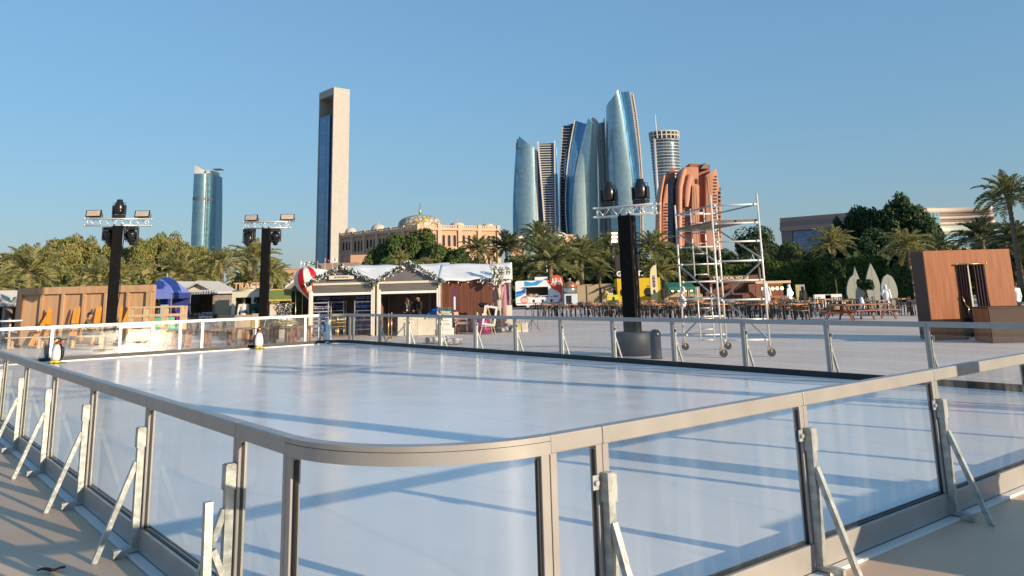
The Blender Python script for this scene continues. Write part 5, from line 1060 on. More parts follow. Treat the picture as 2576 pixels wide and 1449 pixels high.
for k in range(4):
    c = Vector((a + .42 + k*.17, Y + .02, 1.38)); m = MB()
    for i in range(150):
        r_ = .115; c2 = c + Vector((rr.gauss(0, .4)*r_, rr.gauss(0, .4)*r_, rr.uniform(-.48, .08))); w_ = .024; Q = Euler((rr.uniform(0, 6), rr.uniform(0, 6), 0)).to_matrix(); m.mat = rr.choice((0, 1, 1, 2)); m.add([c2 + Q @ Vector(q_) for q_ in ((-w_, -w_, 0), (w_, -w_, 0), (w_, w_, 0), (-w_, w_, 0))], [(0, 1, 2, 3)])
    m.mat = 0; m.tube(c + Vector((0, 0, -.40)), c + Vector((0, 0, .2)), .01, n=5)
    tag(m.build('bead_tassel', [mat('bead_dark', (.04, .05, .06), .4), mat('bead_grey', (.35, .36, .38), .4), mat('bead_white', (.65, .63, .6), .4)]), f'grey beaded strand, {["leftmost", "second from the left", "second from the right", "rightmost"][k]} hanging in the green kiosk', 'bead strand', 'bead strands in the green kiosk')
t = thing('beige_counter', 'long grey and beige counter below the bead strands', 'counter', (gx(682, 36.2).x, 36.2, 0)); wv_ = gx(728, 36.2).x - gx(682, 36.2).x; boxpart('body', mat('pale_grey_panel', (.42, .41, .39), .6), t, 0, wv_, 0, .5, 0, .55); boxpart('top', BEI, t, -.02, wv_ + .02, -.02, .52, .551, .88)
# dark benches and trestle tables along the far barrier
def trestle(p, rz, L, label, h=.62, w=.55, grp='red brown timber tables along the far barrier'):
    t = thing('timber_table', label, 'table', p, rz, grp)
    for i in range(3): MB().box(-L/2, L/2, -w/2 + i*w/3 + .005, -w/2 + (i+1)*w/3 - .005, h - .05, h).build('top_board', M['benchwood'], t, bevel=.005)
    for x in (-L/2 + .25, L/2 - .25):
        boxpart('cross_bar', M['benchwood'], t, x - .04, x + .04, -w/2 + .03, w/2 - .03, h - .13, h - .051)
        for y in (-w/2 + .06, w/2 - .06): boxpart('leg', M['benchwood'], t, x - .045, x + .045, y - .045, y + .045, 0, h - .131)
        s_ = 1 if x < 0 else -1; part('corner_brace', M['benchwood'], t, lambda m: m.beam((x + s_*.05, 0, h - .32), (x + s_*.24, 0, h - .07), .05))
    return t
for px_, Y, L, rz, l_ in ((462, 31.6, 1.0, .1, 'short timber table partly hidden by the railing posts'), (500, 31.8, 1.3, -.1, 'timber table behind the narrow sunlit barrier panels'), (560, 32.0, 1.5, .12, 'timber table left of the yellow crate'), (607, 32.4, 1.2, -.2, 'darker timber table close behind the lone penguin panel'), (655, 32.2, 1.6, .05, 'timber table carrying the yellow crate'),
    (705, 32.6, 1.5, .1, 'timber table with straw bundles on it'), (752, 32.8, 1.3, -.05, 'timber table behind the post beside the polar bear')): trestle(gx(px_, Y), rz, L, l_)
p = gx(645, 32.2); t = thing('yellow_crate', 'upright yellow wooden crate standing on a timber table', 'crate', (p.x, p.y, .62)); YW = mat('yellow_pine', (.60, .36, .08), .6, .12, 6)
for i in range(3): boxpart('board', YW, t, -.12 + i*.082, -.12 + i*.082 + .076, -.1, -.08, 0, .36)
boxpart('box_body', YW, t, -.115, .12, -.079, .1, 0, .35); part('handle', M['white'], t, lambda m: m.path([(-.03, -.10, .15), (-.03, -.13, .2), (.05, -.13, .22), (.05, -.10, .24)], .008, 6))
STR = mat('straw', (.42, .34, .14), .8, .35, 20, hue=(.68, .60, .34)); rr = random.Random(21)
for px_, l_ in ((708, 'loose straw bundle on a timber table, left one'), (727, 'straw bundle tied with pale ribbon, right one')):
    p = gx(px_, 32.5); m = MB()
    for i in range(120): c = Vector((rr.gauss(0, .12), rr.gauss(0, .07), .10 + abs(rr.gauss(0, .06)))); d = Vector((rr.uniform(-1, 1), rr.uniform(-.4, .4), rr.uniform(-.3, .35))).normalized()*.15; m.tube(c - d, c + d, .007, n=4, cap=False)
    o = m.build('straw_bundle', STR, loc=(p.x, p.y, .62)); tag(o, l_, 'straw', 'straw bundles on the tables')
p = gx(677, 33.8); t = thing('equipment_case', 'tilted dark equipment case behind the timber tables', 'case', (p.x, p.y, 0), R(15)); MB().box(-.3, .3, -.2, .2, .52, .92, Matrix.Rotation(R(14), 4, 'Y')).build('case', M['blackmetal'], t, bevel=.02); part('edge_trim', M['truss'], t, lambda m: m.box(-.31, -.29, -.21, .21, .52, .93, Matrix.Rotation(R(14), 4, 'Y'))); boxpart('trolley', M['blackmetal'], t, -.3, .42, -.22, .22, .08, .45)
for px_, rz, l_ in ((716, .4, 'pale curved seat shell leaning behind the straw bundles'), (731, .9, 'pale seat shell tipped over near the kiosk corner')):
    p = gx(px_, 34.2); m = MB(); m.smooth = True
    for i in range(7):
        for j in range(7): a_ = -1 + i/3; b_ = -1 + j/3; m.v.append((a_*.16*(1 - .15*abs(b_)), .07*a_*a_ + .05*b_*b_, .30 + b_*.22))
    for i in range(6):
        for j in range(6): m.face([i*7+j, i*7+j+7, i*7+j+8, i*7+j+1])
    o = m.build('seat_shell', M['white']); o.modifiers.new('s', 'SOLIDIFY').thickness = .02; o.location = (p.x, p.y, .42); o.rotation_euler = (R(-15), R(25)*rz, rz); tag(o, l_, 'seat shell', 'pale seat shells')
t = bench(gx(722, 34.4), R(5), 1.3, 'dark low bench under the pale seat shells', M['darkwood'], .50, .5, 'dark low benches')
# ================================================================== food truck
Y = 75.0; a, b = gx(1297, Y).x, gx(1418, Y).x; w = b - a; t = thing('food_truck', 'white food truck with blue and orange swirls and a round red sign', 'food truck', (a, Y, 0))
TRW = mat('truck_white', (.70, .71, .72), .4, .03, 2, coat=.2); H0, H1 = .35, 2.5
BLU, DBL, ORG = mat('truck_sky_blue', (.02, .28, .62), .4, .04), mat('truck_deep_blue', (.02, .10, .42), .4, .04), mat('truck_red', (.62, .07, .03), .4, .04)
def rrect(x0, x1, z0, z1, r_, n=6):
    pts = []
    for cx, cz, a0 in ((x1 - r_, z1 - r_, 0), (x0 + r_, z1 - r_, 90), (x0 + r_, z0 + r_, 180), (x1 - r_, z0 + r_, 270)):
        for i in range(n + 1): q_ = R(a0 + 90*i/n); pts.append((cx + r_*math.cos(q_), cz + r_*math.sin(q_)))
    return pts
hx0, hx1, hz0, hz1 = .96, 3.06*w/4.45, 1.18, 1.92
m = MB(); m.prism(rrect(0, w, H0, H1, .22), 'y', 1.9, 2.0); m.box(.02, hx0, .0, 1.9, H0 + .2, H1 - .22); m.box(hx1, w - .02, 0, 1.9, H0 + .2, H1 - .22); m.box(hx0, hx1, 0, 1.9, H0 + .2, hz0); m.box(hx0, hx1, 0, 1.9, hz1, H1 - .22)
m.prism([(x, z) for x, z in rrect(0, w, H0, H1, .22) if z > H1 - .225], 'y', 0, 1.9); m.prism([(x, z) for x, z in rrect(0, w, H0, H1, .22) if z < H0 + .205], 'y', 0, 1.9); m.build('body', TRW, t)
boxpart('hatch_interior', mat('dim_interior', (.03, .026, .022), .6, .5, 3), t, hx0 + .01, hx1 - .01, 1.2, 1.25, hz0, hz1); boxpart('hatch_sill', M['truss'], t, hx0 - .05, hx1 + .05, -.12, .2, hz0 - .05, hz0 - .002); boxpart('awning', TRW, t, hx0 - .1, hx1 + .05, -.30, -.002, hz1 + .01, hz1 + .07)
def swirl(pts, m_, nm, y=-.012): part(nm, m_, t, lambda m: m.prism(pts, 'y', y, -.002))
swirl([(.86, 2.46), (1.5, 2.32), (1.7, 2.36), (2.0, 2.49), (2.55, 2.49), (2.15, 2.20), (1.95, 2.06), (1.05, 2.02), (.92, 1.95), (.80, 2.2)], BLU, 'blue_swirl'); swirl([(.05, 1.55), (.5, 1.62), (.75, 1.78), (.93, 1.9), (.93, 1.42), (.45, 1.40), (.05, 1.36)], DBL, 'deep_blue_swirl'); swirl([(.05, 1.35), (.45, 1.39), (.9, 1.41), (.55, 1.22), (.05, 1.02)], BLU, 'blue_swirl')
swirl([(2.85, 2.49), (3.75, 2.49), (3.75, 2.0), (4.2, 1.9), (4.2, .58), (3.80, .58), (4.02, .85), (4.08, 1.15), (3.9, 1.45), (3.4, 1.70), (3.2, 1.85), (3.2, 2.15), (2.95, 2.2)], ORG, 'red_swirl')
boxpart('roof_unit', TRW, t, 1.75, 2.95, .5, 1.5, H1 + .001, H1 + .32, bevel=.08)
m = MB(); m.lathe([(.56, 0), (.56, .08)], 36, (3.73, -.02, 2.38), Matrix.Rotation(R(90), 3, 'X')); sg = m.build('round_sign', ORG, t); text_mesh('ARiA', .56, .02, M['white'], 'lettering', sg, Matrix.Translation((3.73, -.125, 2.36)) @ Matrix.Scale(.8, 4, (1, 0, 0)) @ Matrix.Scale(1.45, 4, (0, 0, 1)), bold=.008)
m = MB(); m.lathe([(.34, 0), (.34, .012)], 30, (.80, -.004, .80), Matrix.Rotation(R(90), 3, 'X')); sg = m.build('round_logo', mat('faded_red_print', (.62, .16, .12), .5), t); text_mesh('ARiA', .34, .004, M['white'], 'lettering', sg, Matrix.Translation((.80, -.022, .79)) @ Matrix.Scale(.8, 4, (1, 0, 0)) @ Matrix.Scale(1.5, 4, (0, 0, 1)), bold=.006)
for i, x in enumerate((1.62, 2.42, 3.22)):
    m = MB(); m.box(x - .09, x - .01, -.008, -.002, 1.03, 1.08); m.box(x + .01, x + .09, -.008, -.002, 1.03, 1.08); m.prism([(x - .14, .74), (x - .09, .82), (x + .09, .82), (x + .14, .74), (x + .09, .72), (x + .08, .58), (x - .08, .58), (x - .09, .72)], 'y', -.008, -.002); m.build('printed_figure', SHIRT_BLACK, t)
    Mx = Matrix.Translation((x + .35, 0, 1.08)) @ Matrix.Rotation(R((-10, 8, 0)[i]), 4, 'Y'); m = MB(); m.box(-.20, .20, -.008, -.002, -.07, .07, Mx); m.build('speech_bar', mat('print_blue', (.10, .18, .46), .5), t)
for x in (1.1, 3.4): m = MB(); m.tube((x, .04, .33), (x, .28, .33), .33, n=22); wh = m.build('wheel', M['rubber'], t); m = MB(); m.tube((x, .03, .33), (x, .039, .33), .18, n=16); m.build('rim', M['truss'], wh)
rr = random.Random(4)
for i in range(8): m = MB(); m.lathe([(.03, 0), (.03, .12), (.012, .16)], 8); m.build('sauce_bottle', [PENR, PENY, M['white'], M['gold']][i % 4], t, loc=(hx0 + .25 + i*.11, .05, hz0))
# pizza oven trailer
Y2 = 73.5; a2, b2 = gx(1420, Y2).x, gx(1453, Y2).x; w2 = b2 - a2; t = thing('oven_trailer', 'white oven trailer with a copper dome right of the food truck', 'trailer', (a2, Y2, 0)); boxpart('body', mat('pale_blue_trailer', (.55, .62, .68), .4), t, 0, w2, 0, 1.2, .25, 1.28, bevel=.04); boxpart('dark_panel', M['blackmetal'], t, .16, w2*.55, -.03, -.002, .42, 1.12)
c = (w2*.5, .6, 0); MB().lathe([(.56, 1.281), (.56, 1.36)], 28, c).build('soot_ring', M['blackmetal'], t); MB().lathe([(.565, 1.361), (.57, 1.62), (.55, 1.80)], 28, c).build('steel_band', mat('bright_steel', (.62, .58, .52), .22, .1, 3, .8), t); MB().lathe([(.565, 1.801), (.58, 1.9), (.50, 2.12), (.34, 2.28), (.12, 2.35), (.1, 2.36)], 28, c).build('copper_dome', mat('brown_copper', (.36, .17, .10), .35, .12, 3, .4), t); MB().lathe([(.07, 2.36), (.07, 2.52), (.12, 2.53), (.12, 2.58), (.02, 2.62)], 14, c).build('chimney', M['truss'], t)
m = MB(); m.tube((w2*.5, -.02, .25), (w2*.5, .2, .25), .24, n=18); m.build('wheel', M['rubber'], t)
# boundary wall
WALL = mat('sand_render', (.40, .32, .22), .85, .15, .6)
for p0, p1, Y, z, nm, rz in ((1452, 1478, 80, 1.95, 'sand coloured wall return right of the oven trailer', .5), (1474, 1553, 82, 2.0, 'long sand rendered boundary wall behind the workers', 0), (1664, 1800, 80, 1.5, 'low grey brown wall behind the green awning', 0), (2044, 2130, 70, 1.5, 'low sand wall behind the white sofas', 0)):
    a, b = gx(p0, Y).x, gx(p1, Y).x; t = thing('boundary_wall', nm, 'wall', (a, Y, 0), 0); boxpart('render', WALL, t, 0, b - a, 0, .25, 0, z); boxpart('coping', WALL, t, -.03, b - a + .03, -.04, .29, z + .001, z + .07)
# yellow kiosk
Y = 73; a, b = gx(1555, Y).x, gx(1664, Y).x; w = b - a; t = thing('yellow_kiosk', 'bright yellow kiosk box with two round windows and a dark sign board', 'kiosk', (a, Y, 0)); YK = mat('kiosk_yellow', (.62, .42, .005), .5, .05, 1.5); H_ = 2.46
m = MB(); ring_n = 28
def wall_round(m, x0, x1, z0, z1, cx, cz, r_, y0, y1):
    out = []
    for i in range(ring_n):
        q_ = 2*math.pi*i/ring_n; c_, s_ = math.cos(q_), math.sin(q_); k = min((x1 - cx)/c_ if c_ > 1e-6 else 9e9, (x0 - cx)/c_ if c_ < -1e-6 else 9e9, (z1 - cz)/s_ if s_ > 1e-6 else 9e9, (z0 - cz)/s_ if s_ < -1e-6 else 9e9); out.append((cx + c_*k, cz + s_*k))
    inn = [(cx + r_*math.cos(2*math.pi*i/ring_n), cz + r_*math.sin(2*math.pi*i/ring_n)) for i in range(ring_n)]
    b_ = len(m.v)
    for y in (y0, y1):
        for x, z in out: m.v.append((x, y, z))
        for x, z in inn: m.v.append((x, y, z))
    n = ring_n
    for i in range(n):
        j = (i + 1) % n; m.face([b_+i, b_+j, b_+n+j, b_+n+i]); m.face([b_+2*n+i, b_+3*n+i, b_+3*n+j, b_+2*n+j]); m.face([b_+n+i, b_+n+j, b_+3*n+j, b_+3*n+i])
    for cxn, czn in ((x0, z0), (x1, z0), (x1, z1), (x0, z1)): # corner fillers
        for i in range(n):
            j = (i + 1) % n
            if (abs(out[i][0]-cxn) < 1e-6 and abs(out[j][1]-czn) < 1e-6) or (abs(out[i][1]-czn) < 1e-6 and abs(out[j][0]-cxn) < 1e-6):
                if abs(out[i][0]-out[j][0]) > 1e-6 and abs(out[i][1]-out[j][1]) > 1e-6: k = len(m.v); m.v += [(cxn, y0, czn)]; m.face([b_+i, k, b_+j])
cz = 1.25; wall_round(m, 0, w*.38, 0, H_, w*.13 + .12, cz, .36, 0, .12); wall_round(m, w*.38, w*.82, 0, H_, w*.715, cz, .36, 0, .12); m.box(w*.82, w, 0, .12, 0, H_)
m.build('front_wall', YK, t); boxpart('side_wall', YK, t, 0, .1, .121, 2.2, 0, H_); boxpart('side_wall', YK, t, w - .1, w, .121, 2.2, 0, H_); boxpart('back_wall', DKG, t, .1, w - .1, 2.1, 2.2, 0, H_); boxpart('roof', YK, t, .1, w - .1, .121, 2.1, H_ - .1, H_)
for cx in (w*.13 + .12, w*.715):
    m = MB(); m.lathe([(.36, 0), (.385, 0), (.385, .03), (.36, .03)], 30, (cx, -.001, cz), Matrix.Rotation(R(90), 3, 'X')); m.build('window_rim', M['blackmetal'], t); boxpart('vent', M['blackmetal'], t, cx - .13, cx + .13, -.02, -.001, 1.72, 1.79); boxpart('shade_panel', mat('dull_glass', (.16, .18, .20), .3), t, cx - .3, cx + .25, .5, .52, .9, 1.25)
boxpart('sign_board', mat('brown_black_board', (.022, .018, .018), .6), t, .03, w*.58, .9, 1.0, H_ + .001, H_ + 2.1); text_mesh('G.O.A.T.', .62, .05, M['white'], 'sign_letters', t, Matrix.Translation((w*.30, -.02, H_ + .38)), bold=.02)
p = gx(1638, 71.5); t = thing('feather_flag', 'tall cream feather flag with a dark oval printed GOAT before the yellow kiosk', 'flag', (p.x, p.y, 0)); FLG = mat('cream_flag_cloth', (.66, .58, .36), .75, .08, 2, bump=.3, bscale=4)
part('pole', M['blackmetal'], t, lambda m: m.path([(0, 0, 0), (0, 0, 2.6), (.1, 0, 3.25), (.45, 0, 3.55)], .015, 6)); m = MB(); m.prism([(.02, .12), (.02, 2.6), (.12, 3.2), (.32, 3.42), (.62, 3.56), (.62, 2.6), (.66, 1.4), (.62, .9), (.50, .35), (.40, .18)], 'y', -.015, .015); m.build('banner', FLG, t)
m = MB(); m.prism(rrect(.22, .44, 1.62, 2.62, .109, 8), 'y', -.021, -.016); m.prism([(.30 + .11*math.cos(i*math.pi/8) + .03, 1.28 + .17*math.sin(i*math.pi/8)) for i in range(16)], 'y', -.021, -.016); m.build('dark_print', SHIRT_BLACK, t)
for i, ch in enumerate('GOAT'): text_mesh(ch, .22, .002, M['white'], 'lettering', t, Matrix.Translation((.33, -.024, 2.48 - i*.24)))
p = gx(1543, 71); t = thing('yellow_counter', 'small yellow serving counter left of the yellow kiosk', 'counter', (p.x, p.y, 0)); YC = mat('pale_yellow_counter', (.62, .54, .06), .5); boxpart('carcass', YC, t, -.52, .45, 0, .6, 0, 1.1, bevel=.02); m = MB(); m.prism(rrect(-.06, .12, .5, .95, .088), 'y', -.012, -.002); m.build('oval_mark', SHIRT_BLACK, t)
for i in range(3): m = MB(); m.lathe([(.05, 0), (.06, .14), (.05, .15)], 10, (-.35 + i*.16, .2, 1.1)); m.build('cup', M['white'], t)
# lamp post with three lit pink panels
p = gx(1553, 78); t = thing('lamp_pole', 'thin pole with three glowing pinkish lamp panels left of the drum mast', 'lamp', (p.x, p.y, 0)); part('pole', M['blackmetal'], t, lambda m: m.tube((0, 0, 0), (0, 0, 6.9), .05, n=8)); LIT = emit('lit_pink_panel', (1, .80, .78), 1.6)
for i, z in enumerate((5.85, 6.25, 6.62)): boxpart('lamp_panel', LIT, t, -.26 + .03*i, .26 + .03*i, -.12, -.06, z, z + .24 - .04*i); boxpart('lamp_frame', mat('rust_frame', (.30, .06, .04), .6), t, -.30 + .03*i, .30 + .03*i, -.058, -.0, z - .04, z + .28 - .04*i)
# green awning stall and timber bar
WARM = emit('warm_bulb', (1, .62, .20), 6.0)
Y = 66; a, b = gx(1684, Y).x, gx(1752, Y).x; w = b - a; t = thing('awning_stall', 'food stall under a dark green awning lit by four warm bulbs', 'stall', (a, Y, 0)); GA = mat('green_awning_cloth', (.015, .13, .075), .7, .1, 2); m = MB(); m.prism([(0, 1.35), (.03, 1.62), (1.9, 2.0), (2.0, 1.95), (2.0, 1.6)], 'x', 0, w); m.build('awning', GA, t)
for x in (.06, w - .1):
    for y in (.1, 1.9): boxpart('post', GA, t, x, x + .05, y, y + .05, 0, 1.45)
boxpart('counter', mat('dark_counter', (.06, .05, .045), .6), t, .1, w - .1, .3, .9, 0, .85); boxpart('back_wall', WALL, t, 0, w, 2.05, 2.15, 0, 1.6)
for i in range(4): x = w*(.16 + .235*i); c_ = MB(); c_.tube((x, .15, 1.62), (x, .15, 1.40), .012, n=5); h_ = c_.build('lamp_cord', M['blackmetal'], t); MB().ball((x, .15, 1.34), .085, 10).build('bulb', WARM, h_)
Y = 68; a, b = gx(1752, Y).x, gx(1912, Y).x; w = b - a; t = thing('timber_bar', 'red brown timber bar building lettered THE LOCAL HOUSE below the hedge', 'bar', (a, Y, 0)); RB = wood('rust_brown_boards', (.10, .035, .022), (.19, .075, .045), 1.5, 2, .6)
boxpart('fascia', RB, t, 1.2, w, -.05, .12, 1.82, 2.42); boxpart('roof_slab', RB, t, 1.2, w, .121, 3, 2.3, 2.42); boxpart('back_wall', RB, t, 1.2, w, 2.9, 3, 0, 2.3); boxpart('counter', RB, t, 1.2, w - .6, .1, .7, 0, .95); boxpart('counter_top', M['benchwood'], t, 1.15, w - .55, .05, .75, .951, 1.0)
for x in (1.2, 2.9, w - .2): boxpart('post', RB, t, x, x + .18, 0, .11, 0, 1.82)
text_mesh('THE LOCAL HOUSE', .33, .03, mat('sign_cream', (.75, .66, .48), .5), 'sign_letters', t, Matrix.Translation((2.9, -.10, 2.22)), bold=.008)
Y = 64; a, b = gx(1905, Y).x, gx(1994, Y).x; w = b - a; t = thing('bulb_bar', 'open timber bar with a row of five warm bulbs under its beam', 'bar', (a, Y, 0)); boxpart('beam', M['pinewood'], t, 0, w, 0, .12, 1.72, 1.90); boxpart('counter', M['benchwood'], t, 0, w, .2, .8, 0, .78); boxpart('back_wall', RB, t, 0, w, 2.0, 2.1, 0, 1.72)
for x in (.0, w - .12): boxpart('post', RB, t, x, x + .12, .121, .24, 0, 1.72)
for i in range(5): x = .55 + i*(gx(1957, Y).x - gx(1945, Y).x); c_ = MB(); c_.tube((x, .06, 1.72), (x, .06, 1.42), .01, n=5); h_ = c_.build('lamp_cord', M['blackmetal'], t); m = MB(); m.ball((x, .06, 1.33), .115, 10); m.build('bulb', WARM, h_)
p = gx(1984, 55.5); t = thing('table_lamp', 'single glowing lamp beside the seated person in white robe', 'lamp', (p.x, p.y, 0)); part('stand', M['blackmetal'], t, lambda m: m.tube((0, 0, 0), (0, 0, .92), .03, n=8)); MB().ball((.2, 0, 1.06), .16, 12).build('bulb', emit('lamp_glow', (1, .72, .32), 2.4), t); part('arm', M['blackmetal'], t, lambda m: m.tube((0, 0, .9), (.2, 0, .93), .02, n=6))
# two tone panel, sofas, tall boards
Y = 51.5; a, b = gx(2005, Y).x, gx(2028, Y).x; w = b - a; t = thing('display_board', 'upright panel, olive beige on one half and pale blue on the other', 'panel', (a, Y, 0)); boxpart('beige_half', mat('olive_beige', (.40, .36, .17), .6), t, 0, w*.62, 0, .08, 0, 1.62); boxpart('blue_half', mat('steel_blue', (.25, .33, .42), .6), t, w*.62 + .003, w, 0, .08, 0, 1.62); boxpart('printed_mark', M['gold'], t, w*.15, w*.28, -.006, -.001, 1.34, 1.44)
SOFA = mat('white_sofa', (.66, .66, .64), .7, .05, 3)
for px_, l_ in ((2080, 'white outdoor sofa left half, beyond the café tables'), (2106, 'white outdoor sofa right half, beyond the café tables')):
    p = gx(px_, 54); t = thing('sofa', l_, 'sofa', (p.x, p.y, 0), 0, 'white outdoor sofas'); MB().box(-.58, .58, 0, .7, .12, .45).build('seat', SOFA, t, bevel=.05); MB().box(-.58, .58, .55, .8, .451, .95).build('backrest', SOFA, t, bevel=.06)
    for x in (-.52, .52):
        for y in (.08, .62): boxpart('leg', M['blackmetal'], t, x - .03, x + .03, y - .03, y + .03, 0, .119)
BRD = mat('pale_green_board', (.25, .275, .235), .6, .05, 1.5); BRDD = mat('board_dark_edge', (.08, .10, .11), .5)
def surf(px_, Y, w, H_, label, tip, grp='tall white surfboards'):
    p = gx(px_, Y); t = thing('surfboard', label, 'surfboard', (p.x, p.y, 0), 0, grp); pts = []
    n = 14
    for i in range(n + 1): z = i/n; ww = w/2*(min(1, .62 + .9*z) if z < .42 else max(0.0, math.cos((z - .42)/.58*math.pi/2))**tip); pts.append((ww, z*H_))
    out = pts + [(-x, z) for x, z in reversed(pts[:-1])]
    m = MB(); m.prism(out, 'y', 0, .10); m.build('deck', BRD, t); m = MB(); m.prism([(x*1.045, z*1.01) for x, z in out], 'y', .101, .13); m.build('rim', BRDD, t); m = MB(); m.box(-.008, .008, -.006, -.001, .1, H_*.9); m.build('stringer', BRDD, t); return t
surf(2155, 56, 1.15, 2.15, 'broad white surfboard standing upright, leftmost of the row', .55); surf(2150, 57.5, .62, 1.95, 'dark edged surfboard peeping out behind the leftmost one', .6); surf(2160, 60, .7, 2.75, 'surfboard with thin pale tip behind the leftmost one', 1.3); surf(2201, 57, .98, 2.9, 'tall pointed white surfboard in the middle of the row', 1.0); surf(2241, 55, 1.08, 2.12, 'round topped white surfboard behind the man in white robe', .45)
p = gx(2168, 43.5); MBt = MB(); MBt.lathe([(.02, .0), (.12, .02), (.10, .3), (.14, .55), (.09, .8), (.05, .92), (.001, .95)], 14); o = MBt.build('folded_parasol', THOBE, loc=p); tag(o, 'small folded white parasol before the tall surfboards', 'parasol')
for px_, l_ in ((2098, 'woven pouffe left of the dark picnic benches'), (2112, 'woven pouffe beside the white sofa')): p = gx(px_, 47); MB_ = MB(); MB_.lathe([(.30, .02), (.36, .2), (.34, .45), (.28, .5)], 20); o = MB_.build('pouffe', mat('wicker', (.30, .22, .12), .85, .3, 30), loc=p); tag(o, l_, 'pouffe', 'woven pouffes')

# ================================================================== café tables and chairs
TB = thing('cafe_table', 'x', 'table', (0, 0, 0), 0, 'café tables on the plaza'); MB().box(-.62, .62, -.40, .40, .69, .75).build('top', M['tabletop'], TB, bevel=.008)
for x in (-.5, .5):
    for y in (-.28, .28): boxpart('leg', M['blackmetal'], TB, x - .03, x + .03, y - .03, y + .03, 0, .689)
CHM = [M['blackmetal'], M['tabletop']]
def chair_proto(nm, wood_seat):
    t = thing(nm, 'x', 'chair', (0, 0, 0), 0, 'café chairs on the plaza'); m = MB(); m.box(-.2, .2, -.2, .2, .43, .46); m.build('seat', CHM[1] if wood_seat else CHM[0], t)
    for x in (-.18, .18):
        for y in (-.18, .18): part('leg', CHM[0], t, lambda m: m.beam((x, y, .43), (x*1.25, y*1.25, 0), .036))
    m = MB(); m.path([(-.19, .19, .45), (-.2, .24, .72), (-.13, .26, .84), (.13, .26, .84), (.2, .24, .72), (.19, .19, .45)], .014, 6); m.box(-.05, .05, .23, .245, .46, .84); m.build('backrest', CHM[0], t); return t
def chair_single(src, nm):
    """far copies: one mesh"""
    bm = bmesh.new()
    mats_ = []
    for c in src.children:
        k = len(mats_); mats_.append(c.data.materials[0]); f0 = len(bm.faces); bm.from_mesh(c.data); bm.faces.ensure_lookup_table()
        for f in bm.faces[f0:]: f.material_index = k
    me = bpy.data.meshes.new(nm); bm.to_mesh(me); bm.free()
    for q_ in mats_: me.materials.append(q_)
    return me
CH = chair_proto('cafe_chair', True); CHB = chair_proto('cafe_chair', False); CHS = chair_single(CH, 'cafe_chair'); CHBS = chair_single(CHB, 'cafe_chair')
usedT = usedC = usedB = False; rr = random.Random(12)
def landmark(u):
    return 'before the white food truck' if u > 38.5 else 'before the copper dome oven' if u > 36 else 'before the yellow workers' if u > 33.5 else 'before the yellow kiosk' if u > 29.5 else 'before the green awning stall' if u > 26.5 else 'seen through the scaffold' if u > 22 else 'before the bulb bar' if u > 18.5 else 'before the white sofas' if u > 16 else 'before the tall surfboards'
rows = [(36.2, 'front row'), (39.0, 'second row'), (42.2, 'third row'), (45.8, 'back row')]
for ri, (v_, rn) in enumerate(rows):
    u_ = 14.2 + .7 * ri
    while u_ < 42.5:
        q_ = uv(u_ + rr.uniform(-.2, .2), v_ + rr.uniform(-.25, .25)); px_ = 1288 + FPX*q_.x/q_.y
        if px_ < 1262 or px_ > 2290 or (2075 < px_ < 2240 and q_.y < 42): u_ += 2.35; continue
        rz = VANG + rr.uniform(-.12, .12); lab = f'orange topped café table in the {rn}, {landmark(u_)}'
        if not usedT: TB.location = q_; TB.rotation_euler.z = rz; TB['label'] = lab; usedT = True
        else: dup(TB, q_, rz, lab)
        for k, (dx, dy, a_) in enumerate(((-.34, -.62, math.pi), (.34, -.6, math.pi), (-.34, .62, 0), (.34, .6, 0))):
            if rr.random() < .12: continue
            loc = q_ + Matrix.Rotation(rz, 3, 'Z') @ Vector((dx + rr.uniform(-.06, .06), dy + rr.uniform(-.12, .12), 0)); cr_ = rz + a_ + rr.uniform(-.25, .25); blk = rr.random() < .45
            lab = f'{"black" if blk else "wood seated black"} café chair in the {rn}, {landmark(u_)}'
            if ri == 0:
                src = CHB if blk else CH; used = usedB if blk else usedC
                if not used:
                    src.location = loc; src.rotation_euler.z = cr_; src['label'] = lab
                    if blk: usedB = True
                    else: usedC = True
                else: dup(src, loc, cr_, lab)
            else:
                o = link(bpy.data.objects.new('cafe_chair', CHBS if blk else CHS)); o.location = loc; o.rotation_euler = (0, 0, cr_); tag(o, lab, 'chair', 'café chairs on the plaza')
        u_ += 2.35
# dark picnic benches
def picnic(p, rz, L, label):
    t = thing('picnic_table', label, 'picnic table', p, rz, 'dark picnic tables')
    for i in range(4): MB().box(-L/2, L/2, -.36 + i*.185, -.36 + i*.185 + .175, .66, .71).build('top_board', M['benchwood'], t)
    for y in (-.68, .68): boxpart('bench_board', M['benchwood'], t, -L/2, L/2, y - .13, y + .13, .40, .45)
    k = 3 if L > 2 else 2
    for i in range(k):
        x = -L/2 + .2 + (L - .4)*i/(k - 1)
        for s_ in (-1, 1): part('leg', M['benchwood'], t, lambda m: m.beam((x, s_*.22, .66), (x, s_*.62, 0), .07, .05)); 
        boxpart('cross_bar', M['benchwood'], t, x + .031, x + .07, -.75, .75, .33, .399)
    return t
p = gx(2108, 39.3); picnic((p.x, p.y, 0), R(65), 1.7, 'dark picnic table with orange lit legs, left of the pair'); p = gx(2178, 39.6); picnic((p.x, p.y, 0), R(6), 2.5, 'long dark picnic table right of the pair, before the surfboards')

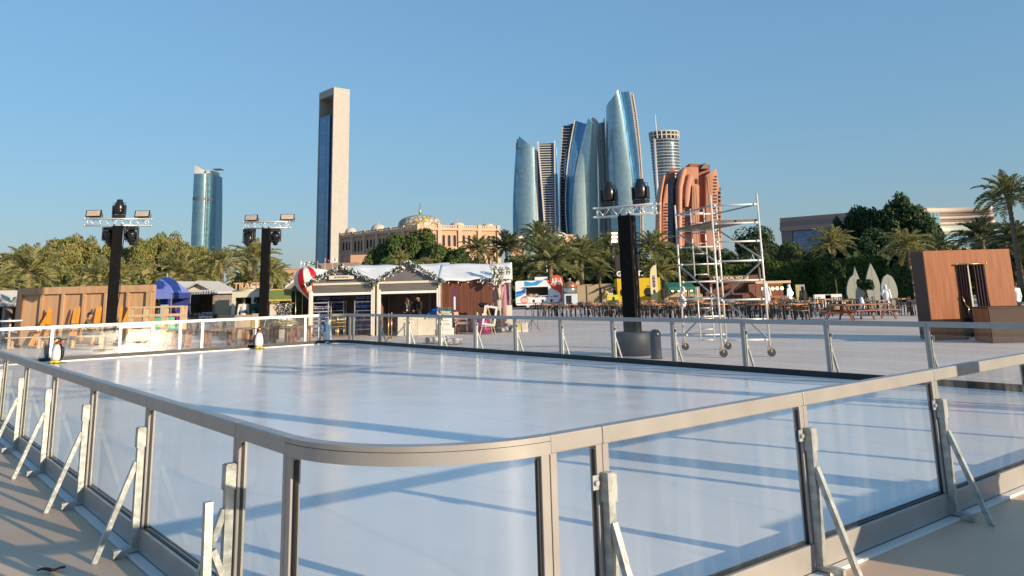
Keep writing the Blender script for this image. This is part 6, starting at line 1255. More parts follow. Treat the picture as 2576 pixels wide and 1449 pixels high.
# ================================================================== leaning cabin set
Yc = 25.3; p0 = gx(2338, Yc); w = gx(2558, Yc).x - p0.x; t = thing('cabin_set', 'warm veneered cabin backdrop with a curtained window opening', 'cabin', (p0.x, Yc, 0)); H_ = 2.62; D = .85
wx0, wx1 = 1.05, 1.42   # opening
CV = M['cabinwood']; m = MB(); m.box(0, wx0, 0, .06, 0, H_); m.box(wx1 + .25, w, 0, .06, 0, H_); m.box(wx0, wx1 + .25, 0, .06, 2.2, H_); m.build('front_wall', CV, t)
boxpart('side_wall', mat('dark_brown_side', (.060, .024, .016), .55, .15, 2), t, 0, .06, .061, D, 0, H_); boxpart('side_wall', CV, t, w - .06, w, .061, D, 0, H_); boxpart('roof_board', CV, t, .06, w - .06, .061, D, H_ - .06, H_); boxpart('base_board', CV, t, .06, wx0, .061, D, 0, .05)  # left wall is darker brown than the other walls
boxpart('window_light_backing', mat('lilac_window_light', (.36, .34, .52), .6, .3, 2.5, hue=(.60, .58, .66)), t, wx0 - .02, wx1 + .27, D - .05, D - .02, .35, 2.2)  # backing added behind the opening, lilac light put into its colour
CUR = mat('plum_velvet', (.030, .010, .014), .8, .3, 6)
def curtain(xa_, xb_, pinch, name):
    m = MB(); m.smooth = True; nx, nz = 22, 22
    for j in range(nz + 1):
        z = 2.17 - 2.12*j/nz; s = 1 - pinch*math.exp(-((z - .95)/.32)**2) - (.12 if z < .9 and pinch > 0 else 0)
        for i in range(nx + 1): q_ = i/nx; x = xa_ + (xb_ - xa_)*(q_*s); m.v.append((x, -.05 + .028*math.sin(q_*26 + .6*math.sin(j*.3)), z))
    for j in range(nz):
        for i in range(nx): a_ = j*(nx+1) + i; m.face([a_, a_+1, a_+nx+2, a_+nx+1])
    o = m.build(name, CUR, t); o.modifiers.new('s', 'SOLIDIFY').thickness = .012
curtain(wx0 - .10, wx0 + .22, .62, 'curtain'); curtain(wx1 + .36, wx1 - .02, .05, 'curtain')
part('curtain_rod', M['gold'], t, lambda m: (m.tube((wx0 - .12, -.07, 2.20), (wx1 + .40, -.07, 2.20), .018, n=8), m.ball((wx0 - .12, -.07, 2.20), .03, 8), m.ball((wx1 + .40, -.07, 2.20), .03, 8))); boxpart('window_frame', M['cream'], t, wx0 + .23, wx0 + .27, .0, .05, .35, 2.19); boxpart('window_frame', M['cream'], t, wx0 + .27, wx1 + .1, .005, .045, 1.18, 1.23); part('tie_back', M['gold'], t, lambda m: m.path([(wx0 - .08, -.07, 1.25), (wx0 - .02, -.09, .98), (wx0 + .06, -.10, .92), (wx0 + .02, -.09, .75)], .015, 6))
p = gx(2490, 24.4); t = thing('toy_bundle', 'pale and red toy bundle on a small brown box below the window', 'toys', (p.x, p.y, 0)); boxpart('box', CV, t, -.36, .3, 0, .4, 0, .40); m = MB(); m.ball((-.12, .1, .50), .11, 10); m.ball((-.02, .08, .47), .09, 10); m.ball((-.2, .12, .46), .08, 10); fuse(m, 'plush', mat('plush_pink', (.62, .42, .36), .9), t, .02); m = MB(); m.ball((.12, .1, .46), .08, 10, .8, 1.5); fuse(m, 'red_cushion', M['red'], t, .02)
p = gx(2484, 23.6); t = thing('low_counter', 'long low dark brown counter box right of the cabin window', 'counter', (p.x, p.y, 0)); boxpart('front', mat('deep_brown_panel', (.045, .020, .012), .6, .12, 2), t, 0, 2.6, 0, .05, 0, .93); boxpart('side', CV, t, 0, .05, .051, .8, 0, .93); boxpart('top', mat('deep_brown_panel', (.075, .032, .018), .5), t, -.02, 2.62, -.02, .82, .931, .97)
bpy.context.view_layer.update()
# ================================================================== trees
def quads_mesh(name, C, A, B, mats, mi=None):
    """one quad per row: centre C, half-axes A and B"""
    n = len(C); V = np.stack([C - A - B, C + A - B, C + A + B, C - A + B], 1).reshape(-1, 3).astype(np.float32)
    me = bpy.data.meshes.new(name); me.vertices.add(4*n); me.vertices.foreach_set('co', V.ravel()); me.loops.add(4*n); me.loops.foreach_set('vertex_index', np.arange(4*n, dtype=np.int32))
    me.polygons.add(n); me.polygons.foreach_set('loop_start', np.arange(0, 4*n, 4, dtype=np.int32)); me.polygons.foreach_set('loop_total', np.full(n, 4, dtype=np.int32))
    for m in mats: me.materials.append(m)
    if mi is not None: me.polygons.foreach_set('material_index', np.asarray(mi, dtype=np.int32))
    me.update(calc_edges=True); return me
def rand_dirs(n, rg): d = rg.normal(size=(n, 3)); return d / np.linalg.norm(d, axis=1)[:, None]
def crown_mesh(name, seed, mats, rx=4.0, rz=3.6, cz=5.6, lobes=20, per=560, leaf=.135, flat=1.25, mix=.3):
    rg = np.random.default_rng(seed); Cs = []; Ns = []
    for k in range(lobes):
        d = rand_dirs(1, rg)[0]; d[2] = abs(d[2])*.9 - .35; r = rg.uniform(.30, .86); c = np.array([d[0]*rx*r, d[1]*rx*r, cz + d[2]*rz*r]); lr = rg.uniform(.17, .36)*rx
        nn = rand_dirs(per, rg); rad = lr*(rg.uniform(.45, 1.0, per)**.5); p = c + nn*rad[:, None]*np.array([1, 1, flat]); Cs.append(p); Ns.append(nn)
    C = np.concatenate(Cs); N = np.concatenate(Ns); n = len(C); N = N + rg.normal(size=(n, 3))*.55; N /= np.linalg.norm(N, axis=1)[:, None]
    T = np.cross(N, rand_dirs(n, rg)); T /= np.linalg.norm(T, axis=1)[:, None]; Bt = np.cross(N, T); s = leaf*rg.uniform(.55, 1.4, n)[:, None]
    return quads_mesh(name, C, T*s, Bt*s*.62, mats, (rg.random(n) < mix).astype(int))
def trunk_mesh(name, seed, h=4.2, r=.22, spread=2.0):
    rr = random.Random(seed); m = MB(); m.path([(0, 0, 0), (.08, .03, h*.3), (-.05, .08, h*.6)], [r*1.25, r, r*.8], 10)
    for i in range(7): a = i*.95 + rr.random(); e = (math.cos(a)*spread*rr.uniform(.6, 1.1), math.sin(a)*spread*rr.uniform(.6, 1.1), h*rr.uniform(1.1, 1.7)); q_ = (e[0]*.4, e[1]*.4, h*.95); m.path([(-.05, .08, h*.55), q_, e], [r*.6, r*.4, r*.12], 6)
    return m.mesh(name, mat('grey_bark', (.13, .10, .075), .9, .35, 6, bump=.5, bscale=18))
LM = {'olive': [leaf_mat('olive_leaves', (.13, .165, .035), (.34, .34, .09), .55, .35), leaf_mat('dry_olive_leaves', (.23, .19, .08), (.42, .35, .16), .8, .35)],
      'green': [leaf_mat('deep_green_leaves', (.035, .085, .02), (.13, .20, .05), .6, .35), leaf_mat('warm_green_leaves', (.11, .12, .035), (.25, .23, .08), .8, .35)],
      'dark': [leaf_mat('dark_leaves', (.016, .045, .015), (.052, .095, .032), .6, .3), leaf_mat('dark_olive_leaves', (.035, .062, .02), (.095, .12, .042), .8, .3)]}
TREES = {}
for k_, (nm, mx) in enumerate((('olive', .35), ('green', .28), ('dark', .3))):
    for j in range(2): TREES[nm, j] = (crown_mesh(f'{nm}_crown', 10*k_ + j, LM[nm], mix=mx, lobes=38 if j else 32), trunk_mesh('tree_trunk', 30 + 10*k_ + j))
TREES['airy', 0] = (crown_mesh('airy_crown', 77, LM['dark'], lobes=13, per=330, leaf=.12, rx=4.2), trunk_mesh('tree_trunk', 78))
tree_n = 0
def tree(px, top, wpx, Y, kind, label, grp, j=None):
    global tree_n; tree_n += 1; cr, tk = TREES[kind, 0 if kind == 'airy' else (tree_n % 2 if j is None else j)]
    zt = hz(px, top, Y); w = wpx*Y/FPX; p = gx(px, Y); p.x = aty(px, top, Y).x; t = thing('broadleaf_tree', label, 'tree', p, tree_n*1.37, grp)
    sx = w/8.4; sz = zt/9.1
    for nm, me in (('crown', cr), ('trunk', tk)): o = link(bpy.data.objects.new(nm, me)); o.parent = t; o.scale = (sx, sx, sz)
    return t
G1, G2, G3, G4 = 'olive trees behind the left stalls', 'dark green trees before the domed palace', 'trees behind the food stalls', 'dark trees behind the hedge'
for i, (px, top, w, Y, l_) in enumerate(((-30, 650, 150, 95, 'olive tree cut by the edge, farthest from the masts'), (22, 632, 130, 98, 'olive tree at the low left end of the tree line'), (72, 600, 130, 96, 'olive tree rising above the leftmost date palm'), (128, 594, 120, 104, 'olive tree between the leftmost palm and the tallest crown'), (180, 568, 150, 98, 'tall olive tree left of the ski wall mast'), (232, 584, 120, 104, 'olive tree just left of the ski wall mast top'), (296, 588, 130, 100, 'olive tree right behind the ski wall mast'), (352, 590, 120, 97, 'olive tree between the two left masts, under the truss end'), (392, 566, 130, 99, 'tallest olive tree between the two left masts'), (440, 572, 120, 104, 'dry brownish olive tree left of the far glass tower'), (478, 590, 110, 98, 'olive tree hiding the foot of the far glass tower'), (514, 612, 100, 100, 'olive tree at the right end of the left tree line'),
    (130, 640, 150, 84, 'lower olive tree behind the leftmost palm fronds'), (345, 640, 150, 83, 'lower olive tree behind the ski wall right half'), (210, 655, 120, 82, 'lower olive tree above the ski wall left half'), (505, 660, 110, 84, 'lower olive tree behind the frosted stall'))): tree(px, top, w, Y, 'olive', l_, G1)
for px, top, w, Y, l_ in ((968, 592, 110, 112, 'dark green tree at the left flank of the palace dome'), (1042, 546, 165, 112, 'largest green tree right below the patterned dome'), (1102, 596, 130, 108, 'green tree right of the largest one before the palace'), (1000, 625, 130, 104, 'lower green tree behind the ticket booth gable'), (1152, 606, 90, 106, 'green tree below the right wing of the palace'), (1196, 632, 100, 102, 'dusky green tree beside the small leaning palm'), (930, 655, 80, 106, 'small dark tree at the foot of the palace left wing')): tree(px, top, w, Y, 'green', l_, G2)
for px, top, w, Y, k_, l_ in ((1282, 632, 70, 80, 'green', 'leafy green tree just beyond the open hut end'), (1330, 640, 110, 100, 'dark', 'dark tree behind the palms left of the food truck'), (1440, 618, 110, 112, 'dark', 'dark tree under the middle glass tower'), (1502, 590, 90, 116, 'green', 'round green tree between the glass tower and the drum mast'), (1570, 600, 90, 108, 'dark', 'dark tree right behind the drum mast'), (1690, 596, 130, 100, 'dark', 'dark tree under the pink hotel'), (1742, 588, 110, 106, 'green', 'green tree under the right edge of the pink hotel'), (1800, 610, 120, 96, 'dark', 'dark tree behind the middle of the scaffold'), (1902, 548, 150, 98, 'airy', 'thin airy tree beside the scaffold top right'), (1975, 592, 110, 92, 'green', 'yellowish green tree before the low grey hotel'), (1860, 640, 130, 88, 'dark', 'dark low tree behind the scaffold right half'), (2040, 610, 110, 90, 'dark', 'dark tree left of the bright date palm')): tree(px, top, w, Y, k_, l_, G3)
for px, top, w, Y, l_ in ((2105, 530, 85, 98, 'small round dark tree top left of the big dark crown'), (2178, 486, 150, 96, 'big dark tree, left half of the tall double crown'), (2262, 468, 165, 94, 'tallest dark tree, right half of the double crown'), (2318, 530, 110, 92, 'dark tree sloping down before the white curved building'), (2190, 560, 170, 88, 'lower dark tree above the clipped hedge'), (2300, 585, 170, 86, 'lower dark tree behind the veneered cabin left corner'), (2410, 612, 130, 84, 'mid green tree above the cabin roof'), (2470, 598, 130, 82, 'dark tree left of the tallest date palm trunk'), (2540, 575, 150, 79, 'dark tree behind the tallest date palm'), (2590, 540, 150, 80, 'dark tree cut by the right edge')): tree(px, top, w, Y, 'dark', l_, G4)

# ================================================================== date palms
PMAT = {'gold': [leaf_mat('palm_leaf_gold', (.23, .23, .075), (.46, .43, .19), .9, .4), mat('palm_rachis', (.26, .20, .09), .6, .2, 5)], 'green': [leaf_mat('palm_leaf_green', (.15, .17, .06), (.34, .34, .15), .9, .4), mat('palm_rachis', (.26, .20, .09), .6)], 'dark': [leaf_mat('palm_leaf_dark', (.055, .08, .038), (.15, .17, .08), .9, .3), mat('palm_rachis', (.26, .20, .09), .6)]}
def palm_crown(name, seed, mats, n=54, L=3.3, up=.0, droop=1.0):
    rg = np.random.default_rng(seed); C = []; A = []; B = []; MI = []
    for i in range(n):
        az = i*2.39996 + rg.uniform(-.2, .2); f = i/n; el = R(86 - 112*f**.95 + rg.uniform(-8, 8) + up); ln = L*rg.uniform(.82, 1.08)*(.72 + .28*min(1, f*2.5)); h = np.array([math.cos(az), math.sin(az), 0]); sd = np.array([-math.sin(az), math.cos(az), 0]); p = np.array([0, 0, .15]) + h*.12; k = 22; e = el; tw = rg.uniform(-.5, .5)
        for s in range(k):
            t = s/k; e = el - droop*(.25 + .95*(1 - abs(f - .45)))*t**1.6*1.15; d = h*math.cos(e) + np.array([0, 0, math.sin(e)]); st = ln/k; nrm = -h*math.sin(e) + np.array([0, 0, math.cos(e)]); p2 = p + d*st
            C.append((p + p2)/2); A.append(d*st*.55); B.append(sd*.022*(1 - .7*t)); MI.append(1)
            if t > .10:
                ll = .62*math.sin(math.pi*min(1, .12 + t*.90))**.7*ln/3.3
                for g in (-1, 1):
                    for q_ in (.25, .75):
                        pp = p + d*st*q_; fd = sd*g*.74 + d*(.55 + .3*t) + nrm*(.42 - .25*t) + rg.normal(size=3)*.10; fd /= np.linalg.norm(fd); c2 = pp + fd*ll*.5 - np.array([0, 0, .05*ll]); wv = np.cross(fd, nrm*.5 + sd*g*.2 + rg.normal(size=3)*.8); wv /= np.linalg.norm(wv); C.append(c2); A.append(fd*ll*.5); B.append(wv*.030); MI.append(0)
            p = p2
    return quads_mesh(name, np.array(C), np.array(A), np.array(B), mats, MI)
PC = {(c_, j): palm_crown(f'palm_crown_{c_}', 5*k_ + j, PMAT[c_], n=(46, 40)[j], up=(4, -2)[j], droop=(.75, .95)[j]) for k_, c_ in enumerate(PMAT) for j in range(2)}
BARK = mat('palm_bark', (.20, .145, .095), .9, .35, 5, bump=.8, bscale=9, stretch=(1, 1, 3))
palm_n = 0
def palm(px, yc, rpx, Y, kind, label, grp, lean=0.0, j=None, sk=True):
    global palm_n; palm_n += 1; p = gx(px, Y); p.x = aty(px, yc, Y).x - lean; z = hz(px, yc, Y); s = rpx*Y/FPX/3.25; t = thing('date_palm', label, 'palm tree', p, palm_n*.9, grp)
    m = MB(); rr = random.Random(palm_n); n = max(6, int(z/.22)); pf = []
    for i in range(n + 1): q_ = i/n; r_ = (.21 - .05*q_ + (.05 if i % 2 else 0) + (.09*max(0, q_ - .86)/.14))*min(1.2, max(.6, s)); pf.append((r_, z*q_))
    m.lathe(pf, 12); m.v = [(x + lean*(zz/z)**2, y, zz) for x, y, zz in m.v]; m.build('trunk', BARK, t)
    o = link(bpy.data.objects.new('crown', PC[kind, palm_n % 2 if j is None else j])); o.parent = t; o.location = (lean, 0, z - .12); o.scale = (s,)*3; o.rotation_euler = (0, 0, palm_n*1.3)
    return t
P1, P2, P3 = 'date palms by the left stalls', 'date palms behind the food truck', 'date palms behind the hedge'
for a in ((75, 682, 98, 66, 'gold', 'date palm with wide pale fronds above the left end of the ski wall'), (-25, 730, 80, 60, 'gold', 'date palm whose fronds reach in over the farthest left stall'), (262, 706, 92, 64, 'gold', 'date palm directly behind the ski wall mast'), (455, 690, 92, 64, 'gold', 'date palm with spreading crown above the blue gazebo'), (560, 664, 66, 64, 'gold', 'date palm with a clear pale trunk beside the frosted stall'), (640, 655, 78, 70, 'gold', 'date palm left behind the trailer mast'), (684, 690, 56, 66, 'gold', 'date palm drooping right of the trailer mast'), (615, 700, 48, 74, 'gold', 'smaller date palm behind the cream trailer letters')): palm(*a, P1)
for a in ((1212, 628, 58, 88, 'green', 'small date palm with short leaning trunk over the timber hut', P2, .3), (1274, 622, 62, 94, 'dark', 'dusky date palm behind the white garlands of the hut'), (1357, 596, 66, 88, 'green', 'tallest date palm before the left glass tower'), (1384, 664, 104, 79, 'green', 'broad bushy date palm right above the food truck'), (1330, 690, 70, 84, 'green', 'low date palm behind the left end of the food truck'), (1462, 646, 78, 84, 'green', 'date palm above the copper dome oven'), (1436, 690, 60, 88, 'gold', 'date palm with dry hanging fronds behind the red sign'), (1508, 688, 38, 77, 'green', 'young date palm before the boundary wall'), (1540, 618, 62, 92, 'green', 'date palm beside the pink lit lamp pole'), (1522, 668, 54, 86, 'gold', 'date palm with brown skirt left of the yellow kiosk'), (1642, 626, 76, 84, 'green', 'date palm right of the drum mast'), (1660, 690, 66, 80, 'gold', 'drooping date palm above the yellow kiosk right end'), (1072, 664, 30, 62, 'gold', 'upright palm fronds sticking up behind the ticket booth roof'), (1008, 652, 34, 66, 'gold', 'short palm before the green trees behind the booth'), (1700, 670, 60, 86, 'dark', 'shaded date palm behind the scaffold left legs')): palm(*a[:6], P2, *(a[7:] if len(a) > 7 else ()))
for a in ((2093, 616, 66, 76, 'gold', 'bright date palm with radiating fronds above the clipped hedge'), (2282, 622, 72, 72, 'gold', 'date palm at the left corner above the cabin'), (2362, 622, 52, 76, 'gold', 'date palm whose fronds arch over the cabin roof'), (2536, 492, 92, 62, 'green', 'tallest date palm at the right edge'), (2470, 600, 80, 74, 'dark', 'dark drooping date palm before the white curved building'), (2556, 610, 80, 66, 'dark', 'dark date palm beneath the tallest one'), (1985, 650, 40, 80, 'dark', 'small dark palm behind the left hedge'), (1905, 630, 50, 84, 'dark', 'dark palm behind the scaffold right standard')): palm(*a, P3)
# shade trees just outside the picture on the right: they keep the hedge side stalls in shade
for i, (x, y, s_) in enumerate(((41, 57.5, 1.12), (44.5, 53.5, 1.2), (48.5, 50, 1.25), (52, 46.5, 1.3), (56, 43.5, 1.3), (60, 40.5, 1.3))):
    t = thing('broadleaf_tree', f'dense shade tree outside the right edge, {ordn[i]} of its row', 'tree', (x, y, 0), i*1.1, 'shade trees along the right side of the plaza')
    for nm, me in zip(('crown', 'trunk'), TREES['dark', i % 2]): o = link(bpy.data.objects.new(nm, me)); o.parent = t; o.scale = (s_*.9, s_*.9, s_)
# dark undergrowth behind the stalls: one mass
rg = np.random.default_rng(99); n = 26000; px = rg.uniform(880, 2700, n); Yd = rg.uniform(84, 100, n); zz = rg.uniform(0, 1, n)**.8*(3.4 + 1.0*np.sin(px*.021) + .7*np.sin(px*.06))
C = np.stack([(px - 1288)/FPX*Yd, Yd, np.maximum(.05, zz)], 1); N = rand_dirs(n, rg); T = np.cross(N, rand_dirs(n, rg)); T /= np.linalg.norm(T, axis=1)[:, None]; Bt = np.cross(N, T); s = rg.uniform(.16, .40, n)[:, None]
o = link(bpy.data.objects.new('undergrowth', quads_mesh('undergrowth', C, T*s, Bt*s*.7, LM['dark'], (rg.random(n) < .4).astype(int)))); tag(o, 'dense dark shrubs filling the ground under the trees', kind='stuff')
n = 12000; px = rg.uniform(-200, 720, n); Yd = rg.uniform(72, 84, n); zz = rg.uniform(0, 1, n)**.8*(3.2 + 1.0*np.sin(px*.021))
C = np.stack([(px - 1288)/FPX*Yd, Yd, np.maximum(.05, zz)], 1); N = rand_dirs(n, rg); T = np.cross(N, rand_dirs(n, rg)); T /= np.linalg.norm(T, axis=1)[:, None]; Bt = np.cross(N, T); s = rg.uniform(.16, .36, n)[:, None]
o = link(bpy.data.objects.new('undergrowth', quads_mesh('undergrowth_left', C, T*s, Bt*s*.7, LM['olive'], (rg.random(n) < .4).astype(int)))); tag(o, 'olive shrubs filling the ground behind the left stalls', kind='stuff')
# clipped hedges
HL = [leaf_mat('hedge_green', (.028, .060, .010), (.075, .125, .022), 1.5), leaf_mat('hedge_sunlit', (.07, .10, .015), (.16, .19, .03), 1.5)]
def hedge(p0, p1, Y, top, z0, label, D=2.2, mix=.25, seed=1, rnd=.35):
    a, b = gx(p0, Y).x, gx(p1, Y).x; zt = hz((p0 + p1)/2, top, Y); t = thing('hedge', label, 'hedge', ((a + b)/2, Y, 0), 0, 'clipped hedges'); w = (b - a)/2; rg = np.random.default_rng(seed); n = int(420*(2*w*(zt - z0) + 2*w*D)); f = rg.random(n); X = rg.uniform(-w, w, n); front = f < .55; yy = np.where(front, rg.uniform(-.12, .12, n), rg.uniform(0, D, n)); z = np.where(front, rg.uniform(z0, zt, n), zt + rg.normal(0, .06, n)); k = np.clip((np.abs(X)/w - .8)/.2, 0, 1)
    z = z - k**2*rnd*(z - z0 > .5*(zt - z0)) + .12*np.sin(X*1.3 + seed) * (~front)
    C = np.stack([X, yy, z], 1); N = np.where(front[:, None], np.array([0, -1, .1]), np.array([0, -.1, 1])) + rg.normal(size=(n, 3))*.6; N /= np.linalg.norm(N, axis=1)[:, None]; T = np.cross(N, rand_dirs(n, rg)); T /= np.linalg.norm(T, axis=1)[:, None]; Bt = np.cross(N, T); s = rg.uniform(.05, .11, n)[:, None]
    mi = (rg.random(n) < np.where(front, mix*.4, mix*2.2)).astype(int); o = link(bpy.data.objects.new('foliage', quads_mesh('hedge_foliage', C, T*s, Bt*s*.8, HL, mi))); o.parent = t  # lighter leaves gather on top, painting in the sunlit hedge top
    boxpart('inner_growth', HL[0], t, -w + .25, w - .25, .2, D - .2, max(.0, z0), zt - .35)
    if z0 > .5:
        for i in range(4): x = -w*.7 + i*w*.46; part('stem', mat('grey_bark', (.13, .10, .075), .9), t, lambda m: m.tube((x, D/2, 0), (x, D/2, z0 + .3), .09, n=8))
hedge(1768, 1905, 72, 668, 1.0, 'clipped hedge with sunlit top painted in above the timber bar lettering', mix=.42, seed=3); hedge(1936, 2064, 70, 662, .6, 'clipped hedge with yellow green sunlit top painted in behind the bulb bar', mix=.34, seed=4); hedge(2067, 2240, 68, 652, .4, 'tallest dark clipped hedge behind the surfboards', mix=.22, seed=5, rnd=.6); hedge(2236, 2300, 66, 676, .0, 'low dark hedge between the surfboards and the cabin', mix=.15, seed=6); hedge(2552, 2640, 60, 738, .0, 'low hedge cut by the right edge beyond the cabin', mix=.3, seed=7)
# small tree in front of the surfboards
p = gx(2177, 54.2); t = thing('potted_tree', 'small dark tree with dense low crown before the surfboards', 'tree', p); o = link(bpy.data.objects.new('crown', crown_mesh('small_crown', 55, LM['dark'], rx=.72, rz=.55, cz=1.5, lobes=9, per=200, leaf=.075))); o.parent = t; part('trunk', mat('grey_bark', (.13, .10, .075), .9), t, lambda m: m.path([(0, 0, 0), (.03, 0, .7), (0, 0, 1.3)], .035, 8))
p = gx(2107, 58); t = thing('potted_tree', 'slender dark tree growing against the hedge left of the surfboards', 'tree', p); o = link(bpy.data.objects.new('crown', crown_mesh('small_crown', 56, LM['dark'], rx=.85, rz=.8, cz=2.5, lobes=10, per=200, leaf=.08))); o.parent = t; part('trunk', mat('grey_bark', (.13, .10, .075), .9), t, lambda m: m.path([(0, 0, 0), (.03, 0, 1.2), (0, 0, 2.3)], .05, 8))
# ================================================================== far towers
def curve(pts, y):
    pts = sorted(pts, key=lambda p: p[1])
    if y <= pts[0][1]: return pts[0][0]
    for (x0, y0), (x1, y1) in zip(pts, pts[1:]):
        if y <= y1: q_ = (y - y0)/(y1 - y0); return x0 + (x1 - x0)*q_
    (x0, y0), (x1, y1) = pts[-2], pts[-1]; return x1 + (x1 - x0)/(y1 - y0)*(y - y1)*.4
def smooth(pts, n=4):
    pts = sorted(pts, key=lambda p: p[1]); out = []
    for i in range(len(pts) - 1):
        p0 = pts[max(0, i-1)]; p1 = pts[i]; p2 = pts[i+1]; p3 = pts[min(len(pts)-1, i+2)]
        for k in range(n): t = k/n; out.append(tuple(.5*((2*p1[j]) + (-p0[j] + p2[j])*t + (2*p0[j] - 5*p1[j] + 4*p2[j] - p3[j])*t*t + (-p0[j] + 3*p1[j] - 3*p2[j] + p3[j])*t**3) for j in (0, 1)))
    return out + [pts[-1]]
def sail(name, m_, t, left, right, Y, bulge, depth=26, nx=8, nz=34, ybot=735, dy=0.0, skew=0.0):
    """a wing of a tower in metres: plan arc bulging to the front, widths by storey, closed at the back"""
    L_, Rt = smooth(left), smooth(right); lt, rt = L_[0][1], Rt[0][1]; m = MB(); m.smooth = True; Fr = []; Bk = []; o_ = t.location
    for k in range(nz + 1):
        rF = []; rB = []
        for i in range(nx + 1):
            s = i/nx; top = lt + (rt - lt)*s; y = top + (ybot - top)*k/nz; x = curve(L_, y)*(1 - s) + curve(Rt, y)*s; yy = Y + dy - bulge*(1 - (2*s - 1)**2) + skew*(s - .5); P = aty(x, y, yy); z = max(0, P.z); rF.append(P.x); m.v.append((P.x - o_.x, yy - o_.y, z)); rB.append((P.x - o_.x, Y + dy + depth - o_.y + skew*(s - .5), z))
        Fr.append(len(m.v)); Bk.append(rB)
    W_ = nx + 1; k0 = len(m.v)
    for r_ in Bk: m.v += r_
    for k in range(nz):
        for i in range(nx): a = k*W_ + i; m.face([a, a+1, a+W_+1, a+W_]); m.face([k0+a+W_, k0+a+W_+1, k0+a+1, k0+a])
        for i in (0, nx): a = k*W_ + i; m.face([a, a+W_, k0+a+W_, k0+a])
    for i in range(nx): m.face([i, i+1, k0+i+1, k0+i])
    o = m.build(name, m_, t); o.data.set_sharp_from_angle(angle=R(30)); return o
def ribbon(name, m_, t, pts, Y, w=1.6, d=3, dy=0.0):
    P = smooth(pts); m = MB()
    Q = [aty(x, y, Y + dy) - t.location for x, y in P]
    for a, b in zip(Q, Q[1:]): m.beam(a, b, w, d, up=(0, 1, 0))
    return m.build(name, m_, t)
def bands(name, m_, t, left, right, Y, y0, y1, n, dy=-1.2, h=1.1):
    """slab edges across a wing"""
    L_, Rt = smooth(left), smooth(right); m = MB()
    for i in range(n):
        y = y0 + (y1 - y0)*i/(n - 1); a = aty(curve(L_, y), y, Y + dy) - t.location; b = aty(curve(Rt, y), y, Y + dy) - t.location; b.z = a.z; m.beam(a, b, 2.2, h, up=(0, 1, 0)) if False else m.box(a.x, b.x, a.y, a.y + 2.0, a.z, a.z + h)
    return m.build(name, m_, t)
GT = facade('tower_glass_teal', (.30, .44, .50), (.24, .34, .39), 3.2, 4.0, .35, .34, .62, .10); GB = facade('tower_glass_blue', (.10, .27, .48), (.09, .22, .38), 3.2, 4.0, .3, .3, .6, .10); GD = facade('tower_glass_dark', (.035, .05, .09), (.10, .11, .13), 3.0, 4.0, .4, .10, .75, .3)
GLt = facade('tower_glass_pale', (.52, .63, .60), (.42, .52, .52), 3.2, 4.0, .3, .32, .6, .08); FIN = mat('pale_tower_fin', (.60, .58, .54), .5, .05, .05); SLAB = mat('tower_slab_edge', (.55, .53, .50), .6, .05, .05); GRYF = facade('grey_tower_face', (.18, .20, .22), (.30, .30, .30), 2.5, 3.6, .5, .25, .5, .2)
Y = 1250
def tower(px, Y, label, nm='glass_tower', grp='curved glass towers'): p = gx(px, Y); return thing(nm, label, 'tower', p, 0, grp)
# left tower
t = tower(1342, Y, 'shortest of the curved glass towers, its right wing striped with pale slabs')
Lf = [(1300, 350), (1294, 430), (1290, 520), (1291, 620), (1294, 735)]; Mf = [(1305, 342), (1299, 420), (1296, 520), (1298, 620), (1302, 735)]; Rf = [(1344, 372), (1346, 450), (1347, 560), (1348, 735)]
sail('dark_wing', GB, t, Lf, [(1308, 350)] + Mf[1:], Y, 2, 20, dy=8, skew=-6); sail('glass_sail', GT, t, Mf, Rf, Y, 5, 30, skew=-9); sail('fin_wall', FIN, t, [(1344, 374), (1347, 560), (1348, 735)], [(1351, 378), (1356, 560), (1360, 735)], Y, .5, 24, dy=3); sail('dark_recess', GD, t, [(1351, 380), (1356, 560), (1360, 735)], [(1355, 382), (1372, 560), (1380, 735)], Y, .2, 24, dy=6)
Sl = [(1356, 362), (1362, 460), (1371, 580), (1380, 735)]; Sr = [(1394, 360), (1396, 460), (1398, 580), (1400, 735)]
sail('striped_wing', GD, t, Sl, Sr, Y, .5, 28, dy=2); bands('slab_edges', SLAB, t, Sl, Sr, Y, 366, 700, 56, dy=.4); ribbon('edge_fin', FIN, t, [(1353, 356)] + Sl[1:], Y, 2.4, 4, dy=-1); ribbon('edge_fin', FIN, t, [(1395, 354)] + Sr[1:], Y, 2.2, 4, dy=-1); sail('side_wing', GB, t, [(1396, 366), (1399, 520), (1402, 735)], [(1400, 372), (1406, 520), (1410, 735)], Y, .3, 22, dy=8)
boxpart('roof_screen', mat('roof_screen_tan', (.34, .28, .22), .7, .2, .3), t, (1309-1342)*Y/FPX, (1345-1342)*Y/FPX, 6, 20, hz(1342, 372, Y), hz(1342, 356, Y))
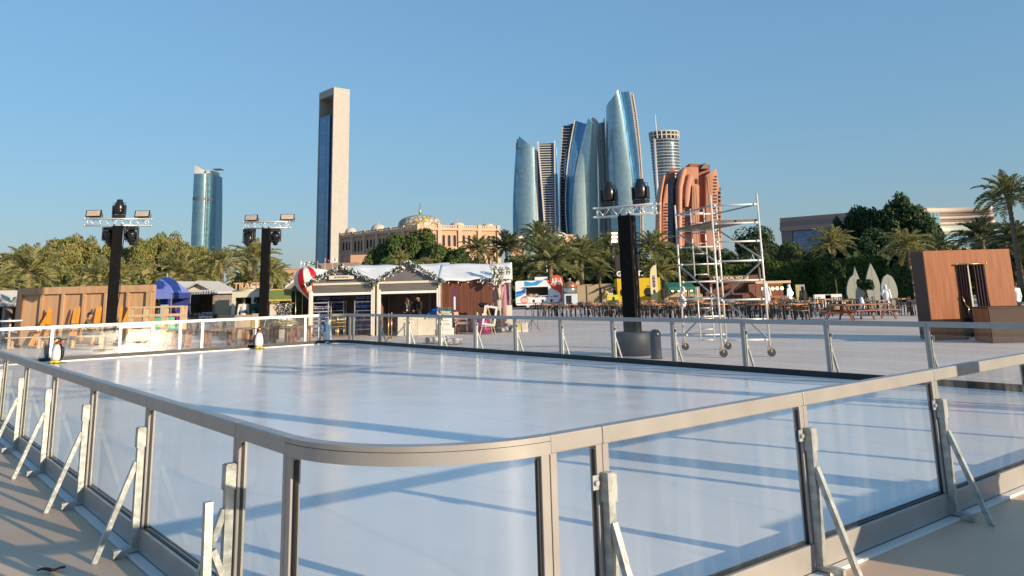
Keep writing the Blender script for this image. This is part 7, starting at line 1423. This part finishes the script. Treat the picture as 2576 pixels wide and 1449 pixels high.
# middle tower
t = tower(1466, Y + 20, 'middle curved glass tower with a twisted pale sail and dark ribbed left wing'); Y2 = Y + 20
A = [(1416, 318), (1411, 400), (1409, 480), (1410, 560), (1414, 735)]; Bc = [(1446, 303), (1432, 380), (1424, 460), (1423, 540), (1428, 600), (1436, 735)]; Cc = [(1476, 312), (1460, 370), (1446, 430), (1438, 500), (1437, 570), (1445, 735)]; Dc = [(1480, 297), (1463, 360), (1448, 430), (1440, 500), (1439, 570), (1447, 735)]; E_ = [(1501, 318), (1502, 420), (1504, 520), (1507, 735)]
sail('ribbed_wing', GD, t, A, [(1446, 309)] + Bc[1:], Y2, 2, 26, dy=5, skew=-8); bands('slab_edges', mat('dark_slab_edge', (.30, .30, .31), .6), t, A, Bc, Y2, 316, 700, 52, dy=.4, h=.55); ribbon('edge_fin', FIN, t, A, Y2, 1.6, 3, dy=6); ribbon('edge_fin', FIN, t, Bc, Y2, 1.6, 3, dy=-2); sail('blue_sail', GB, t, Bc, Cc, Y2, 1.2, 26, skew=-5); sail('pale_sail', GLt, t, Dc, E_, Y2, 7, 30, dy=-2, skew=4); ribbon('edge_fin', FIN, t, E_, Y2, 1.4, 3, dy=-1)
sail('grey_flank', FIN, t, [(1490, 295), (1499, 312), (1508, 420), (1512, 735)], [(1508, 312), (1512, 420), (1516, 735)], Y2, .5, 22, dy=12); sail('grey_core', GRYF, t, [(1508, 309), (1513, 450), (1518, 735)], [(1519, 307), (1524, 450), (1530, 735)], Y2, .5, 24, dy=11); sail('grey_flank', FIN, t, [(1519, 312), (1525, 450), (1531, 735)], [(1521, 294), (1529, 450), (1536, 735)], Y2, .5, 22, dy=12)
# tallest tower
t = tower(1572, Y - 20, 'tallest curved glass tower with a slanted pointed top'); Y3 = Y - 20
A = [(1530, 258), (1530, 340), (1532, 430), (1536, 520), (1542, 735)]; Bc = [(1554, 226), (1563, 270), (1572, 330), (1582, 400), (1590, 470), (1594, 540), (1596, 735)]; Cc = [(1583, 230), (1591, 280), (1599, 340), (1607, 410), (1610, 480), (1611, 560), (1612, 735)]; D_ = [(1592, 236), (1601, 290), (1608, 350), (1614, 420), (1616, 480), (1617, 560), (1619, 735)]
sail('glass_sail', GT, t, A, Bc, Y3, 5, 30, skew=-12); sail('blue_sail', GB, t, [(1557, 232)] + [(x + .5, y) for x, y in Bc[1:]], Cc, Y3, 1, 28, dy=4, skew=-6); sail('ribbed_wing', mat('brown_grey_ribs', (.24, .22, .20), .6, .2, .2), t, Cc, D_, Y3, 1, 22, dy=8, skew=6); bands('slab_edges', SLAB, t, Cc, D_, Y3, 242, 520, 48, dy=5.5, h=.8); ribbon('edge_fin', mat('sunlit_fin', (.70, .60, .50), .5), t, D_, Y3, 1.5, 3, dy=7); ribbon('edge_fin', FIN, t, Bc, Y3, 1.1, 2.5, dy=-2)
# round tower with open crown
Yr = 1150; p = gx(1671, Yr); p.x = aty(1671, 345, Yr).x; t = thing('round_tower', 'cylindrical banded tower with an open lattice crown and thin mast', 'tower', p, 0); s_ = Yr/FPX; zt = hz(1671, 352, Yr); ztop = hz(1671, 337, Yr)
prof = []; z = 0
def rad(z): return (30 + 7.0*(z/zt)**1.6)*s_
n = 56
m = MB(); m.lathe([(rad(zt*i/24)*.97, zt*i/24) for i in range(25)], 40, sy=.8); m.build('glass_drum', facade('round_tower_glass', (.10, .16, .21), (.16, .19, .21), 4.0, 3.2, .5, .15, .8, .35), t)
m = MB()
for i in range(46): z = zt*(i + .5)/46; r_ = rad(z); m.lathe([(r_*.94, z), (r_*1.015, z), (r_*1.015, z + 1.15), (r_*.94, z + 1.15)], 40, sy=.8)
m.build('floor_bands', mat('silver_band', (.55, .56, .55), .35, .08, .1, .3), t)
m = MB()
for i in range(20): a = 2*math.pi*i/20; r_ = rad(zt); m.beam((r_*math.cos(a), r_*.8*math.sin(a), zt), (r_*1.03*math.cos(a), r_*.83*math.sin(a), ztop + 2), 1.6)
for z in (zt + 4, ztop + 1): r_ = rad(zt)*1.02; m.lathe([(r_*.97, z), (r_*1.01, z), (r_*1.01, z + 1.6), (r_*.97, z + 1.6)], 40, sy=.82)
m.build('lattice_crown', SLAB, t); MB().lathe([(10, zt), (10, zt + 9), (5, zt + 10)], 20).build('core', FIN, t); part('mast', FIN, t, lambda m: m.tube((-11, 0, zt), (-11, 0, hz(1650, 288, Yr)), 1.0, .6, 8)); part('side_tube', M['truss'], t, lambda m: m.tube((-rad(zt)*.82, -12, 0), (-rad(zt)*.80, -12, zt), 2.0, n=14))
# pink hotel of stepped blocks
Yp = 950; p = gx(1735, Yp); t = thing('pink_hotel', 'salmon pink stepped hotel with curved fin walls and square window slots', 'hotel', p, 0)
def pinkwall(name, col, win, cw, ch): return facade(name, col, win, cw, ch, cw*.28, .7, 0, .05, (1, 1), ch*.38)
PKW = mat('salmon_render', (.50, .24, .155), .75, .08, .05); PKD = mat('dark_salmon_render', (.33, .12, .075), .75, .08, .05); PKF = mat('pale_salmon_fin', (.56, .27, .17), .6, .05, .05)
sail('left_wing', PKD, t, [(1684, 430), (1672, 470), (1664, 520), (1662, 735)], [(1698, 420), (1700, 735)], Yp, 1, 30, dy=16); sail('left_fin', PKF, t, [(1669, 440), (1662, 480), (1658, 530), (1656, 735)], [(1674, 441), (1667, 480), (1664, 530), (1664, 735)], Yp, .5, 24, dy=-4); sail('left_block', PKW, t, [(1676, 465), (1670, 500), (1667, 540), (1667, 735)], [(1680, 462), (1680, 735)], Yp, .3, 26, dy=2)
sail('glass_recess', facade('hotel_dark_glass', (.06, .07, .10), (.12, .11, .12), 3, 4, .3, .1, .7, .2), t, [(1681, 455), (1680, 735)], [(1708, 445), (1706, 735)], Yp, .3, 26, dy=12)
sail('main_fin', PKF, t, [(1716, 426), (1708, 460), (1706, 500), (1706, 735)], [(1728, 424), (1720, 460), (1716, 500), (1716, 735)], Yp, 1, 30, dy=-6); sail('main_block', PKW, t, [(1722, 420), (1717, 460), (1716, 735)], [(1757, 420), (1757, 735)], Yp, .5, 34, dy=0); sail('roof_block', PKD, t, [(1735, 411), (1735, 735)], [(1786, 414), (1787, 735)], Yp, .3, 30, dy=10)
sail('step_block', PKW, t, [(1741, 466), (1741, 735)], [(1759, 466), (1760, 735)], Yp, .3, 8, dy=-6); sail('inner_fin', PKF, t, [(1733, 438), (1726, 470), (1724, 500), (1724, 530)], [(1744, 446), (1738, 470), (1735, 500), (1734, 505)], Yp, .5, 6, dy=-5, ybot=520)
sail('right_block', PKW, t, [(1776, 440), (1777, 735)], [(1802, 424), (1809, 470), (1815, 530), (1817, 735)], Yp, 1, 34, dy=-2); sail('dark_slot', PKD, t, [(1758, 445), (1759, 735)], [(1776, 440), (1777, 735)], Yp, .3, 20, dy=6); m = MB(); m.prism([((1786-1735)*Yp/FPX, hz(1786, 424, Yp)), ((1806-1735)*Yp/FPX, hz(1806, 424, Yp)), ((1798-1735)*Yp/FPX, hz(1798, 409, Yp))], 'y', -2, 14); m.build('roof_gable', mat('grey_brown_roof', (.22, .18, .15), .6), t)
def slots(name, x0, x1, y0, y1, nx, nz, dy, w=1.7, h=1.7):
    m = MB()
    for i in range(nx):
        for k in range(nz):
            if (i*7 + k*3) % 11 == 0: continue
            x = x0 + (x1 - x0)*(i + .5)/nx; y = y0 + (y1 - y0)*(k + .5)/nz; P = aty(x, y, Yp + dy) - t.location; m.box(P.x - w/2, P.x + w/2, P.y - .3, P.y + .3, P.z - h/2, P.z + h/2)
    m.build(name, mat('window_shadow_glass', (.08, .045, .04), .3), t)
slots('window_grid', 1724, 1740, 520, 590, 5, 9, -.6, .8, 2.6); slots('window_grid', 1714, 1722, 500, 600, 2, 13, -2.2, 2.6, 1.8); slots('window_grid', 1671, 1679, 510, 600, 2, 12, 1.4, 2.4, 1.7); slots('window_grid', 1795, 1803, 440, 600, 2, 20, -3.1, 2.2, 1.5); slots('window_grid', 1806, 1814, 470, 600, 2, 13, -2.8, .8, 3.4); slots('window_grid', 1742, 1756, 446, 466, 2, 1, -.9, 2.6, 5.6)
m = MB()
for x in (1745, 1751, 1782, 1788, 1794): a = aty(x, 470 if x < 1770 else 444, Yp - 6.6) - t.location; m.box(a.x - .35, a.x + .35, a.y if x < 1770 else a.y + 3.6, a.y + (.8 if x < 1770 else 4.9), 0, a.z)
m.build('vertical_ribs', PKF, t)
# slab tower with the framed opening
Ys = 1300; p = gx(840, Ys); p.x = aty(840, 219, Ys).x; t = thing('slab_tower', 'tall white framed tower with dark glass face and a large opening at its top', 'tower', p, 0); CONC = facade('pale_stone_cladding', (.42, .40, .365), (.385, .365, .33), 6, 4, .12, .7, 0, .04)
Ht = hz(840, 219, Ys); ar, al = R(41), R(49); dr = Vector((math.cos(ar), math.sin(ar), 0)); dl = Vector((-math.cos(al), math.sin(al), 0)); Wd, Ln = 29.5, 50.0
def slab(name, m_, l0, l1, r0, r1, z0, z1):
    m = MB(); q_ = [dl*l0 + dr*r0, dl*l1 + dr*r0, dl*l1 + dr*r1, dl*l0 + dr*r1]; m.add([v_ + Vector((0, 0, z)) for z in (z0, z1) for v_ in q_], [(3, 2, 1, 0), (4, 5, 6, 7), (0, 1, 5, 4), (1, 2, 6, 5), (2, 3, 7, 6), (3, 0, 4, 7)]); return m.build(name, m_, t)
slab('front_slab', CONC, 0, 2.5, 0, Wd, 0, Ht); slab('rear_slab', CONC, Ln - 2.5, Ln, 0, Wd, 0, Ht); slab('top_slab', CONC, 2.5, Ln - 2.5, 0, Wd, Ht - 12, Ht); DG = facade('dark_blue_curtain_wall', (.12, .20, .31), (.12, .18, .26), 3, 4, .25, .18, .75, .10)
slab('glass_body', DG, 12.5, Ln - 2.5, .6, Wd - .5, 0, Ht*.868); slab('glass_strip', facade('darker_curtain_wall', (.02, .04, .08), (.04, .06, .09), 3, 4, .25, .06, .8, .12), 2.5, 12.4, 2.5, Wd - 2, 0, Ht*.85); slab('rear_wall', mat('sunlit_lining', (.76, .71, .62), .7, .05, .1), 2.5, Ln - 2.5, Wd - .45, Wd, 0, Ht - 12.1)  # rear wall lightened to paint in sunlight inside the opening
# far curved glass tower on the left
Yl = 1500; p = gx(512, Yl); t = thing('glass_tower', 'bluish glass tower with rounded left half standing alone behind the olive trees', 'tower', p, 0); GS = facade('sea_glass', (.24, .40, .46), (.17, .30, .36), 3.4, 4.2, .5, .34, .6, .12)
A = [(488, 437), (484, 520), (480, 620), (478, 735)]; Bc = [(517, 436), (515, 520), (511, 620), (508, 735)]; Cc = [(521, 436), (519, 520), (515, 620), (512, 735)]; D_ = [(543, 440), (543, 520), (541, 620), (538, 735)]
sail('rounded_half', GS, t, A, Bc, Yl, 6, 34, skew=-10); sail('seam_wall', mat('pale_seam', (.22, .27, .30), .5, .1, .05), t, Bc, Cc, Yl, .5, 30, dy=1); sail('flat_half', facade('sea_glass_dark', (.17, .31, .37), (.13, .24, .30), 3.4, 4.2, .5, .34, .6, .12), t, Cc, D_, Yl, 1, 34, dy=1, skew=-4); MV = mat('mauve_band', (.20, .19, .23), .5); sail('service_band', MV, t, [(484.5, 496), (484.3, 503)], [(515.5, 497), (515.4, 504)], Yl, 6.2, 33, dy=-.2, ybot=504, nz=3, skew=-10); sail('service_band', MV, t, [(524, 498), (524, 505)], [(543.3, 498), (543.2, 505)], Yl, .5, 33, dy=.3, ybot=505, nz=3)
m = MB()
for i in range(16): y = 448 + i*16; P = aty(curve(smooth(Bc), y) + 1.2, y, Yl - .8) - t.location; m.box(P.x - 1.0, P.x + 1.0, P.y - .4, P.y + .4, P.z - 3, P.z + 3)
m.build('seam_windows', GD, t); sail('roof_block', FIN, t, [(519, 427), (518, 445)], [(541, 431), (541, 445)], Yl, .5, 24, dy=6, ybot=446, nz=4); sail('roof_fin', FIN, t, [(490, 416), (489, 440)], [(513, 428), (513, 440)], Yl, .5, 10, dy=10, ybot=442, nz=4); boxpart('helipad', FIN, t, (516-512)*Yl/FPX, (537-512)*Yl/FPX, 2, 22, hz(525, 425.5, Yl), hz(525, 424, Yl))

# ================================================================== domed palace
PAL = mat('palace_sandstone', (.56, .34, .22), .85, .06, .08); PALD = mat('palace_trim', (.60, .40, .28), .8, .05, .1); PGL = mat('palace_window_dark', (.03, .03, .04), .7, .3, .5, spec=.1); DOMEM = mat('pale_dome', (.52, .48, .41), .7, .06, .3)
pc = gx(1052, 405); t = thing('domed_palace', 'sandstone palace with arched windows, small pale domes and one large patterned dome', 'palace', pc, 0); HW = 33.6
Lc = gx(856, 452) - pc; Rc = gx(1256, 428) - pc; O_ = Vector((0, 0, 0))
def wing(a, b, nm):
    d = (b - a); L_ = d.length; d.normalize(); nrm = Vector((d.y, -d.x, 0)); ang = math.atan2(d.y, d.x); Mx = Matrix.Translation(a) @ Matrix.Rotation(ang, 4, 'Z')
    m = MB(); m.box(0, L_, 0, 26, 0, HW - 2.2, Mx); m.build('wall', PAL, t)
    m = MB(); m.box(-.4, L_ + .4, -.9, 26.4, HW - 2.2, HW - 1.2, Mx); m.box(-.2, L_ + .2, -.5, -.1, HW - 1.2, HW - .9, Mx); k = int(L_/1.3)
    for i in range(k): x = L_*(i + .5)/k; m.box(x - .35, x + .35, -.45, -.15, HW - .9, HW, Mx)
    m.box(-.2, L_ + .2, -.48, -.12, HW, HW + .35, Mx); m.build('parapet', PALD, t)
    for z in (22.0, 11.5): m = MB(); m.box(-.2, L_ + .2, -.7, -.02, z, z + .8, Mx); m.build('cornice', PALD, t)
    nb = max(3, int(round(L_/11)))
    for i in range(nb + 1): x = L_*i/nb; m = MB(); m.box(x - .9, x + .9, -1.1, -.03, 0, HW + .6, Mx); m.build('pilaster', PALD, t)
    for i in range(nb):
        xc = L_*(i + .5)/nb
        for z0, h_, ww in ((23.4, 5.6, 1.5), (13.2, 5.4, 1.35), (4.2, 3.6, 1.5)):
            f = MB(); g = MB()
            for dx in (-3.0, 0, 3.0):
                x = xc + dx*(L_/nb/11)
                arch = [(x - ww/2, z0), (x + ww/2, z0)] + [(x + ww/2*math.cos(R(q_)), z0 + h_ - ww/2 + ww/2*1.15*math.sin(R(q_))) for q_ in range(0, 181, 20)]
                big = [(x - ww/2 - .35, z0 - .3), (x + ww/2 + .35, z0 - .3)] + [(x + (ww/2 + .35)*math.cos(R(q_)), z0 + h_ - ww/2 + (ww/2 + .35)*1.15*math.sin(R(q_))) for q_ in range(0, 181, 20)]
                g.prism(arch, 'y', -.26, -.02, Mx); f.prism(big, 'y', -.20, -.03, Mx)
                f.box(x - ww/2 - .3, x + ww/2 + .3, -.75, -.27, z0 - .1, z0 + 1.0, Mx) if z0 > 5 and i % 2 == 0 else None
            w_ = f.build('window', PALD, t); g.build('pane', PGL, w_)
    return Mx, L_
wing(Lc, O_, 'left'); wing(O_, Rc, 'right')
def dome(px_, Y, y_top, r_px, label_part, m_=DOMEM, base=None, drum=2.0):
    c = gx(px_, Y) - pc; zt = hz(px_, y_top, Y); r_ = r_px*Y/FPX; zb = base if base is not None else HW - 1; hgt = zt - zb - drum
    m = MB(); m.lathe([(r_*1.03, zb), (r_*1.03, zb + drum*.6), (r_*1.0, zb + drum)] + [(r_*math.cos(R(a)), zb + drum + hgt*.86*math.sin(R(a))**.95) for a in range(6, 87, 8)] + [(r_*.05, zb + drum + hgt*.88), (r_*.03, zb + drum + hgt)], 32, c); d = m.build('dome', m_, t); m = MB(); m.lathe([(r_*.045, zt), (r_*.07, zt + r_*.09), (r_*.025, zt + r_*.18), (.12, zt + r_*.5)], 10, c); m.build('finial', M['gold'] if r_px > 30 else PALD, d)
def dome_mat():
    m = bpy.data.materials.new('patterned_dome'); nt, N, L, B = nodes(m); B.inputs['Roughness'].default_value = .5; tc = N.new('ShaderNodeTexCoord'); vo = N.new('ShaderNodeTexVoronoi'); vo.feature = 'DISTANCE_TO_EDGE'; vo.inputs['Scale'].default_value = .38; L.new(tc.outputs['Object'], vo.inputs['Vector']); v2 = N.new('ShaderNodeTexVoronoi'); v2.inputs['Scale'].default_value = .38; L.new(tc.outputs['Object'], v2.inputs['Vector'])
    r_ = N.new('ShaderNodeValToRGB'); e = r_.color_ramp.elements; e[0].position = .03; e[1].position = .10; e[0].color = (.28, .25, .20, 1); e[1].color = (1, 1, 1, 1); L.new(vo.outputs['Distance'], r_.inputs[0]); sp = N.new('ShaderNodeSeparateColor'); L.new(v2.outputs['Color'], sp.inputs[0]); gt = N.new('ShaderNodeMath'); gt.operation = 'GREATER_THAN'; gt.inputs[1].default_value = .80; L.new(sp.outputs[0], gt.inputs[0])
    c = N.new('ShaderNodeMix'); c.data_type = 'RGBA'; c.inputs[6].default_value = (.50, .46, .40, 1); c.inputs[7].default_value = (.52, .38, .14, 1); L.new(gt.outputs[0], c.inputs[0]); x = N.new('ShaderNodeMix'); x.data_type = 'RGBA'; x.blend_type = 'MULTIPLY'; x.inputs[0].default_value = 1; L.new(c.outputs[2], x.inputs[6]); L.new(r_.outputs[0], x.inputs[7]); L.new(x.outputs[2], B.inputs['Base Color']); return m
dome(1057, 436, 537, 54, 'big', dome_mat(), HW - 2, 5); dome(880, 458, 570, 14.5, 's'); dome(950, 440, 561, 18, 's'); dome(1152, 425, 557, 18, 's'); dome(1231, 432, 561, 14, 's')
for px_, r_, y_t in ((1308, 15, 590), (1412, 21, 580)): dome(px_, 500, y_t, r_, 's', base=hz(px_, 604, 500), drum=1.5)
m = MB(); a = gx(1290, 505) - pc; b = gx(1325, 505) - pc; m.box(a.x, b.x, a.y, a.y + 16, 0, hz(1300, 604, 500)); a = gx(1390, 498) - pc; b = gx(1475, 498) - pc
zz0 = hz(1430, 606, 498)
for k_, (f0, f1, up) in enumerate(((0, 1, 0), (.12, .85, 2.2), (.25, .7, 4.0))): m.box(a.x + (b.x - a.x)*f0, a.x + (b.x - a.x)*f1, a.y + k_*.5, a.y + 18, 0 if k_ == 0 else zz0 + (0 if k_ == 1 else 2.2), zz0 + up + .01)
m.build('far_wing', PAL, t)
m = MB(); a = gx(880, 392) - pc; b = gx(945, 392) - pc; m.box(a.x, b.x, a.y, a.y + 14, 0, hz(900, 641, 392)); m.build('forecourt_block', PAL, t)
# terrace and flags in front
Yt = 300; a, b = gx(700, Yt).x, gx(905, Yt).x; t = thing('terrace_wall', 'long sandstone terrace wall below the flags, left of the palace', 'wall', (a, Yt, 0)); boxpart('wall', PAL, t, 0, (gx(800, Yt).x - a), 0, 8, 0, hz(760, 676, Yt)); boxpart('ramp_block', mat('mauve_stone', (.30, .21, .18), .85), t, (gx(800, Yt).x - a) + .05, b - a, -3, 10, 0, hz(850, 662, Yt)); boxpart('coping', PALD, t, -.3, (gx(800, Yt).x - a), -.4, 8.4, hz(760, 676, Yt) + .01, hz(760, 674.5, Yt))
FC = {'w': mat('flag_white', (.7, .7, .7), .8), 'r': mat('flag_red', (.5, .04, .05), .8), 'd': mat('flag_dark', (.05, .06, .06), .8), 'g': mat('flag_green', (.02, .18, .08), .8)}
for px_, yt, kinds, l_ in ((757, 656, 'w', 'flagpole with limp pale flag, leftmost of the row'), (765, 657, 'gwd', 'flagpole with small tricolour flag, second from the left'), (778, 655, 'gwd', 'flagpole with fluttering tricolour flag above the balloon'), (799, 656, 'd', 'flagpole with dark flag blowing left beside the balloon'), (818, 649, 'rd', 'flagpole with red and dark flag before the dark glass tower face'), (837, 646, 'w', 'flagpole with furled pale flag at the tower edge')):
    Yf = 292; p = gx(px_, Yf); p.x = aty(px_, yt, Yf).x; z1 = hz(px_, yt, Yf); t = thing('flagpole', l_, 'flagpole', p, 0, 'flagpoles before the palace'); part('pole', M['white'], t, lambda m: m.tube((0, 0, 0), (0, 0, z1), .08, .06, 8)); s_ = -1 if 'left' in l_ and 'blowing' in l_ else 1
    m = MB(); nb = len(kinds); hh = .95
    for k_ in range(nb):
        m.mat = k_
        for i in range(8):
            def P(q_, z): x = s_*q_*1.5; return (x, .22*math.sin(q_*6), z1 - .15 - z - .55*q_)
            q0, q1 = i/8, (i + 1)/8; a_ = hh*k_/nb; b_ = hh*(k_ + 1)/nb; m.add([P(q0, a_), P(q1, a_), P(q1, b_), P(q0, b_)], [(0, 1, 2, 3)])
    o = m.build('flag_cloth', [FC[c] for c in kinds], t); o.modifiers.new('s', 'SOLIDIFY').thickness = .03
# hotels on the right
Yh = 520; a, b = gx(1965, Yh).x, gx(2110, Yh).x; a = aty(1965, 560, Yh).x; w = 44; t = thing('low_hotel', 'low grey hotel with brown banded top and dark glazing behind the airy trees', 'hotel', (a, Yh, 0), -R(42)); Hh = hz(2010, 548, Yh); GB2 = mat('brown_grey_cladding', (.24, .19, .18), .7, .08, .1); boxpart('body', GB2, t, 0, w, 0, 40, 0, Hh*.80); boxpart('glazing', facade('hotel_blue_glass', (.10, .15, .26), (.16, .18, .22), 3, 3.5, .3, .1, .8, .25), t, w*.17, w, -1.2, -.02, Hh*.25, Hh*.79)
for k_ in range(3): boxpart('top_band', mat('pinkish_band', (.36, .24, .20), .7) if k_ % 2 == 0 else GB2, t, -.5 + k_*.2, w + 1, -2.0 + k_*.4, 40, Hh*(.80 + .067*k_) + .01, Hh*(.867 + .067*k_))
boxpart('left_wall', mat('shaded_grey_wall', (.20, .17, .17), .7), t, 0, w*.16, -1.5, -.03, 0, Hh*.799)
Yw = 560; pw = gx(2410, Yw); pw.x = aty(2410, 545, Yw).x; t = thing('curved_hotel', 'white and teal hotel with concave curved bands behind the tallest dark trees', 'hotel', pw, 0); Hw = hz(2410, 520, Yw)
def cband(name, m_, z0, z1, off, n=20):
    m = MB(); m.smooth = True; pts = []
    for i in range(n + 1):
        s = -1 + 2*i/n; x = s*24; y = 6 - 9*(1 - s*s)*-1 + off if False else 8*(1 - s*s)*1.0 + off; pts.append((x, y))
    for x, y in pts: m.v += [(x, y, z0), (x, y, z1), (x, y + 14, z0), (x, y + 14, z1)]
    for i in range(n): a_ = 4*i; m.face([a_, a_+4, a_+5, a_+1]); m.face([a_+1, a_+5, a_+7, a_+3]); m.face([a_+2, a_+3, a_+7, a_+6]); m.face([a_, a_+2, a_+6, a_+4])
    m.face([0, 1, 3, 2]); a_ = 4*n; m.face([a_, a_+2, a_+3, a_+1]); return m.build(name, m_, t)
CW, CT = mat('cream_band', (.58, .48, .40), .6, .05, .1), facade('teal_band_glass', (.20, .45, .50), (.5, .5, .48), 2.5, 3, .3, .1, .7, .2)
for z0, z1, m_, off in ((.93, 1.0, CW, -1), (.88, .93, GB2, 0), (.84, .88, CW, -1), (.80, .84, GB2, 0), (.76, .80, CW, -1.2), (.62, .76, mat('pale_teal_wall', (.48, .54, .50), .5), -.3), (.44, .62, CT, 0), (.36, .44, CW, -1), (0, .36, CT, 0)): cband('glass_band' if m_ is CT else 'curved_band', m_, Hw*z0, Hw*z1 - .02, off)
boxpart('teal_column', CT, t, -20, -14, -3, 0, Hw*.62, Hw*.93)
# ================================================================== light, sky, camera
w = bpy.data.worlds.new('World'); scene.world = w; w.use_nodes = True; nt = w.node_tree
sky = nt.nodes.new('ShaderNodeTexSky'); sky.sky_type = 'NISHITA'; sky.sun_disc = False; sky.sun_elevation = SUN_EL; sky.sun_rotation = math.atan2(SUN_DIR.x, SUN_DIR.y)
sky.altitude = 2120; sky.air_density = 2.0; sky.dust_density = 2.8; sky.ozone_density = 10.0
gm = nt.nodes.new('ShaderNodeGamma'); gm.inputs[1].default_value = .5; nt.links.new(sky.outputs[0], gm.inputs[0])
bg = nt.nodes['Background']; bg.inputs[1].default_value = .15; tn = nt.nodes.new('ShaderNodeMix'); tn.data_type = 'RGBA'; tn.blend_type = 'MULTIPLY'; tn.inputs[0].default_value = 1; tn.inputs[7].default_value = (.94, 1.0, 1.07, 1)
nt.links.new(gm.outputs[0], tn.inputs[6]); nt.links.new(tn.outputs[2], bg.inputs[0])
sl = bpy.data.lights.new('sun', 'SUN'); sl.energy = 2.95; sl.angle = R(.5); sl.color = (1, .80, .56)
so = link(bpy.data.objects.new('sun', sl)); so.rotation_euler = (-SUN_DIR).to_track_quat('-Z', 'Y').to_euler(); so.location = SUN_DIR * 100
cam = bpy.data.cameras.new('camera'); co = link(bpy.data.objects.new('camera', cam)); scene.camera = co
cam.sensor_fit = 'HORIZONTAL'; cam.sensor_width = 36; cam.lens = FPX / 2576 * 36; cam.shift_y = -(724.5 - PY0) / 2576; cam.clip_start = .05; cam.clip_end = 20000
co.matrix_world = Matrix.Translation(CAM) @ Matrix((CR, CU, -CF)).transposed().to_4x4()
scene.view_settings.view_transform = 'Standard'; scene.view_settings.look = 'None'; scene.view_settings.exposure = 1.1; scene.view_settings.gamma = 1
scene.cycles.transparent_max_bounces = 24; scene.cycles.max_bounces = 8; scene.cycles.glossy_bounces = 4; scene.cycles.diffuse_bounces = 3
scene.cycles.caustics_reflective = False; scene.cycles.caustics_refractive = False
scene.cycles.use_denoising = True
